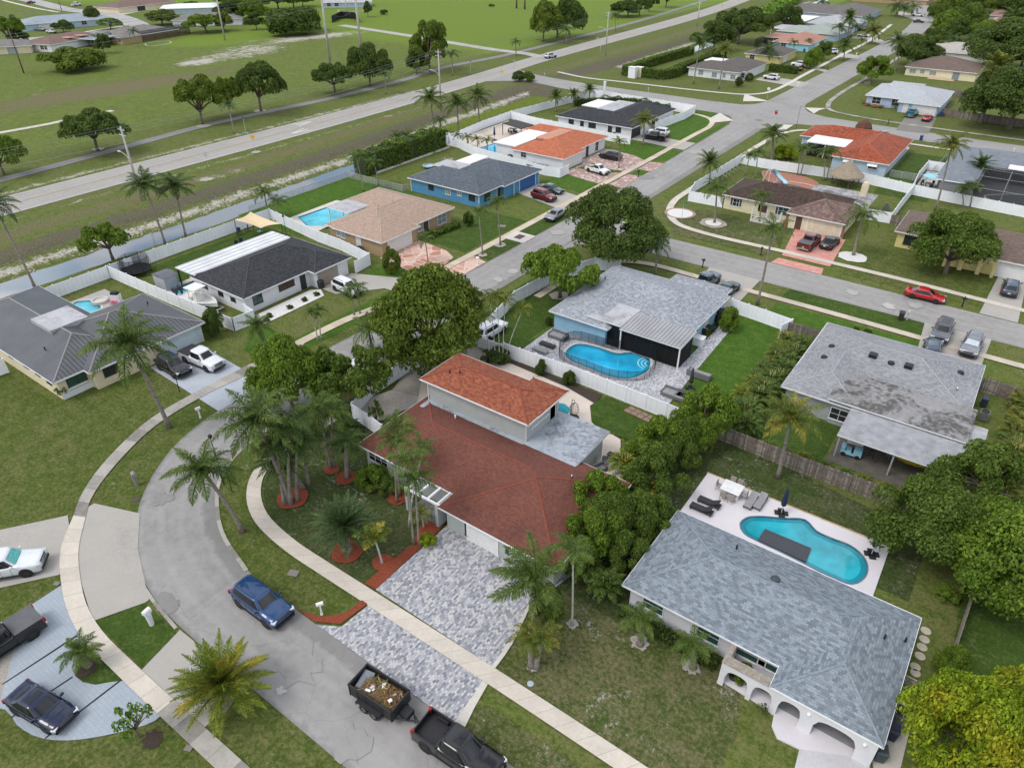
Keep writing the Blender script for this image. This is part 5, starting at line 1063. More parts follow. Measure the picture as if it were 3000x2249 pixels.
# ---------------------------------------------------------------- fences and walls
def fence(label,pts,h=1.83,mat=VINYL,style='vinyl',z=0,group=None,step=2.4,parts=True,name='vinyl_fence'):
 pts=[tuple(p[:2]) for p in pts];o=pts[0];t=thing(name,label,'fence',(o[0],o[1],z),0,group)
 pan=MB();rail=MB();spots=[]
 for a,b in zip(pts[:-1],pts[1:]):
  L_=hypot(b[0]-a[0],b[1]-a[1]);n=max(1,round(L_/step));ang=atan2(b[1]-a[1],b[0]-a[0])
  for i in range(n):
   p=(a[0]+(b[0]-a[0])*i/n-o[0],a[1]+(b[1]-a[1])*i/n-o[1]);spots.append(p);w=L_/n
   T=Matrix.Translation((*p,0)) @ Matrix.Rotation(ang,4,'Z')
   if style=='vinyl':
    pan.box(.06,-.02,.05,w-.06,.02,h-.1,0,T);pan.box(.06,-.035,h-.14,w-.06,.035,h-.02,0,T);pan.box(.06,-.035,.03,w-.06,.035,.16,0,T)
    if parts:
     for k in range(1,int(w/.6)): pan.box(k*.6,-.026,.16,k*.6+.02,.026,h-.14,1,T)
   elif style=='wood':
    k=0;x=.02
    while x < w-.02:
     hh=h+random.uniform(-.05,.03);pan.box(x,-.03 if k % 2 else .01,0,x+.135,-.01 if k % 2 else .03,hh,random.choice((0,0,1)),T);x +=.125;k +=1
    rail.box(0,-.05,.35,w,-.031,.45,0,T);rail.box(0,-.05,h-.35,w,-.031,h-.25,0,T)
   elif style=='chain': pan.box(.02,-.004,0,w-.02,.004,h-.04,0,T);rail.tube([T @ Vector((0,0,h)),T @ Vector((w,0,h))],.025,6)
   elif style=='wall': pan.box(-.1,-.1,0,w+.1,.1,h,0,T)
 spots.append((pts[-1][0]-o[0],pts[-1][1]-o[1]))
 pan.build('panel',[mat,WALLSH] if style=='vinyl' else [mat,WOOD2] if style=='wood' else mat,t)
 rail.build('rail',WOOD if style=='wood' else GALV,t)
 if style in ('vinyl','chain','wood') and parts:
  for p in spots[:100]:
   m=MB()
   if style=='vinyl': m.box(-.065,-.065,0,.065,.065,h+.03);m.box(-.085,-.085,h+.03,.085,.085,h+.06);m.add([(-.07,-.07,h+.06),(.07,-.07,h+.06),(.07,.07,h+.06),(-.07,.07,h+.06),(0,0,h+.12)],[(0,1,4),(1,2,4),(2,3,4),(3,0,4)])
   elif style=='wood': m.box(-.05,-.1,0,.05,-.052,h-.05)
   else: m.tube([(0,0,0),(0,0,h+.03)],.03,6)
   q=m.build('post',mat if style=='vinyl' else WOOD if style=='wood' else GALV,t);q.location=(*p,0)
 elif style=='vinyl':
  m=MB()
  for p in spots: m.box(p[0]-.07,p[1]-.07,0,p[0]+.07,p[1]+.07,h+.08)
  m.build('post_row',mat,t)
 return t
WALLSH=plain('vinyl_groove',(.52,.54,.58),.6,.05,1);WOOD2=plain('grey_wood_light',(.27,.24,.21),.9,.3,3,bump=.3)
fence('white vinyl fence along the canal behind the metal roofed and charcoal roofed houses',[(-97.1,10),(-97.2,26),(-97.6,40.4)])
fence('white vinyl fence between the metal roofed and charcoal roofed houses',[(-97.5,40.6),(-84,40.8),(-70.9,41.2)])
fence('white vinyl fence along the canal behind the trampoline lawn',[(-97.7,41),(-97.9,52),(-98.0,62),(-98,68)])
fence('white vinyl fence between the charcoal roofed house and the tan house',[(-97.8,68),(-84.5,66.1),(-79,65.8),(-71.6,64.6),(-71.2,61.4)])
fence('short white vinyl gate fence in front of the parked boat',[(-70.9,41.2),(-70.6,44),(-72.7,44.3)])
fence('white vinyl fence at the lower left of the metal roofed house',[(-84,14.5),(-83.2,21)]);
fence('white vinyl fence from the tall palms past two round bushes to the wooden fence',[(-41.2,55.5),(-30.3,55.7),(-18.8,55.3),(-15.6,55.2)])
fence('white vinyl fence along the street beside the sky blue house',[(-45.6,56.5),(-47.8,66.8),(-47.2,75),(-44.8,82),(-41.5,83.4)])
fence('white vinyl fence between the gravel yard and the street trees',[(-46.4,37.4),(-47.6,41),(-47.7,47.3),(-46.3,52.5),(-45.6,56.3)])
fence('short white vinyl fence beside the shady front garden',[(-46.3,37.2),(-43.4,36.8),(-41.4,36.4)])
fence('low white panel under the big tree at the back gate',[(-45.2,55.5),(-42.6,55.3),(-41.4,55.4)],1.6)
fence('white vinyl fence closing the lawn beside the sky blue house',[(-24.4,81),(-20,80.5),(-16.6,80),(-17.2,77.9)])
fence('white vinyl fence behind the orange and charcoal roofed houses by the canal',[(-104.2,112),(-104,121),(-105.8,135),(-106.2,147),(-103.5,170),(-102.4,180)],parts=True)
fence('white vinyl fence between the bright blue and orange tiled houses',[(-104,120.7),(-95,117),(-86,115.4),(-74.5,114),(-71.3,114.4),(-71.3,117.4)])
fence('white vinyl fence between the orange tiled and charcoal roofed houses',[(-106,146.6),(-98,144.9),(-88,144.2),(-73.5,142.6),(-71.5,143)])
fence('white vinyl fence around the corner lot along the link street',[(-102.4,180.2),(-90,179.3),(-72,178.4),(-71.4,171),(-72.4,157)],1.95)
fence('white vinyl fence around the water slide yard',[(-40,116.8),(-46,116.5),(-47.2,121.5),(-46.9,143.4),(-42,143.1),(-33,144),(-24,145),(-15.2,143.2)])
fence('white vinyl fence from the tall leaning palm to the right edge',[(-15,143),(-6,142.2),(2.5,141.5),(16,140.6)])
fence('white vinyl fence beside the brown tiled house and the yellow house',[(-15,142.8),(-15.1,134),(-15,125.6),(-18.8,125.2)])
fence('white vinyl fence beside the blue umbrella patio',[(-15.2,143.4),(-15.8,152),(-15.7,160.8),(-12.5,161)])
fence('weathered grey shadowbox fence behind the pool of the blue grey roofed house',[(-15.6,55.2),(-8,54.9),(-1.3,55.0),(1.8,55.1)],1.75,WOOD,'wood',step=2.4,name='wooden_fence')
fence('dark wooden fence between the white fence and the weathered grey roof',[(-17,79.3),(-14.6,79.6),(-12.8,79.4)],1.7,WOOD,'wood',name='wooden_fence')
fence('wooden fence running away along the right side of the blue grey roofed house',[(6.3,36.5),(6.8,46),(7.1,52),(7.6,62)],1.6,WOOD2,'wood',name='wooden_fence')
fence('dark wooden fence right of the weathered grey roof',[(3.6,79.2),(8.5,79)],1.7,WOOD,'wood',name='wooden_fence')
fence('brown wooden fence right of the periwinkle house',[(-21.4,212),(-12,211),(-2,210)],1.8,WOOD,'wood',parts=False,name='wooden_fence')
fence('brown wooden fence behind the periwinkle house',[(-38,240),(-26,238.5),(-12,237)],1.8,WOOD,'wood',parts=False,name='wooden_fence')
fence('small wooden gate fence beside the yellow house',[(-15,125.3),(-12.6,125)],1.6,WOOD,'wood',parts=False,name='wooden_fence')
fence('chain link fence beyond the deep red roof',[(-20.6,152),(-14.5,152),(-13.8,170)],1.3,CHAIN,'chain',name='chain_link_fence')
fence('chain link fence between the tan house lawn and the canal',[(-103.6,68),(-104,80),(-104,96)],1.2,CHAIN,'chain',name='chain_link_fence')
fence('chain link fence between the tan and bright blue houses',[(-104,90.8),(-90,91),(-89.6,92)],1.2,CHAIN,'chain',name='chain_link_fence')
fence('long low pale kerb wall below the tall clipped hedge',[(-101.4,96),(-101.6,108),(-101.8,118)],.35,WALK_PALE,'wall',name='garden_wall')
fence('chain link fence across the side yard in front of the stepping stones',pl('I',(1400,1125),(1660,1255)),1.2,CHAIN,'chain',name='chain_link_fence')
# black safety fence round the blue pool: a post every metre with sheer mesh between
fo=spline(pl('E',(1410,665),(1420,600),(1455,560),(1520,545),(1600,565),(1780,615),(1850,605),(1990,640),(2030,700),(2020,770),(1960,810),(1850,815),(1740,800),(1580,740),(1450,695)),.9,True)
n_=len(fo);fo=[tuple(q) for q in resample(fo+[fo[0]],33)[0]]
t=thing('pool_fence','black mesh safety fence standing round the blue pool','fence',(*fo[0],.11));pm_=MB();pr=MB()
for a,b in zip(fo[:-1],fo[1:]):
 q=[(p[0]-fo[0][0],p[1]-fo[0][1]) for p in (a,b)];pm_.add([(*q[0],.02),(*q[1],.02),(*q[1],1.18),(*q[0],1.18)],[(0,1,2,3)]);pr.tube([(*q[0],1.19),(*q[1],1.19)],.018,5,cap=False)
 MB().tube([(*q[0],0),(*q[0],1.25)],.022,6).build('post',BLACK,t)
pm_.build('mesh_panel',NETTING,t);pr.build('top_cord',BLACK,t)
# ---------------------------------------------------------------- trees
def leaf_cloud(clumps,n,size,seed,squash=.7,flat=.25):
 g=np.random.default_rng(seed);C=np.array([c[:3] for c in clumps]);Rr=np.array([c[3] for c in clumps]);w=Rr**2;w /=w.sum()
 k=g.choice(len(C),n,p=w);d=g.normal(size=(n,3));d /=np.linalg.norm(d,axis=1)[:,None];d[:,2]=np.where(d[:,2] < -.35,-d[:,2],d[:,2])
 rr=Rr[k]*(.70+.34*g.random(n)**.7);p=C[k]+d*rr[:,None]*np.array([1,1,squash])
 nn=d+g.normal(scale=.55,size=(n,3))+np.array([0,0,flat]);nn /=np.linalg.norm(nn,axis=1)[:,None]
 a=np.cross(nn,g.normal(size=(n,3)));a /=np.linalg.norm(a,axis=1)[:,None];b=np.cross(nn,a);s=size*(.6+.8*g.random(n))[:,None]
 v=np.stack([p-a*s,p+b*s*.55+nn*s*.15,p+a*s,p-b*s*.55+nn*s*.15],1).reshape(-1,3)
 return v,np.arange(n*4).reshape(-1,4)
def crown_clumps(seed,n,shape='round',rmin=.2,rmax=.36):
 g=random.Random(seed);out=[]
 while len(out) < n:
  th=g.uniform(0,2*pi);u=g.random()
  if shape=='round': ph=math.acos(1-1.35*u);r=.74*g.uniform(.72,1.12)*(1+.13*sin(2*th+seed)+.09*sin(5*th+seed));out.append((r*sin(ph)*cos(th),r*sin(ph)*sin(th),.50+.46*cos(ph)*g.uniform(.8,1.05),g.uniform(rmin,rmax)))
  elif shape=='spread': r=sqrt(u)*.82;out.append((r*cos(th),r*sin(th),.80-.42*r*r+g.uniform(-.12,.10),g.uniform(rmin,rmax)))
  elif shape=='open': r=(u**.6)*.78;out.append((r*cos(th),r*sin(th),.45+.45*g.random()*(1-r*.5),g.uniform(rmin*.8,rmax*.85)))
  elif shape=='ball': ph=math.acos(1-1.9*u);out.append((.62*sin(ph)*cos(th),.62*sin(ph)*sin(th),.5+.40*cos(ph),g.uniform(.3,.36)))
  elif shape=='bush': r=sqrt(u)*.72;out.append((r*cos(th),r*sin(th),.18+.55*g.random()*(1-r*.6),g.uniform(rmin,rmax)))
 return out
TREES={}
def tree_proto(kind,seed,n,leaf,shape,nc,r0=.2,r1=.36,trunk=True,squash=.75):
 cl=crown_clumps(seed,nc,shape,r0,r1);v,f=leaf_cloud(cl,n,leaf,seed,squash)
 me=np_mesh('crown',v,f,LF_MID);tm=None
 if trunk:
  m=MB();g=random.Random(seed);hb=.30
  m.tube([(0,0,-.02),(.01,0,.1),(.02*g.uniform(-1,1),.02,hb)],[.062,.045,.038],8)
  for c in sorted(cl,key=lambda c: -c[3])[:11]:
   q=(c[0]*.45+g.uniform(-.05,.05),c[1]*.45+g.uniform(-.05,.05),hb+(c[2]-hb)*.55)
   m.tube([(.01,.01,hb-.03),q,(c[0]*.92,c[1]*.92,c[2])],[.030,.019,.006],5)
  tm=m.mesh('trunk',BARK,True)
 TREES.setdefault(kind,[]).append((me,tm))
for s in (1,2): tree_proto('dense',s,30000,.026,'round',60,.15,.30)
for s in (3,4,5): tree_proto('mid',s,15000,.036,'round',40,.16,.31)
for s in (6,7): tree_proto('open',s,7000,.036,'open',34,.12,.22)
for s in (8,9): tree_proto('spread',s,15000,.034,'spread',44,.12,.23)
for s in (10,11): tree_proto('bush',s,9000,.048,'bush',26,.20,.36,False)
tree_proto('ball',12,11000,.042,'ball',26,trunk=False)
tree_proto('sparse',13,700,.055,'open',24,.10,.2)
def set_mat(o,m):
 o.material_slots[0].link='OBJECT';o.material_slots[0].material=m
def tree(label,base,bbox,kind='mid',mat=None,h=None,r=None,group=None,z0=0,name=None,cat=None,rot=None,lift=0):
 p=P(*base) if isinstance(base[0],str) else np.array([base[0],base[1],0.]);dist=hypot(hypot(p[0],p[1]),CAMH)
 if bbox:
  t_,x0,y0,x1,y1=bbox;sc=TILE[t_][2]
  r=r or (x1-x0)/2*sc*dist/FPX*1.03
  h=h or max(1.0,height_at(p,t_,(x0+x1)/2,y0)*.97)
  c=P(t_,(x0+x1)/2,(y0+y1)/2,h*.55);off=(c[:2]-p[:2]);
  if np.linalg.norm(off) > r*.6: off *=r*.6/np.linalg.norm(off)
 else: off=(0,0)
 me,tm=random.choice(TREES[kind]);rot=random.uniform(0,6.28) if rot is None else rot
 bush=kind in ('bush','ball')
 t=thing(name or ('shrub' if bush else 'tree'),label,cat or ('shrub' if bush else 'tree'),(p[0],p[1],z0),0,group)
 c=bpy.data.objects.new('crown',me);COL.objects.link(c);c.parent=t;c.location=(off[0]*.8,off[1]*.8,0);c.scale=(r,r,h);c.rotation_euler=(0,0,rot);set_mat(c,mat or LF_MID)
 if tm:
  k=bpy.data.objects.new('trunk',tm);COL.objects.link(k);k.parent=t;k.location=(off[0]*.3,off[1]*.3,0);k.scale=(r*1.0,r*1.0,h);k.rotation_euler=(0,0,rot)
 return t
# ---------------------------------------------------------------- palms
def frond_arrays(g,L_,el,az,droop,pairs,ll,lw,ldroop,base=(0,0,0),twist=0.,wind=None,taper=.55):
 ns=12;pts=[];p=np.array(base,float);e=el;hd=np.array([cos(az),sin(az),0])
 for i in range(ns+1):
  pts.append(p.copy());d=hd*cos(e)+np.array([0,0,sin(e)])
  if wind is not None: d=d+wind*(i/ns);d /=np.linalg.norm(d)
  p=p+d*L_/ns;e -=droop/ns*(.5+1.0*i/ns)
 pts=np.array(pts);T=np.gradient(pts,axis=0);T /=np.linalg.norm(T,axis=1)[:,None]
 S_=np.cross(T,[0,0,1.]);S_ /=np.maximum(np.linalg.norm(S_,axis=1),1e-6)[:,None];U_=np.cross(S_,T)
 s=np.linspace(.10,1,pairs);i=s*ns;i0=np.minimum(i.astype(int),ns-1);fr=(i-i0)[:,None]
 Pp=pts[i0]*(1-fr)+pts[i0+1]*fr;Tt,Ss,Uu=T[i0],S_[i0],U_[i0]
 ln=ll*np.clip(np.sin(pi*np.clip(s*.86+.12,0,1)),.18,1)*(1 if taper is None else 1);V=[];F=[]
 for sd in (-1,1):
  jit=g.normal(scale=.17,size=(pairs,3));fw=(.45+.55*s)[:,None]
  D=Ss*sd+Tt*fw+Uu*(.22-twist)+jit;D /=np.linalg.norm(D,axis=1)[:,None];D2=D+np.array([0,0,-ldroop]);D2 /=np.linalg.norm(D2,axis=1)[:,None]
  l=ln[:,None];w=np.cross(D,Uu);w /=np.maximum(np.linalg.norm(w,axis=1),1e-6)[:,None];w=w*lw
  a=Pp;m=Pp+D*l*.5;e_=m+D2*l*.5
  q=np.stack([a-w*.5,a+w*.5,m+w,m-w],1),np.stack([m-w,m+w,e_+w*.12,e_-w*.12],1)
  V +=[q[0].reshape(-1,3),q[1].reshape(-1,3)]
 rw=.035*L_/4+.012
 A=pts-S_*np.linspace(rw*1.6,rw*.3,ns+1)[:,None];B=pts+S_*np.linspace(rw*1.6,rw*.3,ns+1)[:,None];C=pts+U_*np.linspace(rw*1.6,rw*.3,ns+1)[:,None]
 for X,Y in ((A,C),(C,B)): V.append(np.stack([X[:-1],X[1:],Y[1:],Y[:-1]],1).reshape(-1,3))
 V=np.concatenate(V);return V
def palm_crown(seed,n,L_,e0,e1,droop,pairs,ll,lw,ldroop,twist=0,wind=None,skirt=0,nut=False,jl=.15):
 g=np.random.default_rng(seed);V=[]
 for k in range(n):
  u=(k+.5)/n;el=e0+(e1-e0)*(u**.9)+g.normal(scale=.09);az=k*2.39996+g.normal(scale=.15)
  V.append(frond_arrays(g,L_*(1-jl*g.random())*(1 if u > .12 else .75),el,az,droop*(.75+.5*g.random()),pairs,ll,lw,ldroop,twist=twist,wind=wind))
 V=np.concatenate(V);return np_mesh('crown',V,np.arange(len(V)).reshape(-1,4),FR_GREEN)
PALMS={
 'coconut': [palm_crown(20,24,1,1.3,-.35,1.2,48,.23,.0082,1.1),palm_crown(21,22,1,1.25,-.3,1.15,48,.24,.0082,1.0)],
 'windy': [palm_crown(22,20,1,1.3,-.2,1.0,48,.25,.0085,.9,wind=np.array([-.75,.55,.15]))],
 'date': [palm_crown(23,54,1,1.4,-.25,.5,60,.15,.0062,.15,twist=-.1)],
 'datefar': [palm_crown(24,36,1,1.3,-.5,.75,34,.17,.010,.4)],
 'queen': [palm_crown(25,15,1,1.15,-.35,1.7,40,.26,.008,1.4),palm_crown(26,14,1,1.2,-.3,1.7,40,.26,.008,1.4)],
 'royal': [palm_crown(27,12,1,1.2,-.05,1.9,34,.27,.011,1.0),palm_crown(28,11,1,1.1,0,1.9,34,.27,.011,1.0)],
 'arrow': [palm_crown(29,9,1,1.3,.15,1.1,26,.34,.028,.35)],
 'clump': [palm_crown(30,34,1,1.45,.35,1.55,24,.24,.017,.7),palm_crown(31,30,1,1.45,.3,1.5,24,.25,.017,.7)],
 'fan': [palm_crown(32,30,1,1.3,-.9,.5,12,.34,.03,.5)],
}
KINDN={'coconut': 'coconut_palm','windy': 'coconut_palm','date': 'date_palm','datefar': 'date_palm','queen': 'queen_palm','royal': 'royal_palm','arrow': 'young_palm','clump': 'clumping_palm','fan': 'fan_palm'}
def palm(label,kind,base,top,r=None,mat=None,h=None,tr=.16,group=None,bark=None,rot=None,hk=1.,cat='palm tree',lean=True,sz=1.):
 p=P(*base) if isinstance(base[0],str) else np.array([*base,0.])
 if h is None: h=max(.4,height_at(p,*top))*hk
 q=P(*top,h)
 if not lean: q=np.array([p[0],p[1],h])
 off=q-p;mh=off[:2];t=thing(KINDN[kind],label,cat,p,0,group)
 m=MB();n=9;pts=[];rad=[]
 for i in range(n):
  u=i/(n-1);b=u**1.35;pts.append((mh[0]*b,mh[1]*b,h*u));rad.append(tr*(1.0-.38*u)*(1.55 if i==0 else 1))
 if kind !='clump': m.tube(pts,rad,9)
 else:
  for k in range(7):
   a=k*.9;m.tube([(.12*cos(a),.12*sin(a),0),(mh[0]*.5+.3*cos(a),mh[1]*.5+.3*sin(a),h*.55),(mh[0]+.45*cos(a),mh[1]+.45*sin(a),h*.98)],[.06,.05,.04],5)
 m.build('trunk',bark or BARK_PALM,t,True)
 if kind in ('royal',) and h > 2.2:
  d=Vector(pts[-1]);m=MB();m.tube([d-Vector((0,0,.1)),d+Vector((0,0,.35)),d+Vector((0,0,.8))],[tr*.85,tr*.8,tr*.35],8);m.build('crownshaft',plain('green_crownshaft',(.10,.17,.04),.5),t,True)
 if kind=='coconut' and h > 5:
  m=MB()
  for k in range(7):
   a=k*.9+.3;c_=Vector(pts[-1])+Vector((.32*cos(a),.32*sin(a),-.28-.06*(k % 3)));m.lathe([(.01,-.14),(.11,-.07),(.13,0),(.1,.09),(.01,.14)],8,0,c_)
  m.build('coconuts',plain('green_coconut',(.16,.17,.04),.6,.3,6),t,True,kind=None)
 c=bpy.data.objects.new('crown',random.choice(PALMS[kind]));COL.objects.link(c);c.parent=t;c.location=tuple(off+np.array([0,0,.05 if kind !='royal' else min(.55,h*.15)]));c.scale=(r,r,r*sz);c.rotation_euler=(0,0,random.uniform(0,6.28) if rot is None else rot);set_mat(c,mat or FR_GREEN)
 return t
def hedge(label,pts,w,h,mat=LF_DARK,z=0,name='hedge',dens=70,leaf=.14,wob=.0,group=None):
 pts=spline(pts,1.0) if len(pts) > 2 else [tuple(q) for q in resample(pts,max(2,int(hypot(pts[1][0]-pts[0][0],pts[1][1]-pts[0][1]))))[0]]
 o=pts[0];p=np.array(pts)-np.array(o);A=np.array(offset(p,w/2-.12));B=np.array(offset(p,-w/2+.12));n=len(p);m=MB()
 for i in range(n-1):
  for X,Y,za,zb in ((A,A,0,h-.15),(B,B,0,h-.15)):
   q=[(*X[i],0),(*X[i+1],0),(*X[i+1],h-.15),(*X[i],h-.15)];m.add(q,[(0,1,2,3)])
  m.add([(*A[i],h-.15),(*A[i+1],h-.15),(*B[i+1],h-.15),(*B[i],h-.15)],[(0,1,2,3)])
 for i in (0,n-1): m.add([(*A[i],0),(*B[i],0),(*B[i],h-.15),(*A[i],h-.15)],[(0,1,2,3)])
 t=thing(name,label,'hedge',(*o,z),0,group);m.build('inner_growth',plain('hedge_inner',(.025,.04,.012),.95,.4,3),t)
 d=np.r_[0,np.cumsum(np.hypot(*np.diff(p,axis=0).T))];L_=d[-1];per=2*h+w;N_=min(26000,int(L_*per*dens));g=np.random.default_rng(len(label))
 s=g.random(N_)*L_;cx=np.interp(s,d,p[:,0]);cy=np.interp(s,d,p[:,1]);tx=np.gradient(p,axis=0);tx /=np.linalg.norm(tx,axis=1)[:,None];TX=np.interp(s,d,tx[:,0]);TY=np.interp(s,d,tx[:,1]);nn=np.c_[-TY,TX,0*TX]
 u=g.random(N_)*per;side=np.where(u < h,-1,np.where(u < 2*h,1,0));zz=np.where(u < h,u,np.where(u < 2*h,u-h,h));oo=np.where(side !=0,side*w/2,(u-2*h)-w/2)
 bump=wob*(np.sin(s*1.7)+np.sin(s*.63+2))*.5;P_=np.c_[cx,cy,zz+(side==0)*bump]+nn*(oo+side*bump*.5)[:,None]+g.normal(scale=.07,size=(N_,3))
 nr=nn*side[:,None]+np.c_[0*s,0*s,(side==0)*1.]+g.normal(scale=.6,size=(N_,3));nr /=np.linalg.norm(nr,axis=1)[:,None]
 a=np.cross(nr,g.normal(size=(N_,3)));a /=np.linalg.norm(a,axis=1)[:,None];b=np.cross(nr,a);k=leaf*(.6+.7*g.random(N_))[:,None]
 V=np.stack([P_-a*k,P_+b*k*.6,P_+a*k,P_-b*k*.6],1).reshape(-1,3);me=np_mesh('foliage',V,np.arange(len(V)).reshape(-1,4),mat)
 c=bpy.data.objects.new('foliage',me);COL.objects.link(c);c.parent=t;return t
# --- big and small broadleaf trees
for a in [
 ('huge dense olive green tree between the street and the gravel yard',('E',590,690),('E',205,80,935,800),'dense',LF_OLIVE,10.4,6.9),
 ('big round dark green tree on the street corner by the side walk',('E',1705,75),('O',1222,400,1447,580),'dense',LF_DARK,9.5,7.4),
 ('wide bright green tree over the white fence, above the sky blue house',('E',1425,262),('E',1140,-30,1660,250),'spread',LF_BRIGHT,7.5),
 ('yellowish green tree over the end of the street beside the tall coconut palm',('D',1900,1010),('D',1670,580,2060,1000),'dense',LF_BRIGHT,7.5,4.2),
 ('loose green tree leaning over the white fence and gravel yard',('E',105,975),('D',2030,545,2500,1060),'open',LF_MID,8.0,5.0),
 ('bright green tree at the corner where the white and wooden fences meet',('F',100,1230),('F',-10,800,350,1280),'mid',LF_BRIGHT,5.6,2.8),
 ('leafy green tree just left of that corner tree',('F',-10,1290),('F',-110,950,110,1420),'mid',LF_MID,4.2,2.0),
 ('large mango tree beyond the right end of the teal pool',('I',1580,230),('I',1320,-190,1930,350),'dense',LF_MID,6.0,4.7),
 ('big tree with dark upper leaves behind the mango tree',('F',1950,1560),('F',1640,1330,2140,1680),'mid',LF_MID,5.0,3.8),
 ('bright green tree overhanging the wooden fence at the right edge',('I',2140,420),('I',1890,60,2420,600),'dense',LF_BRIGHT,7,5.3),
 ('yellow green tree with reddish tips in the lower right corner',('I',1800,1700),('I',1500,1190,2080,1700),'dense',LF_YEL,7.5,3.6),
 ('second yellow green tree at the extreme lower right',('I',2200,1620),('I',1890,1230,2500,1700),'dense',LF_YEL,7,3.7),
 ('bright green mango tree between the red roof and the blue grey roof',('H',1640,330),('H',1480,20,1750,330),'mid',LF_BRIGHT,4.6,2.5),
 ('darker mango tree behind it, nearer the terrace',('H',1740,190),('H',1560,-100,1860,250),'dense',LF_MID,4.8,2.6),
 ('mid green tree touching the corner of the blue grey roof',('H',1930,110),('H',1800,-120,2090,240),'mid',LF_MID,4.4,2.4),
 ('small tree beside the terrace end of the brown slabs',(-17.2,48.6),None,'mid',LF_MID,3.4,2.0),('bushy tree where the terrace lawn meets the wooden fence',(-16.6,51.6),None,'mid',LF_BRIGHT,3.6,2.0),('leafy young tree beside the lower corner of the blue grey roof',(-15.3,35.6),None,'mid',LF_MID,3.6,1.9),('narrow leafy tree between the two roofs',(-15.6,39.5),None,'mid',LF_BRIGHT,3.8,1.9),
 ('round dense tree in front of the yellow house at the right',('F',1690,135),('C',1520,1340,2050,1690),'dense',LF_MID,7.6,6.4),
 ('large dark tree on the canal bank above the white house',('C',345,290),('C',240,5,570,280),'spread',LF_DARK,13),
 ('dark tree just left of it by the hedge',('C',200,330),('C',90,140,320,330),'mid',LF_DARK),
 ('round green tree behind the salmon roof',('C',660,195),('C',580,40,745,190),'mid',LF_DARK),
 ('bright green tree beside the far street, left of the periwinkle house',('C',1213,540),('C',1155,375,1335,530),'mid',LF_BRIGHT),
 ('small tree by the salmon roofed house driveway',('C',905,395),('C',860,275,960,390),'mid',LF_MID),
 ('dark tree in front of the long pale yellow house',('C',1500,420),('C',1395,235,1645,430),'mid',LF_DARK),
 ('dark slender tree right of the long pale yellow house',('C',1940,790),('C',1860,510,2020,800),'mid',LF_DARK,11),
 ('massive dark tree at the right edge behind the brown roof',('C',2110,440),('C',1880,190,2340,440),'dense',LF_DARK,13,15),
 ('massive dark tree at the right edge beside the wooden fence',('C',2130,830),('C',1950,440,2320,860),'dense',LF_DARK,12.5,10),
 ('tree with a broad dark crown beside the bike path, left of a pair',('A',1307,815),('A',1135,470,1440,760),'spread',LF_OLIVE,11),
 ('middle tree of three above the bike path',('A',1487,760),('A',1380,500,1580,720),'spread',LF_OLIVE,9.5),
 ('right hand dark tree of three above the bike path',('A',1678,718),('A',1560,420,1875,690),'spread',LF_DARK,12.5),
 ('wide low dark tree by the bike path behind the first lamp pole',('A',630,968),('A',415,735,770,960),'spread',LF_DARK,9),
 ('half visible tree on the left edge by the bike path',('A',20,1130),('A',-140,870,115,1110),'spread',LF_BRIGHT,8),
 ('small umbrella shaped tree by the bike path',('A',2168,600),('A',2030,430,2300,590),'spread',LF_DARK,8.5),
 ('mid green tree by the bike path near the tall pylon',('B',180,555),('B',60,300,315,540),'mid',LF_DARK),
 ('tall dark tree with a rusty crown beside the path junction',('B',570,470),('B',450,160,695,440),'mid',LF_OLIVE),
 ('lower tree leaning on its left side',('B',485,482),('B',425,330,560,480),'mid',LF_DARK),
 ('dark olive tree left in the pair beyond the junction',('B',1297,268),('B',1228,30,1440,250),'mid',LF_OLIVE),
 ('dark tree right in the pair beyond the junction',('B',1372,243),('B',1340,0,1595,230),'mid',LF_DARK),
 ('green tree behind the far street lamp',('B',1870,108),('B',1735,5,1925,110),'mid',LF_DARK),
 ('first dark tree in the row at the top edge',('B',1925,100),('B',1890,-30,2010,100),'spread',LF_DARK),
 ('second dark tree in the row at the top edge',('B',1990,80),('B',1950,-50,2060,70),'spread',LF_DARK),
 ('third dark tree in the row at the top edge',('B',2100,50),('B',2050,-80,2180,40),'spread',LF_DARK),
 ('bright tree in the yard beyond the field, right of the pool cage',('A',1340,215),('A',1205,85,1430,200),'spread',LF_BRIGHT),
 ('small dark tree in front of the arched porch across the field',('A',410,210),('A',360,132,465,215),'mid',LF_DARK),
 ('small bright tree on the bright lawn across the field',('A',722,190),('A',640,110,770,190),'spread',LF_BRIGHT),
 ('tree at the end of the estate street',('A',600,160),('A',545,50,640,150),'mid',LF_DARK),
 ('olive tree between the roofs across the field',('A',1050,160),('A',965,65,1140,165),'mid',LF_OLIVE),
 ('dark tree behind the brown roof across the field',('A',1240,60),('A',1190,10,1290,80),'mid',LF_DARK),
 ('wispy pale green tree at the upper left edge',('A',60,300),('A',-20,80,150,280),'open',LF_BRIGHT),
 ('dark round tree at the left edge across the field',('A',110,290),('A',70,190,160,280),'mid',LF_DARK),
 ('dark tree beside the white house across the field',('A',670,350),('A',625,230,715,340),'mid',LF_DARK),
 ('bright loose tree on the canal edge beyond the white fence',('D',745,5),('A',505,1430,795,1700),'open',LF_BRIGHT,6,4.3),
 ]: tree(a[0],a[1],a[2],a[3],a[4],*(a[5:]))
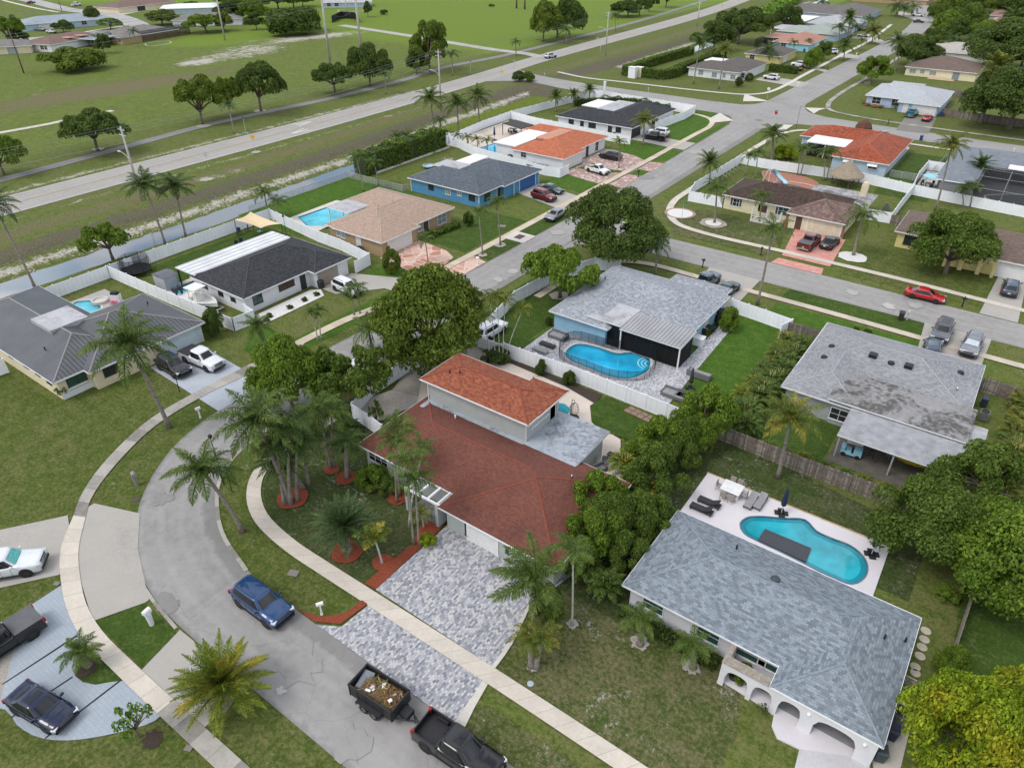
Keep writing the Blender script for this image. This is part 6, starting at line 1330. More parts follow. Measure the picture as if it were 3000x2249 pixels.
# tree belts at the back: separate trees
k_=0
belt=[('A',x,y,w) for x,y,w in ((1480,110,100),(1560,95,110),(1640,110,120),(1500,40,120),(1590,20,110),(1700,40,130),(1800,30,130),(1900,20,110),(1960,10,90),(1450,170,90),(1660,160,80))]
belt +=[('C',x,y,w) for x,y,w in ((1660,120,90),(1720,190,120),(1790,230,110),(1700,90,110),(1640,260,80),(1850,150,130),(1930,40,110),(1830,60,100),(2050,60,120),(2160,80,120),(2000,20,100),(2120,10,120),(2200,150,110),(2150,200,90),(2180,30,90),(1740,20,80),(1890,10,90),(1560,330,80),(1620,300,70))]
belt +=[('C',x,y,w) for x,y,w in ((2080,330,140),(2200,400,150),(1950,250,120))]
NUM=['first','second','third','fourth','fifth','sixth','seventh','eighth','ninth','tenth','eleventh','twelfth','thirteenth','fourteenth','fifteenth','sixteenth','seventeenth','eighteenth','nineteenth','twentieth','twenty first','twenty second','twenty third','twenty fourth']
adj=['tallest','broad','rounded','narrow','ragged','dense','leaning','low','spreading','thick','dark topped','pale topped','knotted']
for i,(t_,x,y,w) in enumerate(belt):
 where='tree belt beyond the field' if t_=='A' else 'woods at the upper right'
 tree('%s tree, %s from the left in the %s' % (adj[i % 13],NUM[sum(1 for q in belt if q[0]==t_ and (q[1],q[2]) < (x,y))],where),(t_,x,y+30),(t_,x-w*.68,y-w*.95,x+w*.68,y+30),'mid',(LF_DARK,LF_MID,LF_BRIGHT,LF_DARK,LF_OLIVE)[i % 5],group='trees of the '+where)
for a in [
 ('great mounded bush spreading over the ground by the white house across the field',('A',470,445),('A',300,265,635,450),'bush',LF_OLIVE,8),
 ('large clump of tall shrubs at the far edge of the field',('A',1900,200),('A',1700,30,2085,215),'bush',LF_DARK,12),
 ('dark conifer by the gravel lane',('B',172,110),('B',145,15,202,110),'mid',LF_DARK),
 ('little bush alone in the far field',('B',277,95),('B',250,52,303,96),'bush',LF_DARK),
 ('tiny bush near the top of the far field',('B',975,42),('B',955,20,996,44),'bush',LF_MID),
 ('clipped round bush by the white four wheel drive on the far street',('C',848,440),('C',788,318,912,440),'ball',LF_BRIGHT),
 ('left of two dark egg shaped bushes by the white fence',('E',1290,765),('E',1250,670,1336,780),'ball',LF_DARK),
 ('right of two dark egg shaped bushes by the white fence',('E',1473,830),('E',1428,740,1522,850),'ball',LF_DARK),
 ('bright squared bush beside the white fence and sky blue wall',('F',300,480),('F',238,335,367,490),'ball',LF_BRIGHT),
 ('bushy green shrub beside the grey paved driveway',('H',1335,700),('H',1215,480,1440,720),'ball',LF_MID),
 ('shrub with yellow tips at the end of the red mulch bed',('H',560,210),('H',500,120,625,235),'bush',LF_YEL),
 ('tall leafy bush on the lawn right of the stepping stones',('I',1745,1100),('I',1655,865,1835,1130),'mid',LF_BRIGHT),
 ('small low shrub on the worn lawn near the wooden fence',('I',1715,560),('I',1645,470,1790,580),'bush',LF_BRIGHT),
 ('thin shrub growing in the gravel by the short white fence',('E',225,1110),('E',165,890,295,1140),'sparse',LF_MID),
 ('leafy shrub below the dark front window',('E',180,1480),('E',100,1310,280,1520),'bush',LF_BRIGHT,2.2,1.6),
 ('second leafy shrub nearer the entry beams',('E',290,1520),('E',230,1400,360,1560),'bush',LF_MID,1.8,1.3),
 ('clipped little round tree on the bright lawn by the tan house',('E',335,98),('E',260,0,385,90),'ball',LF_OLIVE,3.2),
 ('little round bush in the lawn beside the tan house',('B',822,1465),('B',785,1375,860,1465),'ball',LF_DARK),
 ('shrub with dark foliage at the garage corner of the tan house',('B',292,1640),('B',255,1560,325,1658),'bush',LF_MID),
 ('sparse lime green sapling at the edge of the stamped driveway',('G',900,1465),('G',740,1210,975,1475),'sparse',LF_LIME),
 ('young vine like sapling against the cream corner wall',('D',405,930),('D',360,815,455,920),'sparse',LF_MID),
 ('dark green vine covered bush at the end of the white fence by the boat',('D',1385,510),('D',1308,345,1455,520),'ball',LF_DARK),
 ('hedge shrub against the white house front, first of two by the garage',('C',363,555),('C',338,500,392,560),'ball',LF_DARK),
 ('round shrub against the white house by the garage',('C',430,525),('C',405,475,455,532),'ball',LF_DARK),
 ('bush with yellow leaves behind the deep red roof corner',('C',670,1030),('C',600,900,740,1040),'bush',LF_YEL,3.5),
 ('dark undergrowth at the foot of the tall slim palms',('E',990,690),('E',930,550,1065,710),'bush',LF_DARK,2.0,1.9),
 ('dark shrub against the sky blue wall',('E',1345,450),('E',1315,370,1375,460),'bush',LF_DARK),
 ('pile of bushes at the mouth of the link street',('B',1150,525),('B',1105,460,1190,530),'ball',LF_DARK),('right hand bush at the mouth of the link street',('B',1215,525),('B',1165,465,1257,530),'ball',LF_MID),
 ('small bush in the courtyard planter behind the arches',(-4.3,31.8),None,'bush',LF_OLIVE,1.4,.9),('potted plant under the second arch',(-2.4,30.2),None,'sparse',LF_DARK,.9,.5),
 ('dark shrub at the corner of the wooden gate and grey roof',('F',1120,490),('F',1105,455,1140,500),'bush',LF_DARK),('low dark shrubs before the grey roof front wall',('F',1195,510),('F',1165,478,1225,515),'bush',LF_DARK)]:
 tree(a[0],a[1],a[2],a[3],a[4],*(a[5:]))
# hedges
hedge('tall thick hedge along the canal beside the bright blue house',[(-103.2,93.5),(-103.3,105),(-103.6,117.5)],3.2,4.0,LF_MID,leaf=.22,dens=34,wob=.5)
hedge('long clipped dark hedge along the canal beside the white house',[(-97.5,222),(-98,240),(-98,262)],2.2,2.6,LF_DARK,leaf=.26,dens=26)
hedge('clipped hedge across the end of the canal side garden',[(-110.5,213),(-104,213.5),(-98.2,214),(-96.5,222)],2.0,2.6,LF_MID,leaf=.26,dens=26)
hedge('hedge running up the canal from the corner boxes',[(-110.5,213),(-111,235),(-110,262)],2.0,2.6,LF_MID,leaf=.26,dens=26)
hedge('short dark hedge behind the dark red car',[(-76.4,246.5),(-67.5,246)],1.8,2.0,LF_DARK,leaf=.24,dens=28)
hedge('low hedge under the front windows of the blue grey roofed house',[(-13.4,31.9),(-6,31.7)],.9,.55,LF_DARK,leaf=.1,dens=160)
hedge('low round hedge in front of the tan house window',[(-71.6,76.6),(-71.2,80),(-71.0,83.6)],1.1,.8,LF_MID,leaf=.13,dens=90,wob=.3)
hedge('dense hedge right of the wooden fence',[(9.4,36),(10.6,39.5),(14,42)],1.9,1.4,LF_MID,leaf=.15,dens=110,wob=.3)
hedge('row of dark shrubs inside the corner wall',[(-101,168),(-92,176.8),(-78,176)],1.2,1.6,LF_DARK,leaf=.22,dens=30,wob=.6)
for j,p in enumerate(((-70.4,46),(-70.2,49),(-70.4,51.5),(-70.3,53.5),(-69.8,45.0))):
 tree(('smallest','darkest','roundest','last','first')[j]+' low shrub in the white pebble bed of the charcoal roofed house',p,None,'bush',LF_DARK,.7,.5,group='shrubs in the white pebble bed')
patch('pebble_bed',[(-72.2,44.6),(-69.4,44.4),(-69.4,54),(-71.2,55),(-72.2,54)],WHITE_STONE,.09)
# yellow green reeds beyond the far canal
hedge('bright yellow green thicket beyond the far roofs',[(-118,330),(-122,380),(-134,440),(-150,500)],9,4,LF_LIME,leaf=.7,dens=3,wob=1.5,name='thicket')
# label, kind, base, crown centre, frond length, foliage, trunk radius
PL=[
 ('giant leaning coconut palm towering over the left lawn','coconut',('D',1095,1112),('D',830,572),4.7,FR_GREEN,.22),
 ('tall coconut palm leaning over the bend, right of the street end','coconut',('D',1880,1600),('D',1655,1065),4.0,FR_GREEN,.2),
 ('coconut palm with a curved trunk inside the bend above the street sign','coconut',('G',1570,130),('D',1310,1390),3.2,FR_GREEN,.19),
 ('coconut palm on the bright lawn before the boat','coconut',('D',1715,605),('D',1660,455),2.4,FR_GREEN,.16),
 ('left of the two small palms on the charcoal roofed house lawn','royal',('D',2060,545),('D',2020,385),1.6,FR_GREEN,.09),
 ('right of the two small palms on the charcoal roofed house lawn','royal',('D',2080,540),('D',2065,375),1.5,FR_GREEN,.09),
 ('small palm pair stem near the white pickup driveway','royal',('E',85,385),('E',60,240),1.7,FR_GREEN,.1),('small palm beside the white pickup driveway','royal',('E',122,375),('E',110,225),1.9,FR_GREEN,.1),
 ('queen palm on the verge left of the huge olive tree','queen',('E',205,622),('E',175,480),3.1,FR_GREEN,.14),
 ('big yellow tipped date palm standing in the foreground verge','date',('G',1440,1250),('G',1440,1120),3.5,FR_DRY,.42),
 ('low leaning palm in the stamped driveway island','coconut',('G',575,995),('G',520,905),1.75,FR_GREEN,.2),
 ('blue green date palm in the shady front garden','date',('H',40,245),('H',15,100),3.1,FR_BLUE,.35),
 ('young yellow green palm in a round red mulch ring','arrow',('H',265,335),('H',215,175),1.7,FR_YEL,.09),
 ('windblown coconut palm over the grey paved driveway','windy',('H',1245,760),('H',1240,440),3.4,FR_GREEN,.17),
 ('short fat twin trunked palm at the driveway edge, left stem','royal',('H',1228,1000),('H',1215,830),1.7,FR_YEL,.2),('short fat twin trunked palm at the driveway edge, right stem','royal',('H',1262,1005),('H',1300,830),1.7,FR_YEL,.2),
 ('slim pale trunked palm beside the red roof corner','royal',('H',1493,735),('H',1500,290),2.0,FR_GREEN,.09),
 ('short palm in a sandy ring, nearer the grey driveway','queen',('H',1935,860),('H',1945,690),1.9,FR_GREEN,.2),('short palm in a sandy ring, nearer the arched porch','queen',('I',65,1010),('I',70,860),1.9,FR_GREEN,.2),
 ('coconut palm with golden fronds behind the wooden fence','coconut',('F',615,1435),('F',700,1045),3.3,FR_YEL,.19),
 ('robust triple palm trunk at the shady garden corner','queen',('E',40,1430),('E',30,1200),2.2,FR_DARK,.22),
 ('royal palm in the red mulch ring, left trunk','royal',('D',1845,1605),('D',1790,1250),2.8,FR_DARK,.17),('royal palm in the red mulch ring, middle trunk','royal',('D',1885,1608),('D',1870,1130),2.8,FR_DARK,.17),('royal palm in the red mulch ring, right trunk','royal',('D',1925,1585),('D',1925,1240),2.8,FR_DARK,.17),
 ('low dark palm at the back of the red mulch ring','datefar',('D',1960,1500),('D',1800,1330),2.6,FR_DARK,.2),('dark palm crown filling the gap behind the royal palms','queen',('D',2000,1480),('D',1960,1190),2.8,FR_DARK,.17),
 ('slender palm right of the ring of royal palms','queen',('D',2145,1375),('D',2060,980),2.9,FR_GREEN,.13),('slender palm further right with low fronds','queen',('D',2165,1370),('D',2150,1010),2.4,FR_GREEN,.12),
 ('front garden palm leaning on the red brown eave, uppermost','royal',('E',375,1560),('E',375,1140),2.3,FR_GREEN,.1),('front garden palm with the widest fronds by the eave','royal',('E',360,1600),('E',350,1230),2.1,FR_GREEN,.1),
 ('front garden palm left of the entry beams','royal',('H',470,215),('E',425,1360),2.2,FR_GREEN,.1),('front garden palm right before the entry beams','royal',('H',505,218),('E',480,1480),2.1,FR_GREEN,.1),('lowest front garden palm in the red mulch','royal',('H',535,100),('H',520,20),1.3,FR_YEL,.08),('palm touching the red brown eave on its right','royal',('H',440,100),('E',525,1270),1.6,FR_GREEN,.09),
 ('slim leaning palm, first stem of the tall group by the white fence','royal',('E',965,690),('E',930,420),1.5,FR_YEL,.06),('slim tall palm, second stem of the group by the white fence','royal',('E',1000,690),('E',965,300),1.6,FR_YEL,.06),
 ('slim tall palm, third stem of the group by the white fence','royal',('E',1025,690),('E',1010,290),1.7,FR_YEL,.06),('slim tall palm, fourth stem of the group by the white fence','royal',('E',1045,690),('E',1060,310),1.6,FR_YEL,.06),('rightmost slim palm of the group, leaning right','royal',('E',1060,690),('E',1165,370),1.8,FR_YEL,.06),
 ('left coconut palm of three beside the road, upright','coconut',('B',605,870),('B',575,640),4.6,FR_GREEN,.2),('middle coconut palm of three beside the road','coconut',('B',760,865),('B',750,670),4.4,FR_GREEN,.2),('right coconut palm of three beside the road','coconut',('B',897,825),('B',880,625),4.4,FR_GREEN,.2),
 ('small palm below the three coconut palms','royal',('B',645,885),('B',640,795),2.6,FR_GREEN,.16),('bushy palm above the tall hedge, left','queen',('B',370,960),('B',360,885),2.8,FR_DARK,.16),('bushy palm above the tall hedge, right','queen',('B',430,960),('B',425,880),2.8,FR_DARK,.16),
 ('palm at the left end of the tall hedge','royal',('B',145,1242),('B',100,1040),2.6,FR_GREEN,.13),('second palm at the left end of the tall hedge','royal',('B',245,1203),('B',215,1070),2.3,FR_GREEN,.13),
 ('first small palm in the row along the orange tiled house terrace','royal',('B',690,915),('B',685,865),1.9,FR_GREEN,.12),('second small palm in the terrace row','royal',('B',757,938),('B',753,885),1.9,FR_GREEN,.12),('third small palm in the terrace row','royal',('B',820,957),('B',817,900),1.9,FR_GREEN,.12),('fourth small palm in the terrace row','royal',('B',883,972),('B',880,912),1.9,FR_GREEN,.12),('last small palm in the terrace row, by the pool','royal',('B',945,985),('B',947,920),2.0,FR_GREEN,.12),
 ('tall thin palm on the verge by the tan house lawn','royal',('B',915,1650),('B',890,1390),2.1,FR_GREEN,.12),('tall thin palm on the verge by the blue house lawn','royal',('B',1030,1590),('B',1010,1320),2.1,FR_GREEN,.13),('small palm on the red flagstone driveway edge','royal',('B',562,1700),('B',545,1570),2.0,FR_GREEN,.1),
 ('date palm outside the corner wall, left','datefar',('B',1388,725),('B',1390,625),3.1,FR_GREEN,.2),('date palm outside the corner wall, middle','datefar',('B',1500,690),('B',1505,615),2.7,FR_GREEN,.18),('date palm outside the corner wall, right and tallest','datefar',('B',1605,655),('B',1608,580),3.0,FR_GREEN,.2),
 ('golden coconut palm before the charcoal roof','coconut',('B',1955,940),('B',1962,780),3.6,FR_YEL,.2),('palm on the small island of the red paver driveway','royal',('B',1797,1090),('B',1800,940),2.3,FR_YEL,.12),
 ('small palm alone at the path junction','royal',('B',1131,362),('B',1129,285),3.0,FR_DARK,.2),('palm by the bike path with a hanging frond','royal',('B',722,490),('B',715,365),3.4,FR_DARK,.2),('drooping small palm by the bike path','royal',('B',290,610),('B',280,490),3.1,FR_DARK,.15),('small palm below the dark pair of trees','royal',('B',1457,285),('B',1455,205),4.2,FR_DARK,.2),('small palm beside the far street lamp','royal',('B',1775,205),('B',1775,110),4,FR_DARK,.2),
 ('feathery palm under the big corner tree','queen',('E',2035,120),('B',2045,1590),2.8,FR_BLUE,.15),
 ('tall coconut palm at the canal, left of two','coconut',('A',1072,1585),('A',935,1200),3.9,FR_DARK,.17),('tall coconut palm at the canal, right of two','coconut',('A',1205,1538),('A',1135,1210),3.7,FR_DARK,.17),
 ('palm on the canal lawn above the shade sail, left','royal',('A',1740,1415),('A',1715,1265),2.9,FR_GREEN,.15),('palm on the canal lawn above the shade sail, right','royal',('A',1787,1435),('A',1800,1320),2.4,FR_GREEN,.13),
 ('very tall palm whose crown leaves the left edge','coconut',('D',235,222),('A',-40,1330),3.6,FR_DARK,.17),
 ('small dark palm between the three trees and the road','royal',('A',1515,865),('A',1480,700),2.6,FR_DARK,.12),('small palm before the black pool cage across the field','royal',('A',895,305),('A',865,215),3.0,FR_DARK,.15),
 ('tall leaning palm left of the white house on the far corner','coconut',('C',70,545),('C',112,285),4.4,FR_GREEN,.2),('tall leaning palm before the white house windows','coconut',('C',235,578),('C',272,318),3.8,FR_YEL,.2),
 ('very tall fan palm by the green grey roof','fan',('C',1068,250),('C',1085,112),4.6,FR_GREEN,.25),('palm before the green grey roof','royal',('C',1015,275),('C',1015,190),4.4,FR_DARK,.2),('palm by the white car on the far street','royal',('C',1115,235),('C',1120,185),4.0,FR_DARK,.2),
 ('golden coconut palm on the far verge','coconut',('C',1225,285),('C',1237,200),5.6,FR_YEL,.25),('windswept palm on the far verge','coconut',('C',1040,395),('C',1055,295),4.6,FR_GREEN,.2),('small bare palm on the far verge','royal',('C',1150,330),('C',1160,270),2.8,FR_GREEN,.14),
 ('small palm left of the turquoise wall','royal',('C',715,345),('C',720,285),2.8,FR_DARK,.14),('small palm before the turquoise wall','royal',('C',815,330),('C',818,272),2.2,FR_DARK,.14),('broad drooping palm before the yellow house','queen',('C',555,410),('C',557,325),6.0,FR_DARK,.3),
 ('left tall palm by the side street mouth','coconut',('C',1352,480),('C',1395,265),4.8,FR_GREEN,.22),('right tall palm by the side street mouth','coconut',('C',1383,460),('C',1405,290),4.0,FR_GREEN,.2),
 ('palm before the beige roofed house, left','royal',('C',1712,355),('C',1745,265),4.8,FR_DARK,.2),('palm before the beige roofed house, right','royal',('C',1830,365),('C',1862,275),4.8,FR_DARK,.2),
 ('far palm by the orange brown roof, left','royal',('C',1380,105),('C',1385,50),6,FR_DARK,.25),('far palm by the orange brown roof, middle','royal',('C',1430,115),('C',1435,65),6,FR_DARK,.25),('far palm by the orange brown roof, right','royal',('C',1490,105),('C',1492,55),5.5,FR_DARK,.25),('dark palm by the grey roof front','royal',('C',1200,190),('C',1205,135),4.5,FR_DARK,.25),('palm on the far canal bank','royal',('C',905,70),('C',905,25),6,FR_DARK,.25),('pale palm in the upper right woods','coconut',('C',2130,190),('C',2140,120),8,FR_GREEN,.3),
 ('date palm at the white fence corner by the street','datefar',('C',172,1185),('C',175,1045),3.3,FR_GREEN,.2),('queen palm in the round pebble ring','queen',('C',205,1445),('C',222,1215),3.3,FR_GREEN,.17),('queen palm before the shuttered windows','queen',('C',495,1440),('C',510,1270),2.7,FR_GREEN,.14),
 ('very tall queen palm on the verge of the grey side street','queen',('F',484,316),('C',590,1480),3.0,FR_GREEN,.17),('queen palm beside the cream garage door','queen',('C',1105,1655),('C',1165,1395),3.5,FR_GREEN,.2),('tall ragged palm by the stop sign corner','coconut',('C',575,1045),('C',587,870),3.8,FR_GREEN,.3),
 ('small palm by the slide, left','royal',('C',405,1135),('C',430,1025),2.2,FR_GREEN,.12),('small palm by the slide, right','royal',('C',470,1155),('C',485,1010),2.4,FR_GREEN,.12),
 ('palm before the white patio roof, left','royal',('C',742,1135),('C',765,975),2.7,FR_GREEN,.12),('palm before the white patio roof, right','royal',('C',762,1138),('C',805,985),2.3,FR_GREEN,.12),('palm by the thatched hut, left','royal',('C',912,1172),('C',920,1010),2.4,FR_GREEN,.12),('palm by the thatched hut, right','royal',('C',930,1170),('C',965,1000),2.6,FR_GREEN,.12),
 ('very tall leaning coconut palm beside the grey house','coconut',('C',1635,1365),('C',1745,940),3.6,FR_YEL,.17),('dense fan crowned palm before the pool cage','datefar',('C',1890,1180),('C',1935,1065),3.0,FR_DARK,.2),('small palm behind the white fence at right, left stem','royal',('C',1815,1340),('C',1810,1235),2.1,FR_GREEN,.12),('small palm behind the white fence at right, right stem','royal',('C',1860,1340),('C',1880,1225),2.3,FR_GREEN,.12),
 ('huge ragged palm leaning at the right edge by the wooden fence','fan',('C',1925,800),('C',2045,430),5.0,FR_YEL,.3),('tiny palm in the front bed of the periwinkle house','royal',('C',1375,705),('C',1380,680),1.6,FR_BLUE,.1)]
for a in PL: palm(a[0],a[1],a[2],a[3],a[4],a[5],tr=a[6],group=None,bark=BARK_PALE if a[6] < .1 else None)
# clumping palms: the thick hedge beside the bright lawn, the row on the fence and the right edge
n=0
def row(lab,pts,step,r,h,mats,grp,jit=.5):
 p,L_=resample(pts,max(2,int(sum(hypot(b[0]-a[0],b[1]-a[1]) for a,b in zip(pts[:-1],pts[1:]))/step)))
 for i,q in enumerate(p):
  b=(q[0]+random.uniform(-jit,jit),q[1]+random.uniform(-jit,jit));hh=h*random.uniform(.8,1.15)
  t=thing('clumping_palm','%s clump %s' % (NUM[i % 24],lab),'palm clump',(*b,0),0,grp);m=MB()
  for k in range(6): a=k*1.05;m.tube([(.15*cos(a),.15*sin(a),0),(.3*cos(a),.3*sin(a),hh*.8)],[.05,.035],5)
  m.build('stems',plain('golden_cane',(.22,.22,.07),.6,.2,5),t,True)
  c=bpy.data.objects.new('fronds',random.choice(PALMS['clump']));COL.objects.link(c);c.parent=t;c.location=(0,0,hh*.35);rr=r*random.uniform(.88,1.15);c.scale=(rr,rr,rr*1.05);c.rotation_euler=(0,0,random.uniform(0,6.28));set_mat(c,random.choice(mats))
row('from below in the tall areca row, right side',[(-14.3,57.5),(-14.2,63),(-14.0,69),(-14.2,77)],1.15,1.9,2.4,[FR_YEL,FR_GREEN,FR_GREEN],'areca palms beside the bright lawn')
row('from below in the tall areca row, bright lawn side',[(-15.3,58.5),(-15.4,64),(-15.5,70),(-15.3,76)],1.2,1.75,2.1,[FR_YEL,FR_GREEN,FR_DRY],'areca palms beside the bright lawn')
row('from the left in the low row behind the wooden fence',[(-11.5,56.6),(-5,56.5),(1.2,56.3)],1.5,1.05,.9,[FR_YEL,FR_GREEN],'low arecas behind the wooden fence',.25)
row('from below in the areca row along the right edge',[(6.2,57),(7.4,64),(7.8,72),(8.0,80)],1.2,1.9,2.3,[FR_YEL,FR_GREEN,FR_YEL],'areca palms along the right edge')
row('from the terrace, in the planting right of the flat roof',[(-20.2,46),(-18.8,44.6),(-17.6,43.4),(-16.9,41),(-16.4,38)],1.5,2.0,2.6,[FR_YEL,FR_GREEN,FR_DRY,FR_GREEN],'palms between terrace and blue grey roof')
row('beside the lower right corner of the red roof',[(-16.9,33.5),(-16.4,31.2),(-15.5,33.2)],1.6,1.9,1.8,[FR_GREEN,FR_YEL],'palms by the corner of the red roof')
row('from the left under the royal palms',[(-47.5,33),(-45,35.5),(-43.5,33.5)],1.8,1.5,1.0,[FR_DARK,FR_GREEN],'undergrowth palms by the royal palms')
for lab,b,bb in (('tree with pale yellow blossom beyond the flat grey roof',('E',2050,1290),('E',1920,1090,2211,1330)),('leafy green tree right of the flat grey roof, lower',('E',2030,1500),('E',1900,1250,2180,1560))): tree(lab,b,bb,'mid',LF_BRIGHT if 'pale' in lab else LF_MID,4.2,2.6)
tree('green tree hugging the right eave of the red brown roof',('H',1560,60),('E',1560,1440,1830,1700),'mid',LF_BRIGHT,4.4,2.4)
# ---------------------------------------------------------------- vehicles
CG=glass();TRIM=plain('black_plastic_trim',(.018,.018,.02),.55,.15,4);RIM=plain('alloy_rim',(.38,.39,.40),.3,.08,5,metal=.8);RIMD=plain('dark_rim',(.05,.05,.055),.35,.1,5,metal=.6)
LAMP=plain('headlamp_glass',(.55,.58,.62),.12,.1,12);TAIL=plain('red_tail_lamp',(.30,.012,.012),.2,.15,12);PLATE=plain('plain_plate',(.5,.5,.48),.5)
SPEC={  # length, width, belt z, roof z, hood z, trunk z, base xr0..xf0 (glass base), roof xr1..xf1, wheelbase, wheel radius
 'sedan': (4.75,1.84,.92,1.44,.82,.96,-1.75,1.08,-.95,.30,2.8,.33),
 'suv': (4.75,1.92,1.12,1.72,1.04,1.12,-2.22,1.10,-1.85,.42,2.85,.37),
 'bigsuv': (5.05,1.99,1.16,1.78,1.10,1.16,-2.38,1.12,-2.05,.45,2.98,.39),
 'pickup': (5.75,2.0,1.20,1.90,1.16,1.20,-.92,1.35,-.78,.70,3.60,.41),
 'smallpickup': (5.2,1.84,1.10,1.74,1.02,1.1,-.35,1.28,-.25,.62,3.2,.36)}
def loft_body(L_,W_,belt,hood,trunk,x0,x1,xb,xf,zb=.27):
 m=MB();n=30;rings=[]
 for i in range(n+1):
  x=x0+(x1-x0)*i/n;t=abs(2*x/L_);w=W_/2*(1-.11*max(0,(t-.70)/.30)**2.2)
  f=min(max((x-xf)/.5,0),1);r=min(max((xb-x)/.4,0),1);zs=belt*(1-f)*(1-r)+f*(hood-(x-xf)*.06)+r*trunk*(1-f)
  e=max(0,(t-.94)/.06);zs -=e*e*.16;b=zb+e*e*.10;w *=1-.05*e*e;cr=.035+.03*f
  ring=[(w*.80,b),(w*.97,b+.07),(w,b+.30),(w*1.0,zs-.28),(w*.975,zs-.09),(w*.92,zs-.01),(w*.6,zs+cr*.75),(0,zs+cr)]
  ring=ring+[(-y,z) for y,z in ring[-2::-1]];rings.append([(x,y,z) for y,z in ring])
 k=len(rings[0])
 for q in rings: m.v +=q
 for i in range(n):
  for j in range(k-1): m.f.append([i*k+j,i*k+j+1,(i+1)*k+j+1,(i+1)*k+j]);m.m.append(0);m.uv.append(None)
  m.f.append([i*k+k-1,i*k,(i+1)*k,(i+1)*k+k-1]);m.m.append(1);m.uv.append(None)
 m.f.append(list(range(k-1,-1,-1)));m.m.append(0);m.uv.append(None);m.f.append([n*k+j for j in range(k)]);m.m.append(0);m.uv.append(None)
 return m
def greenhouse(W_,belt,roof,b0,b1,r0,r1,two=True):
 m=MB();K=48;lv=[]
 def outline(x0,x1,w,z):
  xc,a=(x0+x1)/2,(x1-x0)/2;o=[]
  for j in range(K):
   th=2*pi*j/K;c,s=cos(th),sin(th);o.append((xc+a*math.copysign(abs(c)**.36,c),w*math.copysign(abs(s)**.36,s),z))
  return o
 H_=roof-belt
 for u in (0,.3,.6,.86,.95): lv.append(outline(b0+(r0-b0)*u,b1+(r1-b1)*u,W_/2*(.93-.17*u),belt-.03+H_*u))
 lv.append(outline(r0+.03,r1-.05,W_/2*.73,roof-.015));lv.append(outline(r0+.25,r1-.25,W_/2*.58,roof+.015));n=len(lv)
 for q in lv: m.v +=q
 for i in range(n-1):
  for j in range(K):
   a,b=lv[i][j],lv[i][(j+1) % K];mx_,my=(a[0]+b[0])/2,(a[1]+b[1])/2;mat=1
   th=(j+.5)/K*2*pi;c,s=abs(cos(th)),abs(sin(th))
   if i >=3: mat=0
   elif .62 < c < .93 and s > .3: mat=0
   elif s > .62 and two and abs(mx_-(b0*.42+b1*.58)) < .07: mat=2
   m.f.append([i*K+j,i*K+(j+1) % K,(i+1)*K+(j+1) % K,(i+1)*K+j]);m.m.append(mat);m.uv.append(None)
 m.f.append([(n-1)*K+j for j in range(K)]);m.m.append(0);m.uv.append(None)
 return m
CARP={}
def wheel_mesh(r,w=.23):
 m=MB();m.lathe([(r*.62,-w/2),(r*.95,-w/2),(r,-w/2+.04),(r,w/2-.04),(r*.95,w/2),(r*.62,w/2)],22);m.xf(Matrix.Rotation(pi/2,4,'X'))
 q=MB();q.lathe([(.01,w/2-.02),(r*.18,w/2-.015),(r*.2,w/2-.06),(r*.55,w/2-.07),(r*.64,w/2-.01),(r*.64,-w/2+.01)],22,1)
 for k in range(5):
  a=2*pi*k/5;q.cbox((cos(a)*r*.38,sin(a)*r*.38,w/2-.035),(r*.5,.07,.04),0,a)
 q.xf(Matrix.Rotation(-pi/2,4,'X'));return m.mesh('tyre',RUBBER,True),q.mesh('rim',[RIM,RIMD])
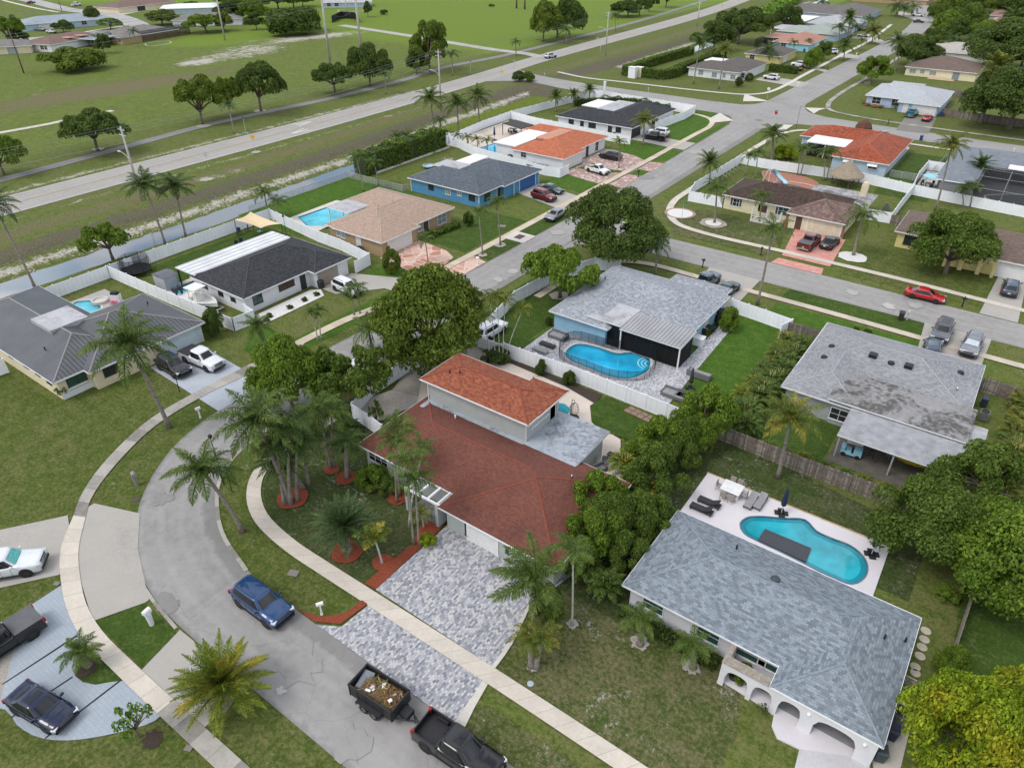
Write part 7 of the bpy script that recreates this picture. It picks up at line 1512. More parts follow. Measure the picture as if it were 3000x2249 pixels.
def car_proto(kind):
 if kind in CARP: return CARP[kind]
 L_,W_,belt,roof,hood,trunk,b0,b1,r0,r1,wb,wr=SPEC[kind];P_=[];pk='pickup' in kind
 bx=b0-.02 if pk else None
 body=loft_body(L_,W_,belt,hood,trunk,bx if pk else -L_/2,L_/2,b0,b1);P_.append(('body',body.mesh('body',[RIM,TRIM],True),1))
 gh=greenhouse(W_,belt,roof,b0,b1,r0,r1);P_.append(('cabin',gh.mesh('cabin',[RIM,CG,TRIM],True),1))
 if pk:
  m=MB();t=.09;h=belt-.02;w=W_/2-.02;x0=-L_/2+.06
  for s in (-1,1):
   y0,y1=(s*w,s*(w-t)) if s < 0 else (s*(w-t),s*w);m.box(x0,y0,.36,bx-.01,y1,h)
   m.box(x0+.02,y0-.012*(s > 0)+.0,h,bx-.01,y1+.012*(s < 0),h+.035,1)
  m.box(bx-.10,-w+t,.5,bx-.01,w-t,h-.01);m.box(x0+.0,-w+t,.62,x0+.08,w-t,h-.02)
  P_.append(('bed',m.mesh('bed',[RIM,TRIM]),1));m=MB();m.box(x0+.08,-w+t,.60,bx-.10,w-t,.64)
  for s in (-1,1): m.box(-wb/2-.42,s*(w-t)-.13*(s > 0),.64,-wb/2+.42,s*(w-t)+.13*(s < 0),.84)
  P_.append(('bed_liner',m.mesh('bed_liner',TRIM),0))
 m=MB();m.cbox((L_/2-.03,0,.46),(.14,W_*.80,.22),0);P_.append(('front_bumper',m.mesh('front_bumper',TRIM),0))
 m=MB();m.cbox((L_/2-.045,0,hood-.23 if not pk else hood-.32),(.09,W_*.52,.24 if not pk else .40));
 for k in range(3): m.cbox((L_/2-.0,0,hood-.31+k*.08-(.09 if pk else 0)),(.03,W_*.50,.018),1)
 P_.append(('grille',m.mesh('grille',[TRIM,CHROME]),0))
 m=MB();m.cbox((-L_/2+(.03 if not pk else 0),0,.48),(.14,W_*.84,.20));P_.append(('rear_bumper',m.mesh('rear_bumper',TRIM if not pk else CHROME),0))
 P_.append(('number_plate',MB().cbox((-L_/2-.03+(.02 if pk else 0),0,.72),(.02,.34,.16)).mesh('number_plate',PLATE),0))
 for s in (-1,1):
  m=MB();m.cbox((L_/2-.17,s*W_*.385,hood-.17-(.1 if pk else 0)),(.30,W_*.17,.15 if not pk else .24),0,s*-.30);P_.append(('headlight',m.mesh('headlight',LAMP),0))
  m=MB();m.cbox((-L_/2+.09,s*(W_/2-.13),belt-.18),(.20,.22,.20 if not pk else .38),0,s*.2);P_.append(('taillight',m.mesh('taillight',TAIL),0))
  m=MB();m.cbox((b1-.30,s*(W_/2+.09),belt+.08),(.12,.20,.15),0);m.cbox((b1-.26,s*(W_/2-.02),belt+.02),(.06,.14,.05));P_.append(('mirror',m.mesh('mirror',RIM),1))
  m=MB()
  for x in (b1-.42,(b0+b1)/2+.12*(1 if not pk else 0),b0+.35 if not pk else b0+.1): m.cbox((x,s*(W_/2+.001),.72),(.016,.014,belt-.55))
  m.cbox((0,s*(W_/2-.005),.34),(wb-.9,.05,.10));P_.append(('door_seams',m.mesh('door_seams',TRIM),0))
  m=MB()
  for x in (b1-.95,b0*.3+b1*.7-1.2): m.cbox((x,s*(W_/2+.012),belt-.16),(.18,.03,.035))
  P_.append(('door_handles',m.mesh('door_handles',RIM),1))
  for x in (-wb/2,wb/2):
   m=MB();m.lathe([(.01,-.02),(wr+.075,-.02),(wr+.085,0),(wr+.07,.012),(.01,.012)],22);m.xf(Matrix.Translation((x,s*(W_/2-.004),wr+.01)) @ Matrix.Rotation(-s*pi/2,4,'X'));P_.append(('wheel_arch',m.mesh('wheel_arch',TRIM),0))
 if 'suv' in kind:
  for s in (-1,1): P_.append(('roof_rail',MB().tube([(r0+.25,s*W_*.33,roof+.0),(r0+.35,s*W_*.33,roof+.07),(r1-.35,s*W_*.33,roof+.07),(r1-.2,s*W_*.33,roof-.01)],.022,6).mesh('roof_rail',TRIM),0))
 ty,rm=wheel_mesh(wr);CARP[kind]=(P_,ty,rm);return CARP[kind]
def obj(name,me,parent,loc=(0,0,0),rz=0,mat=None):
 o=bpy.data.objects.new(name,me);COL.objects.link(o);o.parent=parent;o.location=loc;o.rotation_euler=(0,0,rz)
 if mat: set_mat(o,mat)
 return o
def car(label,kind,mat,rear=None,front=None,side=None,c=None,yaw=0,z=.07,cover=None,cargo=None,rim=None,cat=None,shade=None,sunroof=False,group=None,sc=1):
 P_,ty,rm=car_proto(kind);L_,W_,belt,roof,hood,trunk,b0,b1,r0,r1,wb,wr=SPEC[kind]
 if c is not None: p=P(*c,z)[:2] if isinstance(c[0],str) else np.array(c);a=R(yaw)
 else:
  q0=P(*rear,z)[:2] if rear else None;q1=P(*front,z)[:2] if front else None
  if side: d=q1-q0;a=atan2(d[1],d[0]);n=np.array([-sin(a),cos(a)])*(1 if side=='R' else -1);u=np.array([cos(a),sin(a)]);mid=(q0+q1)/2;p=mid+n*W_/2*.9
 t=thing(name={'sedan': 'sedan','suv': 'suv','bigsuv': 'suv','pickup': 'pickup_truck','smallpickup': 'pickup_truck'}[kind],label=label,cat=cat or {'sedan': 'car','suv': 'suv','bigsuv': 'suv'}.get(kind,'pickup truck'),loc=(p[0],p[1],z),rz=a,group=group)
 t.scale=(sc,sc,sc)
 for nm,me,pt in P_: obj(nm,me,t,mat=mat if pt else None)
 for x in (-wb/2,wb/2):
  for s in (-1,1):
   w=obj('wheel',ty,t,(x,s*(W_/2-.10),wr));obj('rim',rm,w,rz=0 if s > 0 else pi,mat=rim)
 if cover: MB().box(-L_/2+.08,-W_/2+.04,belt+.02,b0-.02,W_/2-.04,belt+.06).build('bed_cover',cover,t)
 if sunroof: MB().box(r0+.55,-W_*.26,roof+.022,r1-.30,W_*.26,roof+.032).build('sunroof',CG,t)
 if shade: m=MB();m.add([(b1-.10,-W_*.36,belt+.03),(b1-.10,W_*.36,belt+.03),(r1+.10,W_*.30,roof-.12),(r1+.10,-W_*.30,roof-.12)],[(0,1,2,3)]);o=m.build('sunshade',shade,t);o.location=(.035,0,.035)
 return t
PB={k: paint(k+'_car_paint',c,m_) for k,c,m_ in (('blue',(.010,.045,.13),.25),('navy',(.004,.010,.035),.1),('black',(.005,.005,.006),0),('white',(.62,.64,.66),0),('maroon',(.16,.010,.018),.35),('teal',(.015,.05,.06),.4),('silver',(.34,.36,.38),.7),('red',(.42,.015,.018),.25),('grey',(.09,.10,.115),.6),('turquoise',(.02,.20,.26),.4),('lightgrey',(.22,.23,.25),.7),('darkred',(.12,.01,.012),.3),('steel',(.05,.075,.11),.5),('offwhite',(.50,.56,.60),.1))}
TEALF=plain('teal_sunshade',(.10,.42,.40),.3,.3,6);SILF=plain('silver_sunshade',(.42,.47,.52),.3,.2,6)
TON=plain('grey_bed_cover',(.10,.10,.105),.7,.15,2);TONB=plain('black_bed_cover',(.018,.018,.02),.5,.2,2)
G0='vehicles in this neighbourhood'
car('metallic blue suv with roof rails driving round the bend','bigsuv',PB['blue'],('G',1558,615),('G',1727,742),'R',rim=RIMD)
car('black pickup truck with an open empty bed towing the trailer','pickup',PB['black'],('H',552,1548),('H',858,1760),'R')
car('dark navy sedan with a sunroof on the stamped driveway','sedan',PB['navy'],('G',105,1305),('G',315,1430),'R',sunroof=True,rim=RIMD)
car('black pickup truck with a grey bed cover cut by the left edge','pickup',PB['black'],('G',165,855),('G',-90,1020),'L',cover=TON)
car('white pickup truck with a teal windscreen sunshade at the left edge','pickup',PB['white'],('G',-195,480),('G',218,412),'R',shade=TEALF,rim=RIMD)
car('white pickup truck with a black bed cover on the blue grey driveway','pickup',PB['white'],('D',1205,690),('D',1345,752),'R',cover=TONB,rim=RIMD)
car('black pickup truck beside the white pickup, half behind the palm crown','suv',PB['black'],('D',1035,735),('D',1135,795),'R',rim=RIMD,cat='suv')
car('white suv behind two small palms by the charcoal roofed house','suv',PB['white'],('D',2168,222),('E',55,268),'R')
car('silver car parked on the sidewalk beside the big corner tree','sedan',PB['lightgrey'],c=('B',1385,1412),yaw=-88)
car('maroon suv in the bright blue house driveway','suv',PB['maroon'],('B',1247,1286),('B',1335,1312),'R',z=.08)
car('dark teal sedan beside the maroon suv','sedan',PB['teal'],c=('B',1358,1245),yaw=0)
wt=car('small white pickup truck with loaded bed on the red pavers','smallpickup',PB['white'],('B',1590,1110),('B',1690,1140),'R')
m=MB();m.cbox((-1.6,0,.9),(.9,.8,.5),0,.2);m.cbox((-1.1,-.4,.85),(.5,.4,.5),1);m.tube([(-2.3,.6,1.2),(-.6,.6,1.3)],.05,6,1);m.cbox((-2.1,.3,.8),(.5,.5,.4),2,.4)
m.build('load',[plain('yellow_load',(.5,.42,.12),.7),TRIM,plain('blue_load',(.08,.1,.25),.7)],wt)
car('black crossover reversed onto the red pavers behind a small palm','suv',PB['black'],c=('B',1742,1030),yaw=180)
car('black pickup truck with a bed cover behind the golden palm','pickup',PB['black'],c=('B',2030,905),yaw=0+180,cover=TONB)
car('white suv beside the black pickup by the charcoal roofed corner house','suv',PB['white'],c=('B',2055,875),yaw=180)
car('pale blue white car driving on the main road','suv',PB['offwhite'],c=('B',1355,376),yaw=78)
car('bright red sedan parked along the side street','sedan',PB['red'],('F',1482,275),('F',1630,310),'R',z=.04)
car('blue suv seen from behind in the driveway at the right edge','suv',PB['steel'],c=('F',2112,232),yaw=91)
car('dark grey suv at the street end of the driveway above the weathered roof','bigsuv',PB['grey'],c=('F',1670,520),yaw=-90,sunroof=True)
car('steel blue pickup truck half hidden behind the weathered grey roof','suv',PB['steel'],c=(-2.0,84.2),yaw=92)
car('grey suv with a silver sunshade in the same driveway','suv',PB['lightgrey'],c=('F',1858,610),yaw=-92,shade=SILF)
car('white car mostly hidden behind the weathered grey roof','sedan',PB['white'],c=(1.3,81.2),yaw=90)
car('dark pickup truck beyond the sky blue house roof','pickup',PB['steel'],c=('F',145,195),yaw=85);car('dark sedan beyond the sky blue house roof','sedan',PB['teal'],c=('F',285,238),yaw=85)
car('dark maroon pickup truck on the salmon driveway','pickup',PB['darkred'],c=('C',815,1592),yaw=88,cover=TON);car('black sedan next to the maroon pickup','sedan',PB['black'],c=('C',948,1592),yaw=86)
car('turquoise pickup truck before the white double garage','pickup',PB['turquoise'],c=('C',1478,752),yaw=90);car('red coupe beside the turquoise pickup','sedan',PB['red'],c=('C',1580,780),yaw=90)
car('white suv by the white house garage','suv',PB['white'],c=('C',572,516),yaw=175);car('dark red hatchback behind the short hedge','sedan',PB['darkred'],c=('C',728,457),yaw=178);car('white suv behind the dark red hatchback','bigsuv',PB['white'],c=('C',752,432),yaw=178)
car('white suv half behind a small tree on the far street','suv',PB['white'],c=('C',965,348),yaw=180);car('white convertible in a far driveway','sedan',PB['white'],c=('C',1170,240),yaw=178);car('dark pickup truck behind the white convertible','pickup',PB['grey'],c=('C',1172,200),yaw=178)
car('blue pickup truck parked on the far street','pickup',PB['steel'],c=('C',1158,445),yaw=-92);car('dark sedan at the far bend','sedan',PB['navy'],c=('C',1525,148),yaw=10);car('white pickup truck at the head of the far street','pickup',PB['white'],c=('C',1523,108),yaw=175)
car('black suv behind the long pale yellow house','bigsuv',PB['black'],c=('C',1718,388),yaw=2);car('dark car on the side street behind the deep red roof','sedan',PB['steel'],c=(-28.5,181.3),yaw=180,z=.05);car('pale car behind the deep red roof','sedan',PB['white'],c=(-23.6,177),yaw=90)
car('white suv in the street behind the low white panel','suv',PB['white'],c=('E',965,510),yaw=88);car('white car under the loose tree by the white fence','suv',PB['white'],c=('E',120,760),yaw=84);car('white van glimpsed under the trees by the street','suv',PB['white'],c=('D',2185,830),yaw=70)
car('dark red car standing in the arched garage','sedan',PB['darkred'],c=(1.7,34.4),yaw=-90,z=.17)
car('red car on the far avenue at the top edge','sedan',PB['darkred'],c=('A',202,24),yaw=100);car('white pickup truck on the far avenue','pickup',PB['white'],c=('A',495,40),yaw=110);car('white car in front of the arched porch across the field','sedan',PB['white'],c=('A',335,215),yaw=10);car('dark blue car by the arched porch across the field','sedan',PB['navy'],c=('A',215,195),yaw=20);car('white van by the brown roof across the field','suv',PB['white'],c=('A',195,290),yaw=60);car('pale car next to the dark blue car across the field','sedan',PB['lightgrey'],c=('A',265,200),yaw=20)
# trailer full of garden waste, hitched to the black pickup
q0,q1=P('H',160,1282,.04)[:2],P('H',226,1326,.04)[:2];d=q1-q0;a=atan2(d[1],d[0]);n_=np.array([-sin(a),cos(a)]);c0=(q0+q1)/2+n_*.95
t=thing('utility_trailer','black dump trailer with tandem wheels heaped with palm cuttings','trailer',(c0[0],c0[1],.04),a)
tl,tw,th=3.5,1.75,.95;m=MB()
for s in (-1,1):
 m.box(-tl/2,s*tw/2-.03,.55,tl/2,s*tw/2+.03,.55+th);m.box(-tl/2-.04,s*tw/2-.05,.52+th,tl/2+.04,s*tw/2+.05,.60+th)
 for x in np.linspace(-tl/2+.05,tl/2-.05,6): m.box(x-.035,s*(tw/2+.03)-.03,.5,x+.035,s*(tw/2+.03)+.03,.55+th)
for x in (-tl/2,tl/2): m.box(x-.03,-tw/2,.55,x+.03,tw/2,.55+th);m.box(x-.05,-tw/2,.52+th,x+.05,tw/2,.60+th)
m.box(-tl/2,-tw/2,.50,tl/2,tw/2,.56);m.build('box',TRIM,t)
m=MB()
for s in (-1,1): m.tube([(tl/2-.1,s*.6,.48),(tl/2+1.35,0,.48)],.055,6)
m.box(tl/2+.1,-.35,.5,tl/2+.75,.35,.85);m.tube([(tl/2+1.3,0,.48),(tl/2+1.75,0,.50)],.05,6);m.tube([(tl/2+1.05,.0,.1),(tl/2+1.05,0,.95)],.04,6);m.build('tongue',TRIM,t)
m=MB()
for s in (-1,1): m.box(-.95,s*(tw/2+.20)-.15,.74,.95,s*(tw/2+.20)+.15,.78);m.box(-.98,s*(tw/2+.20)-.15,.5,-.94,s*(tw/2+.20)+.15,.78);m.box(.94,s*(tw/2+.20)-.15,.5,.98,s*(tw/2+.20)+.15,.78)
m.build('mudguard',TRIM,t);ty,rm=wheel_mesh(.34)
for x in (-.42,.42):
 for s in (-1,1): w=obj('wheel',ty,t,(x,s*(tw/2+.20),.34));obj('rim',rm,w,rz=0 if s > 0 else pi)
g=random.Random(5);m=MB();gx_=14;hgt={}
for i in range(gx_+1):
 for j in range(9): hgt[i,j]=.95+.38*sin(pi*i/gx_)**.6*sin(pi*(j+.3)/8.6)+g.uniform(-.08,.08)
m.add([(-tl/2+.1+(tl-.2)*i/gx_,-tw/2+.05+(tw-.1)*j/8,hgt[i,j]) for i in range(gx_+1) for j in range(9)],[(i*9+j,(i+1)*9+j,(i+1)*9+j+1,i*9+j+1) for i in range(gx_) for j in range(8)])
for k in range(330):
 x,y=g.uniform(-tl/2+.3,tl/2-.2),g.uniform(-tw/2+.15,tw/2-.15);i,j=int((x+tl/2)/tl*gx_),int((y+tw/2)/tw*8);z=hgt[min(i,gx_),min(j,8)];an=g.uniform(0,6.3);l=g.uniform(.12,.5)
 dx,dy=cos(an)*l/2,sin(an)*l/2;w=g.uniform(.015,.05);zz=z+g.uniform(.0,.12);tlt=g.uniform(-.1,.12)
 m.add([(x-dx-dy*w/l,y-dy+dx*w/l,zz),(x+dx-dy*w/l,y+dy+dx*w/l,zz+tlt),(x+dx+dy*w/l,y+dy-dx*w/l,zz+tlt),(x-dx+dy*w/l,y-dy-dx*w/l,zz)],[(0,1,2,3)],g.choice((1,1,2,3,3,0)))
o=m.build('garden_waste',[plain('brown_cuttings',(.13,.08,.04),.95,.5,6),plain('green_cuttings',(.09,.11,.03),.9,.3,3),plain('straw_cuttings',(.40,.30,.14),.9,.3,3),plain('rust_cuttings',(.22,.08,.03),.9,.3,3)],t)
for k in range(9):
 x,y=g.uniform(-.6,1.3),g.uniform(-.55,.55);o=MB().cbox((x,y,1.36+g.uniform(-.1,.05)),(g.uniform(.15,.35),g.uniform(.12,.25),.12),0,g.uniform(0,3),g.uniform(-.3,.3)).build('scrap',(WHITE,PLATE,WOOD2)[k % 3],t)
MB().cbox((-1.25,.1,1.2),(.75,1.2,.05),0,.15,.15).build('glass_sheet',plain('grey_sheet',(.16,.19,.21),.2),t)
# ---------------------------------------------------------------- poles, wires, signs
def wood_or_pole(label,base,top,r=.16,mat=CONC_POLE,lamp=None,arms=0,name='utility_pole',cat='utility pole',sq=False,r2=None,h=None):
 p=P(*base) if isinstance(base[0],str) else np.array([*base,0.]);h=h or height_at(p,*top);t=thing(name,label,cat,(p[0],p[1],gz(p[0],p[1])))
 m=MB();m.tube([(0,0,0),(0,0,h)],[r,(r2 or r*.6)],4 if sq else 10);m.build('pole',mat,t,not sq)
 if lamp:      # side, reach, height fraction
  a,reach,zf=lamp;z=h*zf;m=MB();d=(cos(R(a)),sin(R(a)))
  m.tube([(0,0,z-.9),(d[0]*reach*.35,d[1]*reach*.35,z-.1),(d[0]*reach*.75,d[1]*reach*.75,z+.25),(d[0]*reach,d[1]*reach,z+.3)],.05,6);m.build('arm',GALV,t)
  m=MB();m.cbox((d[0]*(reach+.25),d[1]*(reach+.25),z+.30),(.75,.28,.14),0,R(a));m.build('lamp_head',plain('lamp_head_grey',(.5,.51,.52),.5),t)
 for k in range(arms):
  z=h-.5-k*.9;m=MB();m.box(-1.0,-.06,z-.06,1.0,.06,z+.06);m.build('cross_arm',GALV,t)
  for x in (-.9,0,.9): MB().lathe([(.03,0),(.07,.03),(.04,.08),(.07,.13),(.03,.2)],8,0,(x,0,z+.06)).build('insulator',plain('grey_insulator',(.3,.3,.3),.4),t)
 return p,h,t
poles=[]
for lab,b,tp,lm,rr in (
 ('concrete power pole with a street lamp in front of the first wide dark tree',('A',920,1300),('A',772,822),(180,2.6,.62),.24),
 ('concrete power pole with a street lamp near the three coconut palms',('B',646,695),('B',625,325),(180,2.6,.62),.24),
 ('power pole with a lamp beyond the road junction',('B',1712,365),('B',1728,75),(180,2.8,.62),.24),
 ('far power pole by the main road at the top',('C',92,175),('C',112,0),(180,2.8,.8),.24)):
 poles.append(wood_or_pole(lab,b,tp,rr,lamp=lm,arms=2)[:2])
wood_or_pole('short grey lamp pole left of the far power pole',('B',1675,368),('B',1678,250),.09,GALV,lamp=(180,1.2,.95),name='street_lamp',cat='street lamp')
pyl=[wood_or_pole('very tall pale transmission pole behind the small umbrella tree, left',('A',2140,425),('A',2078,-150),.45,CONC_POLE,r2=.3,name='transmission_pole',cat='pole')[:2],
       wood_or_pole('very tall pale transmission pole right of the path junction tree',('B',135,400),('B',95,-150),.45,CONC_POLE,r2=.3,name='transmission_pole',cat='pole')[:2]]
wood_or_pole('white pole standing in the field before the tree belt',('A',1457,262),('A',1400,-60),.35,CONC_POLE,r2=.25,name='transmission_pole',cat='pole')
wood_or_pole('white pole cut by the top edge by the gravel lane',('B',40,120),('B',25,-40),.4,CONC_POLE,r2=.3,name='transmission_pole',cat='pole')
wood_or_pole('left of two dark posts at the top of the far field',('B',1135,55),('B',1130,-60),.5,WOOD_POLE,name='transmission_pole',cat='pole');wood_or_pole('right of two dark posts at the top of the far field',('B',1188,62),('B',1186,-60),.5,WOOD_POLE,name='transmission_pole',cat='pole')
wood_or_pole('leaning dark wooden pole at the upper left of the field',('A',155,475),('A',0,10),.22,WOOD_POLE,h=13)
wood_or_pole('thin dark pole beside the far avenue',('A',400,70),('A',378,-20),.2,WOOD_POLE);
def wire(a,b,sag,r=.02,n=14): return [(a[0]+(b[0]-a[0])*i/n,a[1]+(b[1]-a[1])*i/n,a[2]+(b[2]-a[2])*i/n-sag*4*(i/n)*(1-i/n)) for i in range(n+1)]
WIRE=plain('overhead_wire',(.22,.23,.24),.5,.1,2)
pw=[(-146,-40,12.6)]+[(p[0],p[1],h) for p,h in poles];pw.sort(key=lambda q: q[1]);wi=0
names=('topmost','second','third','fourth','lowest')
for k,(dz,du) in enumerate(((-.15,-.9),(-.15,.9),(-1.1,0),(-2.6,.1))):
 m=MB()
 for a,b in zip(pw[:-1],pw[1:]): m.tube(wire((a[0]+du,a[1],a[2]+dz),(b[0]+du,b[1],b[2]+dz),1.0),.022 if k < 3 else .035,4,cap=False)
 tag(m.build('power_line',WIRE),'%s overhead line strung between the roadside power poles' % names[k],'overhead line','overhead lines along the main road')
for k,(dz,du) in enumerate(((-1,-2.5),(-1,2.5),(-5,-2.5),(-5,2.5),(-9,0))):
 m=MB();u0=pyl[0][0][0];pts=[(u0-4,-160,26),(pyl[0][0][0],pyl[0][0][1],26),(pyl[1][0][0],pyl[1][0][1],26),(-176,420,26)]
 for a,b in zip(pts[:-1],pts[1:]): m.tube(wire((a[0]+du,a[1],a[2]+dz),(b[0]+du,b[1],b[2]+dz),3.0,n=18),.03,4,cap=False)
 tag(m.build('power_line',WIRE),'%s transmission line crossing high over the field' % names[k],'overhead line','transmission lines over the field')
GREEN=plain('sign_green',(.01,.22,.14),.4);REDS=plain('sign_red',(.45,.02,.02),.4);YELS=plain('sign_yellow',(.62,.52,.02),.4);ORS=plain('sign_orange_yellow',(.70,.38,.01),.4)
def sign(label,base,h,kind,mat,ang=0,pm=GALV,blades=None):
 p=P(*base);t=thing('street_sign' if kind !='stop' else 'stop_sign',label,'road sign',(p[0],p[1],0),R(ang));MB().tube([(0,0,0),(0,0,h)],.035,6).build('post',pm,t)
 m=MB()
 if kind=='blade':
  for k,(rz,z) in enumerate(((0,h-.1),(pi/2,h-.35))): MB().cbox((0,0,z),(.9,.03,.2),0,rz).build('sign_blade',mat,t)
 elif kind=='stop':
  T=Matrix.Translation((0,-.05,h-.38)) @ Matrix.Rotation(pi/2,4,'X');q=[(.38*cos(pi/8+k*pi/4),.38*sin(pi/8+k*pi/4)) for k in range(8)]
  m.prism(q,0,.02,0,True,True);m.xf(T);m.build('sign_panel',mat,t);b=MB().prism([(x*1.08,y*1.08) for x,y in q],-.012,-.002,0,True,True).xf(T);b.build('sign_border',WHITE,t)
 elif kind=='diamond': m.cbox((0,-.05,h-.5),(.75,.02,.75),0,0,0,pi/4);m.build('sign_panel',mat,t)
 else: m.cbox((0,-.05,h-.4),(.6,.02,.75));m.build('sign_panel',mat,t)
 return t
def text(parent,body,size,loc,rot,mat,depth=.004):
 cu=bpy.data.curves.new('lettering','FONT');cu.body=body;cu.size=size;cu.align_x='CENTER';cu.align_y='CENTER';cu.extrude=depth
 o=bpy.data.objects.new('lettering',cu);COL.objects.link(o);dg=bpy.context.evaluated_depsgraph_get();me=bpy.data.meshes.new_from_object(o.evaluated_get(dg));bpy.data.objects.remove(o)
 me.materials.clear();me.materials.append(mat);k=bpy.data.objects.new('lettering',me);COL.objects.link(k);k.parent=parent;k.location=loc;k.rotation_euler=rot
 return k
s_=sign('green street name sign on a black post inside the bend',('D',1505,1530),3.0,'blade',GREEN,25,BLACK)
s_=sign('red stop sign with green street name blades at the junction',('C',590,815),3.3,'stop',REDS,10);text(s_,'STOP',.26,(0,-.065,2.92),(pi/2,0,0),WHITE);MB().cbox((0,0,3.35),(.8,.03,.2),0,.5).build('sign_blade',GREEN,s_)
sign('back of an octagonal stop sign on the far corner',('C',546,640),2.9,'stop',GALV,190)
sign('green street sign by the corner tree',('C',-8,1425),3.0,'blade',GREEN,10)
sign('yellow diamond warning sign beside the road bushes',('B',1040,530),3.2,'diamond',YELS,35);sign('orange yellow school crossing sign by the lane arrows',('A',1655,985),3.6,'diamond',ORS,35);sign('small sign turned away beside the main road',('A',1350,1080),2.8,'panel',GALV,35);sign('yellow sign at the top of the main road',('C',248,85),4,'diamond',ORS,30)
for lab,b,h,kd in (('thin post by the bike path with a dark finial',('A',1592,855),3.0,'panel'),('thin grey post between palm and road',('A',1518,862),6.0,'panel'),('slim post on the verge of the link street',('B',1983,645),2.6,'panel'),('slim post beside the link street mouth',('B',1315,545),2.6,'panel'),('slim post beside the bike path junction',('B',1120,465),3,'panel'),('post with a dark head on the bike path verge',('B',838,475),3.2,'panel')):
 p=P(*b);t=thing('marker_post',lab,'post',(p[0],p[1],0));MB().tube([(0,0,0),(0,0,h)],.05,6).build('post',GALV,t);MB().lathe([(.01,0),(.14,.08),(.16,.25),(.08,.4),(.01,.42)],8,0,(0,0,h)).build('post_cap',TRIM if 'dark' in lab else GALV,t)
def lamp_post(label,base,h,mat=BLACK):
 p=P(*base);t=thing('lamp_post',label,'lamp post',(p[0],p[1],0));MB().tube([(0,0,0),(0,0,h)],[.05,.035],8).build('pole',mat,t,True);MB().lathe([(.04,0),(.16,.05),(.19,.2),(.12,.33),(.01,.36)],12,0,(0,0,h)).build('lantern',mat if mat is BLACK else GALV,t,True)
lamp_post('black garden lamp post on the left lawn by the black car',('D',1165,878),1.9);lamp_post('tall dark lamp post over the bend by the street sign',('D',1452,1480),5.2);lamp_post('thin lamp pole at the grey corner of the junction',('C',735,830),5.0,WOOD_POLE);lamp_post('dark post on the white fence near the shade sail',('A',1858,1535),3.2)
# mailboxes
def mailbox(label,base,style='post',mat=WHITE,face=0,h=1.15):
 p=P(*base);t=thing('mailbox',label,'mailbox',(p[0],p[1],.02),R(face));m=MB()
 if style=='post': m.box(-.06,-.06,0,.06,.06,h-.1);m.box(-.09,-.09,0,.09,.09,.08)
 else: m.tube([(0,0,0),(0,0,h*.55),(0,0,h)],[.17,.20,.24],10)
 m.build('post',mat,t);m=MB();n=8;L_=.5 if style=='post' else .55;w=.12 if style=='post' else .19;z=h-.1 if style=='post' else h-.02
 pr=[(-w,0),(w,0),(w,w*1.0)]+[(w*cos(a),w+w*sin(a)) for a in np.linspace(.2,pi-.2,n)]+[(-w,w)]
 k=len(pr);m.add([(-L_/2,x,z+y) for x,y in pr]+[(L_/2,x,z+y) for x,y in pr],[tuple(range(k)),tuple(range(2*k-1,k-1,-1))]+[(i,k+i,k+(i+1) % k,(i+1) % k) for i in range(k)]);m.build('box',mat if style !='dark' else BLACK,t)
 MB().box(-.05,w,z+.1,.1,w+.02,z+.3).build('flag',REDS if mat is WHITE else mat,t)
mailbox('smooth white moulded mailbox in the square of grass',('G',985,730),'mould',WHITE,100,1.25);mailbox('white mailbox on a post beside the red mulch strip',('G',2085,665),'post',WHITE,60);mailbox('grey moulded mailbox on the left verge',('D',890,1485),'mould',plain('grey_plastic',(.22,.21,.20),.6),160,1.1);mailbox('white mailbox post with a dark box on the left verge',('D',1298,1048),'post',WHITE,80)
for lab,b,mt in (('white mailbox with a wooden base by the tan house apron',('E',885,60),WHITE),('black mailbox on the island by the white pickup truck',('B',1923,1150),BLACK),('brown mailbox on the bright verge',('C',105,915),WOOD),('black mailbox beside the grey side street',('F',128,75),BLACK),('small black mailbox before the red sedan',('F',1808,328),BLACK),('white mailbox by the far white driveway',('C',1122,370),WHITE),('dark mailbox by the periwinkle house driveway',('C',1328,812),BLACK),('white mailbox at the right edge by the side street',('C',2135,1000),WHITE),('dark mailbox on the porch side verge',('C',505,1655),BLACK),('tan mailbox lit beside the grey bin',('F',1450,415),WALK_PALE),('white mailbox beside the white suv driveway',('C',745,565),WHITE),('white mailbox under the huge olive tree',('E',218,412),WHITE),('small dark mailbox in the far verge',('C',938,455),BLACK)): mailbox(lab,b,'post',mt,random.choice((0,90,20)))
def bin_(label,base,mat,rz=0):
 p=P(*base) if isinstance(base[0],str) else (*base,0);t=thing('wheelie_bin',label,'bin',(p[0],p[1],.08),rz);m=MB()
 m.add([(-.25,-.28,.05),(.25,-.28,.05),(.25,.28,.05),(-.25,.28,.05),(-.32,-.36,1.0),(.32,-.36,1.0),(.32,.36,1.0),(-.32,.36,1.0)],[(3,2,1,0),(0,1,5,4),(1,2,6,5),(2,3,7,6),(3,0,4,7)]);m.build('body',mat,t);MB().add([(-.34,-.40,1.0),(.34,-.40,1.0),(.34,.38,1.0),(-.34,.38,1.0),(-.28,-.32,1.10),(.28,-.32,1.10),(.28,.30,1.12),(-.28,.30,1.12)],[(0,1,5,4),(1,2,6,5),(2,3,7,6),(3,0,4,7),(4,5,6,7)]).build('lid',mat,t)
 for s in (-1,1): w=MB().lathe([(.01,-.03),(.12,-.03),(.12,.03),(.01,.03)],12).xf(Matrix.Rotation(pi/2,4,'X')).build('wheel',RUBBER,t);w.location=(s*.24,.3,.12)
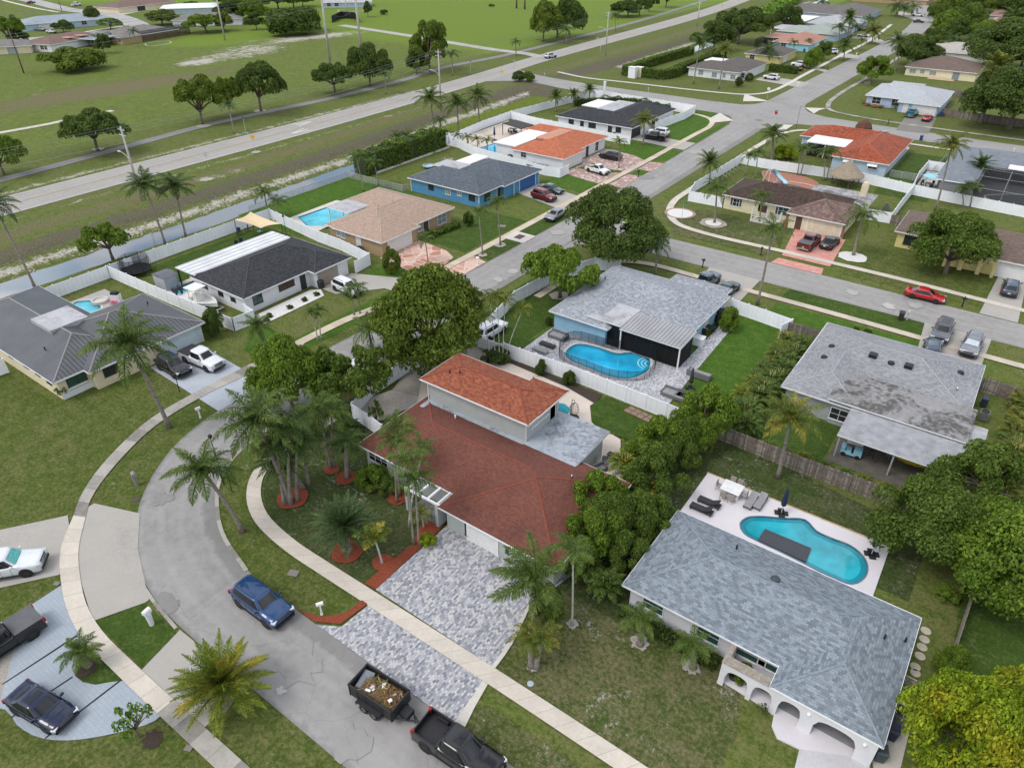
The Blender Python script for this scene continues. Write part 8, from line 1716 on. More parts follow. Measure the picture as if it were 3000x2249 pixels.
BINB=plain('slate_bin_plastic',(.045,.065,.075),.5,.1,3);BING=plain('dark_grey_bin',(.03,.03,.032),.6,.1,3);BINC=plain('blue_bin_plastic',(.02,.06,.2),.5)
bin_('slate blue wheeled bin with a white emblem at the garage corner',('I',1262,1600),BINB,.3);bin_('dark blue bin behind it beside the wall',(4.5,33.2),plain('navy_bin',(.015,.02,.045),.5),.1);bin_('grey bin beside the tan mailbox on the verge',('F',1408,415),BING,.1);bin_('blue bin at the kerb by the deep red roof',('C',1541,912),BINC);bin_('blue bin beside the periwinkle garage',('C',1675,755),BINC);bin_('dark bin by the taupe garage door',('D',2082,210),BING);bin_('tall dark bin right of the weathered grey roof',(4.3,76.2),plain('dark_blue_bin',(.02,.03,.05),.5));bin_('blue bin by the turquoise wall',('C',785,340),BINC)
def ac(label,base,z=.08,s=.85,mat=plain('grey_metal_case',(.12,.125,.12),.6,.15,6)):
 p=P(*base) if isinstance(base[0],str) else (*base,0);t=thing('air_conditioner',label,'air conditioner',(p[0],p[1],z));m=MB();m.box(-s/2,-s/2,.04,s/2,s/2,.92)
 for k in range(7): m.box(-s/2-.012,-s/2-.012,.12+k*.11,s/2+.012,s/2+.012,.15+k*.11)
 m.build('case',mat,t);MB().lathe([(s*.44,.93),(s*.42,.97),(s*.36,.97),(s*.35,.93)],20).build('fan_ring',BLACK,t);MB().lathe([(.01,.94),(s*.35,.935)],20).build('fan_grille',plain('fan_dark',(.02,.02,.02),.7),t)
ac('grey air conditioning unit on the slab right of the blue grey roof',('I',1380,1345),.08,1.0);ac('air conditioning unit by the orange tiled house wall',('B',1095,1035));ac('black air conditioning unit by the charcoal corner house',('B',1500,830));ac('second unit near the charcoal corner house door',('B',1760,890));ac('grey air conditioning unit by the tan house',('B',122,1640));ac('air conditioning unit right of the weathered grey roof',(4.6,73.6));ac('black unit in the pen beside the brown tiled house',('C',1312,1365))
# ---------------------------------------------------------------- garden furniture
GREYC=plain('grey_cushion',(.24,.24,.245),.85,.12,2);CHARC=plain('charcoal_cushion',(.035,.036,.04),.85,.15,3);WICK=plain('grey_wicker',(.14,.14,.145),.8,.2,12)
def lounger(label,c,rz,mat=CHARC,frame=WICK,z=.11,back=.35,L_=1.95,w=.68,group=None):
 p=P(*c,z) if isinstance(c[0],str) else (*c,z);t=thing('sun_lounger',label,'lounger',p,rz,group);f=MB();f.box(-L_/2,-w/2,.20,L_/2,w/2,.27);f.build('frame',frame,t)
 for x in (-L_/2+.1,L_/2-.1):
  for y in (-w/2+.05,w/2-.05): MB().box(x-.03,y-.03,0,x+.03,y+.03,.2).build('leg',frame,t)
 m=MB();m.box(-L_/2+.7,-w/2+.03,.275,L_/2,w/2-.03,.36);m.build('mattress',mat,t);a=R(32) if back else 0;m=MB();m.box(-.72,-w/2+.03,0,0,w/2-.03,.09);o=m.build('backrest',mat,t);o.location=(-L_/2+.72,0,.275);o.rotation_euler=(0,a*(back/.35),0)
for i,(t_,x,y,rz) in enumerate((('F',440,1600,pi/2),('F',500,1605,pi/2))): lounger(('left','right')[i]+' of two grey loungers beside the white table',(t_,x,y),rz-.02+pi,GREYC,CHARC,group=None)
lounger('upper of two dark loungers on the pale terrace by the blue grey roof',('F',170,1608),pi,CHARC,CHARC);lounger('lower of two dark loungers on the pale terrace by the blue grey roof',('F',120,1650),pi,CHARC,CHARC)
lounger('low dark platform lounger on the silver pavers, nearest the lawn edge',('E',1290,620),pi,GREYC,GREYC,back=0);lounger('dark lounger just above the low grey platform',('E',1335,585),pi,CHARC,CHARC,back=0)
def sofa(label,c,w,d,rz=0,z=.11,mat=GREYC):
 p=P(*c,z) if isinstance(c[0],str) else (*c,z);t=thing('outdoor_sofa',label,'sofa',p,rz);m=MB();m.box(-w/2,-d/2,.05,w/2,d/2,.36);m.box(-w/2,d/2-.14,.36,w/2,d/2,.72);m.box(-w/2,-d/2,.36,-w/2+.14,d/2-.14,.58);m.box(w/2-.14,-d/2,.36,w/2,d/2-.14,.58);m.build('frame',WICK,t)
 n=max(1,round(w/.75))
 for i in range(n): MB().box(-w/2+.15+(w-.3)*i/n+.01,-d/2+.02,.365,-w/2+.15+(w-.3)*(i+1)/n-.01,d/2-.15,.48).build('seat_cushion',mat,t)
sofa('grey wicker sofa on the pavers by the sky blue wall',('E',1405,530),2.3,1.1,0);sofa('grey outdoor sofa beside the bright lawn, upper',('F',105,780),2.6,1.0,pi);sofa('grey outdoor sofa lower on the pavers',('F',20,930),2.2,1.0,0);sofa('grey sectional sofa behind the small trees by the white fence',('E',2160,910),2.8,1.2,0)
def umbrella_closed(label,c,h,mat,z=.11,cantilever=False,base=True):
 p=P(*c,z);t=thing('closed_umbrella',label,'umbrella',p);MB().tube([(0,0,0),(0,0,h)],.035,8).build('pole',GALV if cantilever else BLACK,t);m=MB();m.lathe([(.02,h+.05),(.12,h-.15),(.17,h-.8),(.24,h-1.5),(.20,h-1.75),(.05,h-1.6)],10);
 for k in range(len(m.v)):
  a=atan2(m.v[k][1],m.v[k][0]);s=1+.28*sin(5*a);m.v[k]=(m.v[k][0]*s,m.v[k][1]*s,m.v[k][2])
 m.build('canopy',mat,t,True)
 if base:
  for k in range(4): a=k*pi/2+.4;MB().cbox((.30*cos(a),.30*sin(a),.06),(.48,.48,.11),0,a).build('base_weight',BLACK,t)
NAVYF=plain('navy_canopy',(.012,.022,.06),.8,.15,3)
umbrella_closed('closed navy umbrella by the teal pool, left of the diving end',('I',638,10),2.7,NAVYF,cantilever=True);umbrella_closed('closed navy umbrella with a white pole at the right end of the teal pool',('I',1222,275),2.7,NAVYF,cantilever=True);umbrella_closed('closed black umbrella among the grey sofas',('F',48,855),2.5,CHARC);umbrella_closed('closed dark umbrella by the orange tiled house terrace',('B',992,910),2.9,NAVYF)
def table(label,c,w,d,h,top,leg,rz=0,z=.11):
 p=P(*c,z) if isinstance(c[0],str) else (*c,z);t=thing('table',label,'table',p,rz);MB().box(-w/2,-d/2,h-.05,w/2,d/2,h).build('table_top',top,t)
 for x in (-w/2+.12,w/2-.12):
  for y in (-d/2+.12,d/2-.12): MB().box(x-.035,y-.035,0,x+.035,y+.035,h-.05).build('leg',leg,t)
def chair(label,c,rz,mat,z=.11,group=None,sc=1):
 p=P(*c,z) if isinstance(c[0],str) else (*c,z);t=thing('garden_chair',label,'chair',p,rz,group);t.scale=(sc,)*3;MB().box(-.24,-.24,.40,.24,.24,.46).build('seat',mat,t);MB().box(-.24,.20,.46,.24,.25,.95).build('backrest',mat,t)
 for x in (-.21,.21):
  for y in (-.21,.21): MB().box(x-.02,y-.02,0,x+.02,y+.02,.4).build('leg',mat,t)
tc0=P('F',312,1540,.11);table('square white table on the pale terrace',(tc0[0],tc0[1]),1.7,1.5,.76,plain('white_table_top',(.66,.66,.66),.5),WHITE);TAUPE=plain('taupe_wicker',(.30,.27,.24),.8,.15,8)
for i,(dx,dy,rz) in enumerate(((-.35,-1.0,pi),(.35,-1.0,pi),(-1.1,0,pi/2),(1.1,.1,-pi/2),(.3,1.0,0),(-.35,1.0,0))): chair(('near left','near right','left hand','right hand','far right','far left')[i]+' taupe chair at the square white table',(tc0[0]+dx,tc0[1]+dy),rz,TAUPE,group='chairs at the white table')
# pool platform (solar mat) floating at the edge of the teal pool
q=pl('I',(530,120),(830,245),(795,335),(485,190));m=MB().prism(q,.12,.20);o=m.build('pool_cover_mat',plain('dark_slatted_mat',(.05,.055,.065),.7,.15,5));tag(o,'dark grey slatted mat lying over the edge of the teal pool','pool mat')
# hanging egg chair, teal umbrella and terrace things behind the upper storey
p=P('E',1505,1045,.11);t=thing('egg_chair','brown wicker egg chair standing on the cream terrace','egg chair',p,R(-30));m=MB()
for k in range(14):
 a=2*pi*k/14;pts=[(.48*sin(u)*cos(a)*(1 if u < 1.9 else .9),.48*sin(u)*sin(a),.95+.78*-cos(u)) for u in np.linspace(.1,pi-.1,12)]
 if not (-.9 < a < .9 or a > 5.4): m.tube(pts,.018,5)
for z in (.4,.7,1.0): m.tube([(.48*sin(math.acos(max(-1,min(1,(.95-z)/.78))))*cos(b),.48*sin(math.acos(max(-1,min(1,(.95-z)/.78))))*sin(b),z) for b in np.linspace(.8,5.5,16)],.018,5)
m.build('basket',plain('brown_wicker',(.05,.03,.022),.7,.2,6),t);m=MB();m.lathe([(.55,0),(.55,.05),(.05,.06)],20);m.tube([(-.5,0,.05),(-.62,0,1.0),(-.45,0,1.9),(0,0,2.05),(0,0,1.75)],.03,6);m.build('stand',BLACK,t)
p=P('E',1408,985,1.8);t=thing('open_umbrella','teal umbrella open behind the upper storey corner','umbrella',(p[0],p[1],.11));MB().tube([(0,0,0),(0,0,2.2)],.03,6).build('pole',WHITE,t);m=MB();m.lathe([(1.15,1.55),(.6,1.95),(.01,2.2)],8);m.build('canopy',plain('teal_canopy',(.02,.30,.36),.7),t)
p=P('E',1635,1330,.0);t=thing('step_ladder','grey aluminium ladder leaning on the flat grey roof','ladder',(p[0]-.3,p[1]-.1,.11));m=MB()
for y in (-.22,.22): m.tube([(.9,y,0),(0,y,2.8)],.03,5)
for k in range(9): m.tube([(.9-.1*k,-.22,.3*k+.2),(.9-.1*k,.22,.3*k+.2)],.018,5)
m.build('ladder_frame',GALV,t)
table('small dark table on the cream terrace',('E',1750,1310),.8,.6,.5,plain('dark_brown_top',(.05,.028,.02),.7),BLACK);chair('grey garden chair by the terrace table',('E',1705,1355),.6,GREYC);sofa('small grey bench seat against the flat roof extension',('E',1672,1395),1.3,.7,1.2)
m=MB()
for i in range(8): x,y=i % 4,i//4;m.cbox((x*.75-1.1+.1*y,y*.6,.03),(.68,.52,.05),0,random.uniform(-.06,.06))
o=m.build('paving_slabs',plain('brown_pavers',(.24,.16,.12),.9,.2,3));p=P('E',1915,1030,.13);o.location=p;o.rotation_euler=(0,0,-.1);tag(o,'pile of brown paving slabs lying in the grass inside the fence','paving slabs')
# green wheelbarrow / hose cart by the gravel yard
p=P('E',520,775,.07);t=thing('garden_cart','small green garden cart on the gravel behind the red roof','garden cart',p,.6);m=MB();m.box(-.4,-.28,.3,.4,.28,.55);m.build('tub',plain('green_plastic',(.02,.14,.04),.5),t);MB().tube([(-.4,0,.5),(-.95,0,.9)],.025,6).build('handle',BLACK,t)
for s in (-1,1): MB().lathe([(.01,-.03),(.2,-.03),(.2,.03),(.01,.03)],14).xf(Matrix.Translation((.15,s*.32,.2)) @ Matrix.Rotation(pi/2,4,'X')).build('wheel',RUBBER,t)
# trampoline
p=P('D',890,112,0);t=thing('trampoline','black trampoline with a net enclosure on the lawn by the canal fence','trampoline',p);tr_=1.75;MB().lathe([(tr_,.75),(.01,.72)],28).build('mat',BLACK,t);MB().lathe([(tr_,.74),(tr_+.22,.76),(tr_+.22,.70),(tr_,.70)],28).build('frame_pad',TRIM,t);MB().lathe([(tr_+.05,.78),(tr_+.05,2.5)],28).build('net',NETTING,t)
for k in range(8):
 a=2*pi*k/8;x,y=(tr_+.2)*cos(a),(tr_+.2)*sin(a);MB().tube([(x,y,0),(x,y,.8),(x*1.1,y*1.1,1.6),(x*.95,y*.95,2.55)],.03,6).build('pole',TRIM,t)
# storage shed and boat
p0=P('D',1090,200);t=thing('storage_shed','grey storage shed with a ridged lid beside the boat','shed',(p0[0],p0[1],0))
m=MB();m.box(-1.3,-1.0,0,1.3,1.0,1.9);m.build('body',plain('pale_grey_plastic',(.38,.39,.42),.6),t);m=MB();m.add([(-1.4,-1.1,1.9),(1.4,-1.1,1.9),(1.4,1.1,1.9),(-1.4,1.1,1.9),(0,-1.1,2.15),(0,1.1,2.15)],[(0,1,4),(2,3,5),(0,4,5,3),(4,1,2,5)]);m.build('roof',plain('dark_lid',(.11,.115,.13),.6,.1,2),t)
b0_,b1_=P('D',1165,265,.8),P('D',1385,330,1.0);a=atan2(b1_[1]-b0_[1],b1_[0]-b0_[0]);mid_=(b0_+b1_)/2
t=thing('motor_boat','white centre console boat with a hard top on a trailer','boat',(mid_[0],mid_[1]+.4,0),a);BW=plain('boat_gelcoat',(.66,.65,.62),.35,.06,2);BL=6.9;hull=MB();n=18;ring=[]
for i in range(n+1):
 u=i/n;x=-BL/2+BL*u;w=1.22*(1-max(0,(u-.5)/.5)**2.2) if u > .5 else 1.22;w=max(w,.02);zk=.55+.55*max(0,(u-.55)/.45)**2;g_=1.25+.25*u*u
 ring.append([(x,0,zk),(x,w*.75,zk+.22),(x,w,g_-.1),(x,w*1.02,g_),(x,w*.86,g_),(x,w*.80,.95),(x,0,.93)])
 ring[-1] +=[(q[0],-q[1],q[2]) for q in ring[-1][-2:0:-1]]
k=len(ring[0])
for q in ring: hull.v +=q
for i in range(n):
 for j in range(k): hull.f.append([i*k+j,(i+1)*k+j,(i+1)*k+(j+1) % k,i*k+(j+1) % k]);hull.m.append(0);hull.uv.append(None)
hull.f.append(list(range(k)));hull.m.append(0);hull.uv.append(None);hull.build('hull',BW,t,False)
m=MB();m.box(-.6,-.38,.93,.35,.38,1.85);m.box(-1.5,-.45,.93,-.9,.45,1.35);m.build('console',BW,t);m=MB();m.box(-1.25,-.95,2.75,.75,.95,2.83);m.build('hard_top',BW,t)
for x in (-1.0,.5):
 for y in (-.55,.55): MB().tube([(x,y*1.1,1.0),(x,y,2.75)],.03,6).build('top_support',CHROME,t)
m=MB()
for s in (-.4,.4): m.box(-BL/2-.75,s-.22,1.3,-BL/2-.1,s+.22,1.95);m.box(-BL/2-.45,s-.08,.5,-BL/2-.2,s+.08,1.3)
m.build('outboard_motor',plain('outboard_dark',(.03,.035,.05),.4),t);m=MB();m.box(-2.9,-.95,.35,3.2,-.85,.47);m.box(-2.9,.85,.35,3.2,.95,.47);m.box(3.1,-.95,.35,3.3,.95,.47);m.build('trailer_frame',GALV,t);ty,rm=wheel_mesh(.32)
for x in (-1.1,-.35):
 for s in (-1,1): w=obj('wheel',ty,t,(x,s*1.1,.32));obj('rim',rm,w,rz=0 if s > 0 else pi)
# grill beside the small pool, spa, pink float
p=P('D',755,285,.11);t=thing('barbecue','white and black barbecue cart beside the small cyan pool','barbecue',p,.5);MB().box(-.6,-.35,0,.6,.35,.85).build('cabinet',WHITE,t);m=MB();m.box(-.5,-.3,.85,.5,.3,.95);m.box(-.42,-.26,.95,.42,.28,1.15);m.build('hood',BLACK,t)
p=P('D',735,305,.12);t=thing('pool_float','pink inflatable float lying by the small cyan pool','float',p);MB().tube([(.35*cos(b),.35*sin(b),.1) for b in np.linspace(0,2*pi,14)],.11,8).build('ring',plain('pink_vinyl',(.6,.12,.2),.4),t,True)
p=P('D',650,298,.11);t=thing('spa_spillway','raised white spa joined to the small cyan pool','spa',p,.3);MB().lathe([(1.0,0),(1.0,.38),(.82,.38),(.78,.2),(.01,.2)],20).build('rim',WALK_PALE,t)
p=P('D',425,335,.11);t=thing('fire_pit','round dark lid on the deck left of the small cyan pool','lid',p);MB().lathe([(.55,0),(.55,.06),(.01,.08)],18).build('lid',WICK,t)
# shade sail and garden chairs by the canal
q=[P('A',1518,1425,2.8),P('A',1622,1372,3.0),P('A',1822,1450,2.8),P('A',1690,1478,2.4)];t=thing('shade_sail','beige shade sail stretched over the canal side lawn','shade sail',(q[0][0],q[0][1],0));m=MB();n=8;V=[]
for i in range(n+1):
 for j in range(n+1):
  u,v=i/n,j/n;pnt=q[0]*(1-u)*(1-v)+q[1]*u*(1-v)+q[2]*u*v+q[3]*(1-u)*v;cen=sum(q)/4;k=.16*(4*u*(1-u)+4*v*(1-v)-4*u*(1-u)*4*v*(1-v));k *=1;pp=pnt+(cen-pnt)*k*.9;pp[2] -=.5*sin(pi*u)*sin(pi*v);V.append(tuple(pp-np.array([q[0][0],q[0][1],0])))
m.add(V,[(i*(n+1)+j,(i+1)*(n+1)+j,(i+1)*(n+1)+j+1,i*(n+1)+j+1) for i in range(n) for j in range(n)]);m.build('cloth',SAIL,t,True)
for w in q: o=MB().tube([(0,0,0),(0,0,w[2])],.05,6).build('post',BLACK,t);o.location=(w[0]-q[0][0],w[1]-q[0][1],0)
NAVYC=plain('navy_plastic',(.015,.03,.07),.5)
for lab,x,y,rz in (('left navy garden chair under the shade sail',1548,1520,.5),('right navy garden chair under the shade sail',1600,1500,-.3),('navy reclining chair before the white patio roof',1570,1590,1.2),('second navy reclining chair before the white patio roof',1540,1605,1.2)): chair(lab,('A',x,y),rz,NAVYC,z=.02,sc=1.15)
p=P('A',1688,1520,.02);t=thing('water_table','turquoise and red toy water table by the white fence','toy',p);MB().lathe([(.4,.5),(.45,.6),(.01,.55)],12).build('basin',plain('turquoise_plastic',(.02,.4,.42),.4),t);MB().tube([(0,0,0),(0,0,.5)],.15,8).build('leg',plain('red_plastic',(.45,.03,.03),.4),t)
# black canopy and dining set by the orange tiled house
t=thing('pergola','black flat canopy over a dark dining set behind the orange roof','pergola',(-93.5,130.6,.11));qa=[P('B',1045,800,2.6),P('B',1125,778,2.6),P('B',1247,812,2.6),P('B',1165,838,2.6)];m=MB();m.prism([(w[0]+93.5,w[1]-130.6) for w in qa],2.45,2.6,0,True,True);m.build('canopy_roof',plain('dark_canopy_slats',(.035,.03,.028),.7,.15,5),t)
for w in qa: o=MB().box(-.06,-.06,0,.06,.06,2.5).build('post',BLACK,t);o.location=(w[0]+93.5,w[1]-130.6,0)
table('dark dining table under the black canopy',('B',1110,855),2.0,1.0,.76,BLACK,BLACK)
for i in range(4): chair(('first','second','third','fourth')[i]+' black chair from the left at the canopy dining table',('B',1088+i*16,866+(i % 2)*6),pi,BLACK,group='chairs under the black canopy')
p=P('B',955,880,.11);t=thing('hammock','pale hammock on a curved stand on the canal side terrace','hammock',p,.9);MB().tube([(-1.4,0,1.2),(-.9,0,.15),(.9,0,.15),(1.4,0,1.2)],.04,6).build('stand',GALV,t);m=MB();m.add([(-1.35+.3*i,(-1)**j*.35*sin(pi*i/9),1.15-.55*sin(pi*i/9)) for i in range(10) for j in (0,1)],[(2*i,2*i+2,2*i+3,2*i+1) for i in range(9)]);m.build('cloth',SAIL,t)
p=P('B',1270,1070,1.2);t=thing('storage_shed','grey lidded storage box inside the white wall by the orange roof','shed',(p[0],p[1],0));MB().box(-1.8,-.9,0,1.8,.9,1.2).build('body',plain('pale_box',(.4,.41,.42),.6),t);MB().box(-1.95,-1.0,1.2,1.95,1.0,1.28).build('lid',plain('slate_lid',(.11,.13,.15),.6),t)
p=P('B',1038,1260,.1);chair('white garden chair on the blue house porch',('B',1030,1270),.3,WHITE);chair('second white garden chair on the blue house porch',('B',1055,1262),-.4,WHITE)
p=P('B',565,1085,.1);t=thing('satellite_dish','white and blue round inflatable leaning behind the bright blue house','inflatable',p);MB().lathe([(.01,0),(.9,.12),(1.1,.3),(1.15,.5),(1.0,.5)],18).build('ring',plain('white_blue_vinyl',(.4,.5,.62),.4),t,True)
# thatched hut, slide, coloured terrace in the water slide yard
p=P('C',1045,1200,0);t=thing('thatched_hut','round palm thatched hut in the water slide yard','hut',p);m=MB();m.lathe([(3.0,1.9),(2.9,2.1),(1.8,3.0),(.9,3.9),(.05,4.5)],18);m.v=[(x*(1+.05*random.random()),y*(1+.05*random.random()),z+.08*random.random()) for x,y,z in m.v];m.build('thatch',plain('palm_thatch',(.27,.22,.16),.95,.4,4,bump=1,fine=.3),t)
for k in range(6): a=k*pi/3;MB().tube([(2.3*cos(a),2.3*sin(a),0),(2.3*cos(a),2.3*sin(a),2.2)],.08,6).build('post',WOOD_POLE,t)
pts=[P('C',570,1105,2.6),P('C',590,1112,2.0),P('C',615,1140,1.3),P('C',640,1170,.7),P('C',665,1190,.4)];o0=pts[0];t=thing('water_slide','pale blue curved water slide in the fenced yard','water slide',(o0[0],o0[1],0));m=MB()
pp=[tuple(w-np.array([o0[0],o0[1],0])) for w in pts];n=len(pp);V=[]
for i,w in enumerate(pp):
 for y,z in ((-.45,.35),(-.35,0),(.35,0),(.45,.35)): V.append((w[0]+y*.8,w[1]+y*.6,w[2]+z))
m.add(V,[(i*4+j,i*4+j+1,(i+1)*4+j+1,(i+1)*4+j) for i in range(n-1) for j in range(3)]);m.build('chute',plain('pale_blue_fibreglass',(.36,.52,.60),.4),t,True)
for k in (0,2): MB().tube([(pp[k][0],pp[k][1],0),pp[k]],.05,6).build('support',WHITE,t)
m=MB()
for k in range(7): m.tube([(-.6-.12*k,.2,.36*k),(-.6-.12*k,-.4,.36*k)],.025,5)
for y in (.2,-.4): m.tube([(-1.2,y,0),(-.4,y,2.7)],.03,5)
m.build('ladder',WHITE,t)
drive(spline(pl('C',(520,1110),(640,1120),(800,1150),(880,1190),(850,1230),(700,1200),(560,1180)),.8,True),plain('terracotta_paving',(.34,.15,.10),.85,.2,2),name='terrace');pool('swimming pool edge glimpsed behind the dark brown roof',pl('C',(610,1180),(760,1190),(855,1215),(800,1260),(600,1220)),POOL_AQUA,WALK_PALE,.09)
m=MB()
for k in range(5): m.tube([P('C',255+k*22,1165-k*14,.1),P('C',265+k*22,1130-k*14,1.6)],.05,5);m.tube([P('C',265+k*22,1130-k*14,1.6),P('C',285+k*22,1150-k*14,.1)],.05,5)
tag(m.build('folding_frames',WHITE),'row of white folding frames inside the left white fence corner','frames')
# blue umbrella patio, pool cage at the right
drive([(-15.3,143),(-8.6,142.6),(-8.6,150),(-12,150),(-12,160),(-15.4,160)],WALK_PALE,name='terrace')
p=P('C',1590,1215,0);t=thing('open_umbrella','pale blue umbrella over a black patio set','umbrella',p);MB().tube([(0,0,0),(0,0,2.5)],.035,6).build('pole',WHITE,t);m=MB();m.lathe([(1.5,2.1),(.8,2.4),(.01,2.6)],8);m.build('canopy',plain('pale_blue_canopy',(.22,.50,.62),.7),t)
table('black patio table under the pale blue umbrella',(p[0]+.05,p[1]+.02),1.4,1.0,.74,BLACK,BLACK,z=.07)
for i in range(5): a=i*1.257;chair(('nearest','leftmost','farthest','rightmost','fifth')[i]+' black chair round the blue umbrella table',(p[0]+1.3*cos(a),p[1]+1.3*sin(a)),a-pi/2,BLACK,z=.07,group='chairs round the blue umbrella')
def cage(label,x0,y0,x1,y1,h,hr,org,rz=0,mat=BLACK,nx_=4,ny_=3):
 t=thing('pool_cage',label,'pool cage',(*org,0),rz);m=MB();f=MB();xs=np.linspace(x0,x1,nx_+1);ys=np.linspace(y0,y1,ny_+1);zf=lambda y: h+(hr-h)*sin(pi*(y-y0)/(y1-y0))
 for x in xs:
  for y in (y0,y1): f.tube([(x,y,0),(x,y,h)],.05,4)
  f.tube([(x,y,zf(y)) for y in np.linspace(y0,y1,7)],.05,4)
 for y in ys: f.tube([(x0,y,zf(y)),(x1,y,zf(y))],.05,4)
 for y in ys[1:-1]:
  for x in (x0,x1): f.tube([(x,y,0),(x,y,zf(y))],.05,4)
 f.build('frame',mat,t)
 for a,b in (((x0,y0),(x1,y0)),((x0,y1),(x1,y1)),((x0,y0),(x0,y1)),((x1,y0),(x1,y1))): m.add([(*a,0),(*b,0),(*b,h),(*a,h)],[(0,1,2,3)])
 yy=np.linspace(y0,y1,7)
 for i in range(6): m.add([(x0,yy[i],zf(yy[i])),(x1,yy[i],zf(yy[i])),(x1,yy[i+1],zf(yy[i+1])),(x0,yy[i+1],zf(yy[i+1]))],[(0,1,2,3)])
 m.build('screen',NETTING,t);return t
cage('grey framed pool cage with black mesh at the right edge',-6.2,-10,12,5.2,2.6,3.4,(0,155),mat=plain('grey_cage_frame',(.25,.26,.27),.5))
drive([(-6.4,144.6),(12,144),(12,160),(-6.4,160)],plain('dark_grey_deck',(.12,.125,.135),.8,.15,1),name='terrace');pool('dark teal pool inside the cage at the right edge',pl('C',(1960,1275),(2050,1265),(2211,1270),(2300,1300),(2211,1340),(2060,1320)),POOL_AQUA,WALK_PALE,.08)
hh=P('A',985,300);a=P('A',800,245);b=P('A',1120,195);rz=atan2(b[1]-a[1],b[0]-a[0])
cage('black pool cage on the tan house across the field',0,-9,24,0,2.8,3.4,P('A',825,262)[:2],rz);cage('black screened porch on the salmon roofed house',-6,-1,0,8,2.6,2.9,(-91.5,292));cage('white framed pool cage on the white house across the field',0,-10,14,0,2.6,3.6,P('A',520,290)[:2],rz,WHITE)
pool('blue pool seen inside the black cage across the field',pl('A',(950,285),(1080,268),(1100,282),(970,300)),POOL_AQUA,COPE,.05)
pool('small pool by the white house on the far corner',pl('C',(-30,440),(30,420),(45,440),(-10,460)),POOL_CYAN,COPE,.05);pool('small blue pool by the pale blue house at the end of the gravel lane',pl('B',(0,62),(110,60),(140,72),(0,80)),POOL_BLUE,COPE,.05)
fence('black mesh fence at the end of the gravel lane',pl('B',(-60,150),(0,120),(90,125),(110,150)),3.0,BLACK,'chain',parts=False,name='mesh_fence')
for lab,x,y,s in (('left white utility cabinet at the end of the canal hedge',1885,505,3.0),('right tan utility cabinet at the end of the canal hedge',1925,500,2.8)): p=P('B',x,y);t=thing('utility_cabinet',lab,'cabinet',p);MB().box(-s/2.6,-.8,0,s/2.6,.8,s).build('case',WHITE if 'white' in lab else ST_CREAM,t);MB().box(-s/2.6-.1,-.9,s,s/2.6+.1,.9,s+.12).build('lid',WHITE,t)
p=P('B',1700,650);t=thing('white_column','slim white column standing behind the charcoal corner roof','column',p);MB().box(-.25,-.25,0,.25,.25,4.6).build('shaft',WHITE,t);MB().box(-.3,-.3,4.6,.3,.3,4.75).build('cap',WHITE,t)
# under the patio roof of the weathered house: small golf cart, bicycle, chairs
p=P('F',1085,1285,.05);t=thing('golf_cart','pale blue toy golf cart parked under the weathered patio roof','golf cart',p,R(185));m=MB();m.box(-.9,-.5,.25,.9,.5,.5);m.box(-.9,-.48,.5,-.2,.48,.8);m.box(.55,-.45,.5,.9,.45,.85);m.build('body',plain('pale_blue_body',(.25,.48,.58),.4),t);MB().box(-.55,-.45,.5,.0,.45,.62).build('seat',BLACK,t);MB().box(-.8,-.5,1.55,.6,.5,1.6).build('canopy',WHITE,t)
for x in (-.6,.6):
 for s in (-1,1): MB().lathe([(.01,-.06),(.22,-.06),(.22,.06),(.01,.06)],14).xf(Matrix.Translation((x,s*.48,.22)) @ Matrix.Rotation(pi/2,4,'X')).build('wheel',RUBBER,t)
p=P('F',1215,1310,.06);t=thing('bicycle','bicycle with thin wheels standing under the weathered patio roof','bicycle',p,-.6)
for x in (-.5,.5): MB().tube([(x+.32*cos(b),0,.33+.32*sin(b)) for b in np.linspace(0,2*pi,17)],.018,5).build('wheel',RUBBER,t)
m=MB();m.tube([(-.5,0,.33),(-.05,0,.35),(-.15,0,.85),(-.5,0,.33)],.018,5);m.tube([(-.05,0,.35),(.35,0,.8),(-.15,0,.75)],.018,5);m.tube([(.5,0,.33),(.35,0,.95),(.3,.25,1.0),(.3,-.25,1.0)],.018,5);m.build('frame',CHROME,t);MB().box(-.25,-.06,.85,-.02,.06,.9).build('saddle',BLACK,t)
chair('blue folding chair under the weathered patio roof',('F',1345,1315),.4,plain('blue_grey_fabric',(.16,.22,.34),.8),z=.05,sc=1.3);t=thing('kayak','yellow kayak stored under the weathered patio roof','kayak',P('F',1450,1340,.06),-.1);m=MB();m.lathe([(.02,-1.5),(.25,-.9),(.32,0),(.25,.9),(.02,1.5)],12);m.xf(Matrix.Translation((0,0,.28)) @ Matrix.Rotation(pi/2,4,'Y'));m.build('hull',plain('yellow_plastic',(.5,.36,.02),.4),t,True)
table('dark garden table by the sky blue side wall',('F',170,490),1.3,.9,.74,BLACK,BLACK);chair('black garden chair by the dark garden table',('F',135,520),.5,BLACK);chair('second black garden chair by the dark garden table',('F',205,470),-2,BLACK);t=thing('storage_box','white storage box by the sky blue house corner','box',P('F',95,570,.11));MB().box(-.7,-.5,0,.7,.5,.95).build('body',WHITE,t);MB().box(-.75,-.55,.95,.75,.55,1.02).build('lid',WHITE,t)
t=thing('barbecue','large black covered barbecue beside the bright squared bush','barbecue',P('F',225,400,.11),pi/2);MB().box(-1.2,-.4,0,1.2,.4,.95).build('cabinet',BLACK,t);MB().box(-.8,-.35,.95,.3,.35,1.3).build('hood',BLACK,t)
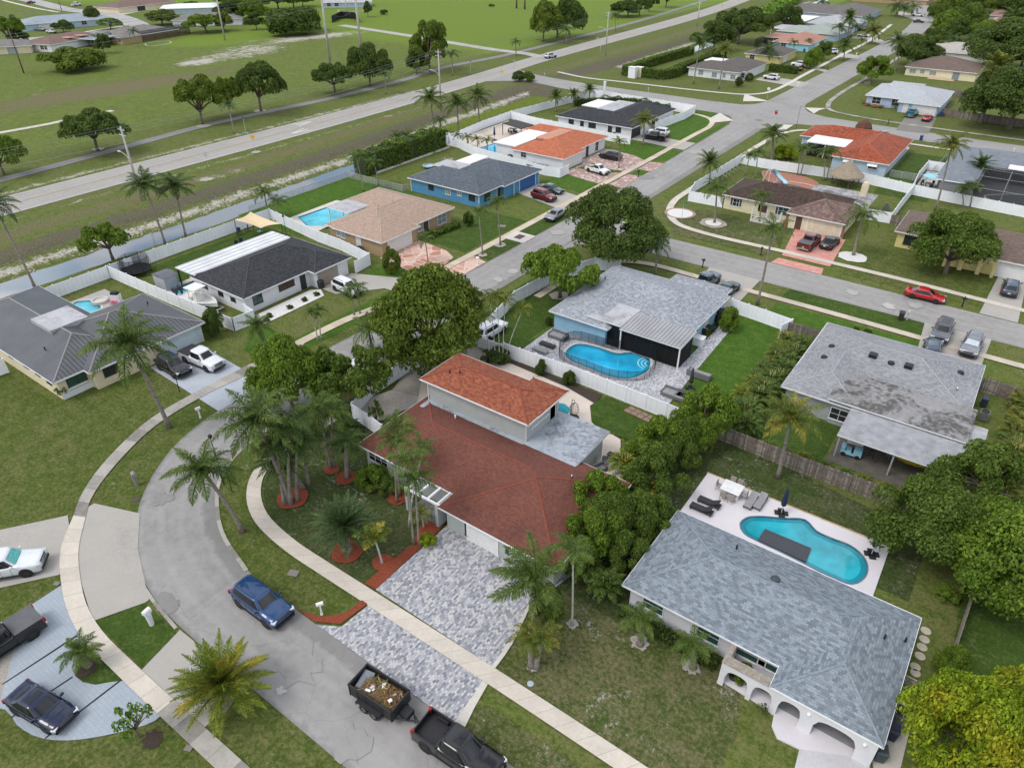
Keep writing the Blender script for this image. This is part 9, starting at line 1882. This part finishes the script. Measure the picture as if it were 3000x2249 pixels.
# courtyard pot, black trampoline like pond cover, small garden bits
t=thing('planter_tub','black round tub inside the first arch','planter',(-4.75,31.5,.12));MB().lathe([(.3,0),(.42,.5),(.38,.5),(.01,.42)],16).build('tub',BLACK,t);t=thing('courtyard_cover','dark brown square tarp in the arched courtyard','tarp',(-3.0,31.9,.5));MB().cbox((0,0,0),(1.3,.9,.12)).build('tarp',plain('brown_tarp',(.035,.022,.015),.7),t)
for lab,x,y,w in (('round pale valve cover in the poor lawn',('H',1225),1112,.22),): p=P('H',1225,1112,.03);o=MB().lathe([(.22,0),(.22,.03),(.01,.03)],12).build('valve_cover',plain('blue_grey_cover',(.35,.42,.46),.7));o.location=p;tag(o,lab,'cover')
for lab,t_,x,y,s in (('concrete meter box in the inner verge','G',1900,397,.5),('pale meter box lid beside the left driveway','G',368,465,.28),('pale lid in the lower verge','G',1222,1530,.3),('round iron manhole in the left verge','D',880,1577,.35),('grey concrete slab box near the bright tree','C',1195,543,1.0),('drain slab beside the tall palm','B',1040,1465,.8)):
 p=P(t_,x,y,.03);o=(MB().lathe([(s,0),(s,.03),(.01,.035)],16) if 'round' in lab else MB().cbox((0,0,.03 if s < .9 else .2),(s*1.6,s*1.2,.05 if s < .9 else .5),0,.4)).build('utility_cover',WALK_OLD if 'iron' not in lab else plain('iron_cover',(.07,.06,.05),.8));o.location=p;tag(o,lab,'utility cover')
p=P('B',1155,1535,.09);t=thing('storm_drain','concrete storm drain slab with a dark grate on the verge','storm drain',p,0);MB().box(-1.9,-1.7,-.05,1.9,1.7,.03).build('slab',WALK_PALE,t);MB().box(-.6,-.8,.03,.6,.8,.06).build('grate',plain('rust_grate',(.09,.05,.045),.8),t)
p=P('C',1245,830,.0);t=thing('brush_pile','rounded brown thatch mound beyond the deep red roof','mound',(-33.5,186.2,0));MB().lathe([(1.9,0),(1.8,.8),(1.3,1.7),(.5,2.2),(.01,2.3)],14).build('mound',plain('brown_mound',(.11,.05,.03),.95,.4,2,bump=1),t)
p=P('I',1860,250,0);t=thing('planter_box','brown wooden planter box under the tree by the right fence','planter',p,.2);MB().box(-.9,-.6,0,.9,.6,.6).build('box',plain('brown_box',(.22,.11,.05),.9,.2,3),t)
p=P('I',2140,1210,0);t=thing('white_crate','white box and panels behind the yellow tree at right','box',p);MB().box(-.5,-.4,0,.5,.4,.8).build('box',WHITE,t)
# flowering bed of the periwinkle house
for i,(x,y) in enumerate(((1175,665),(1195,678),(1240,688),(1280,692))): tree('%s orange flowering shrub from the left before the periwinkle house' % ('first','second','third','last')[i],('C',x,y+8),None,'bush',plain('orange_flowers',(.30,.13,.04),.8,.4,3),.9,.9,group='orange flowering shrubs')
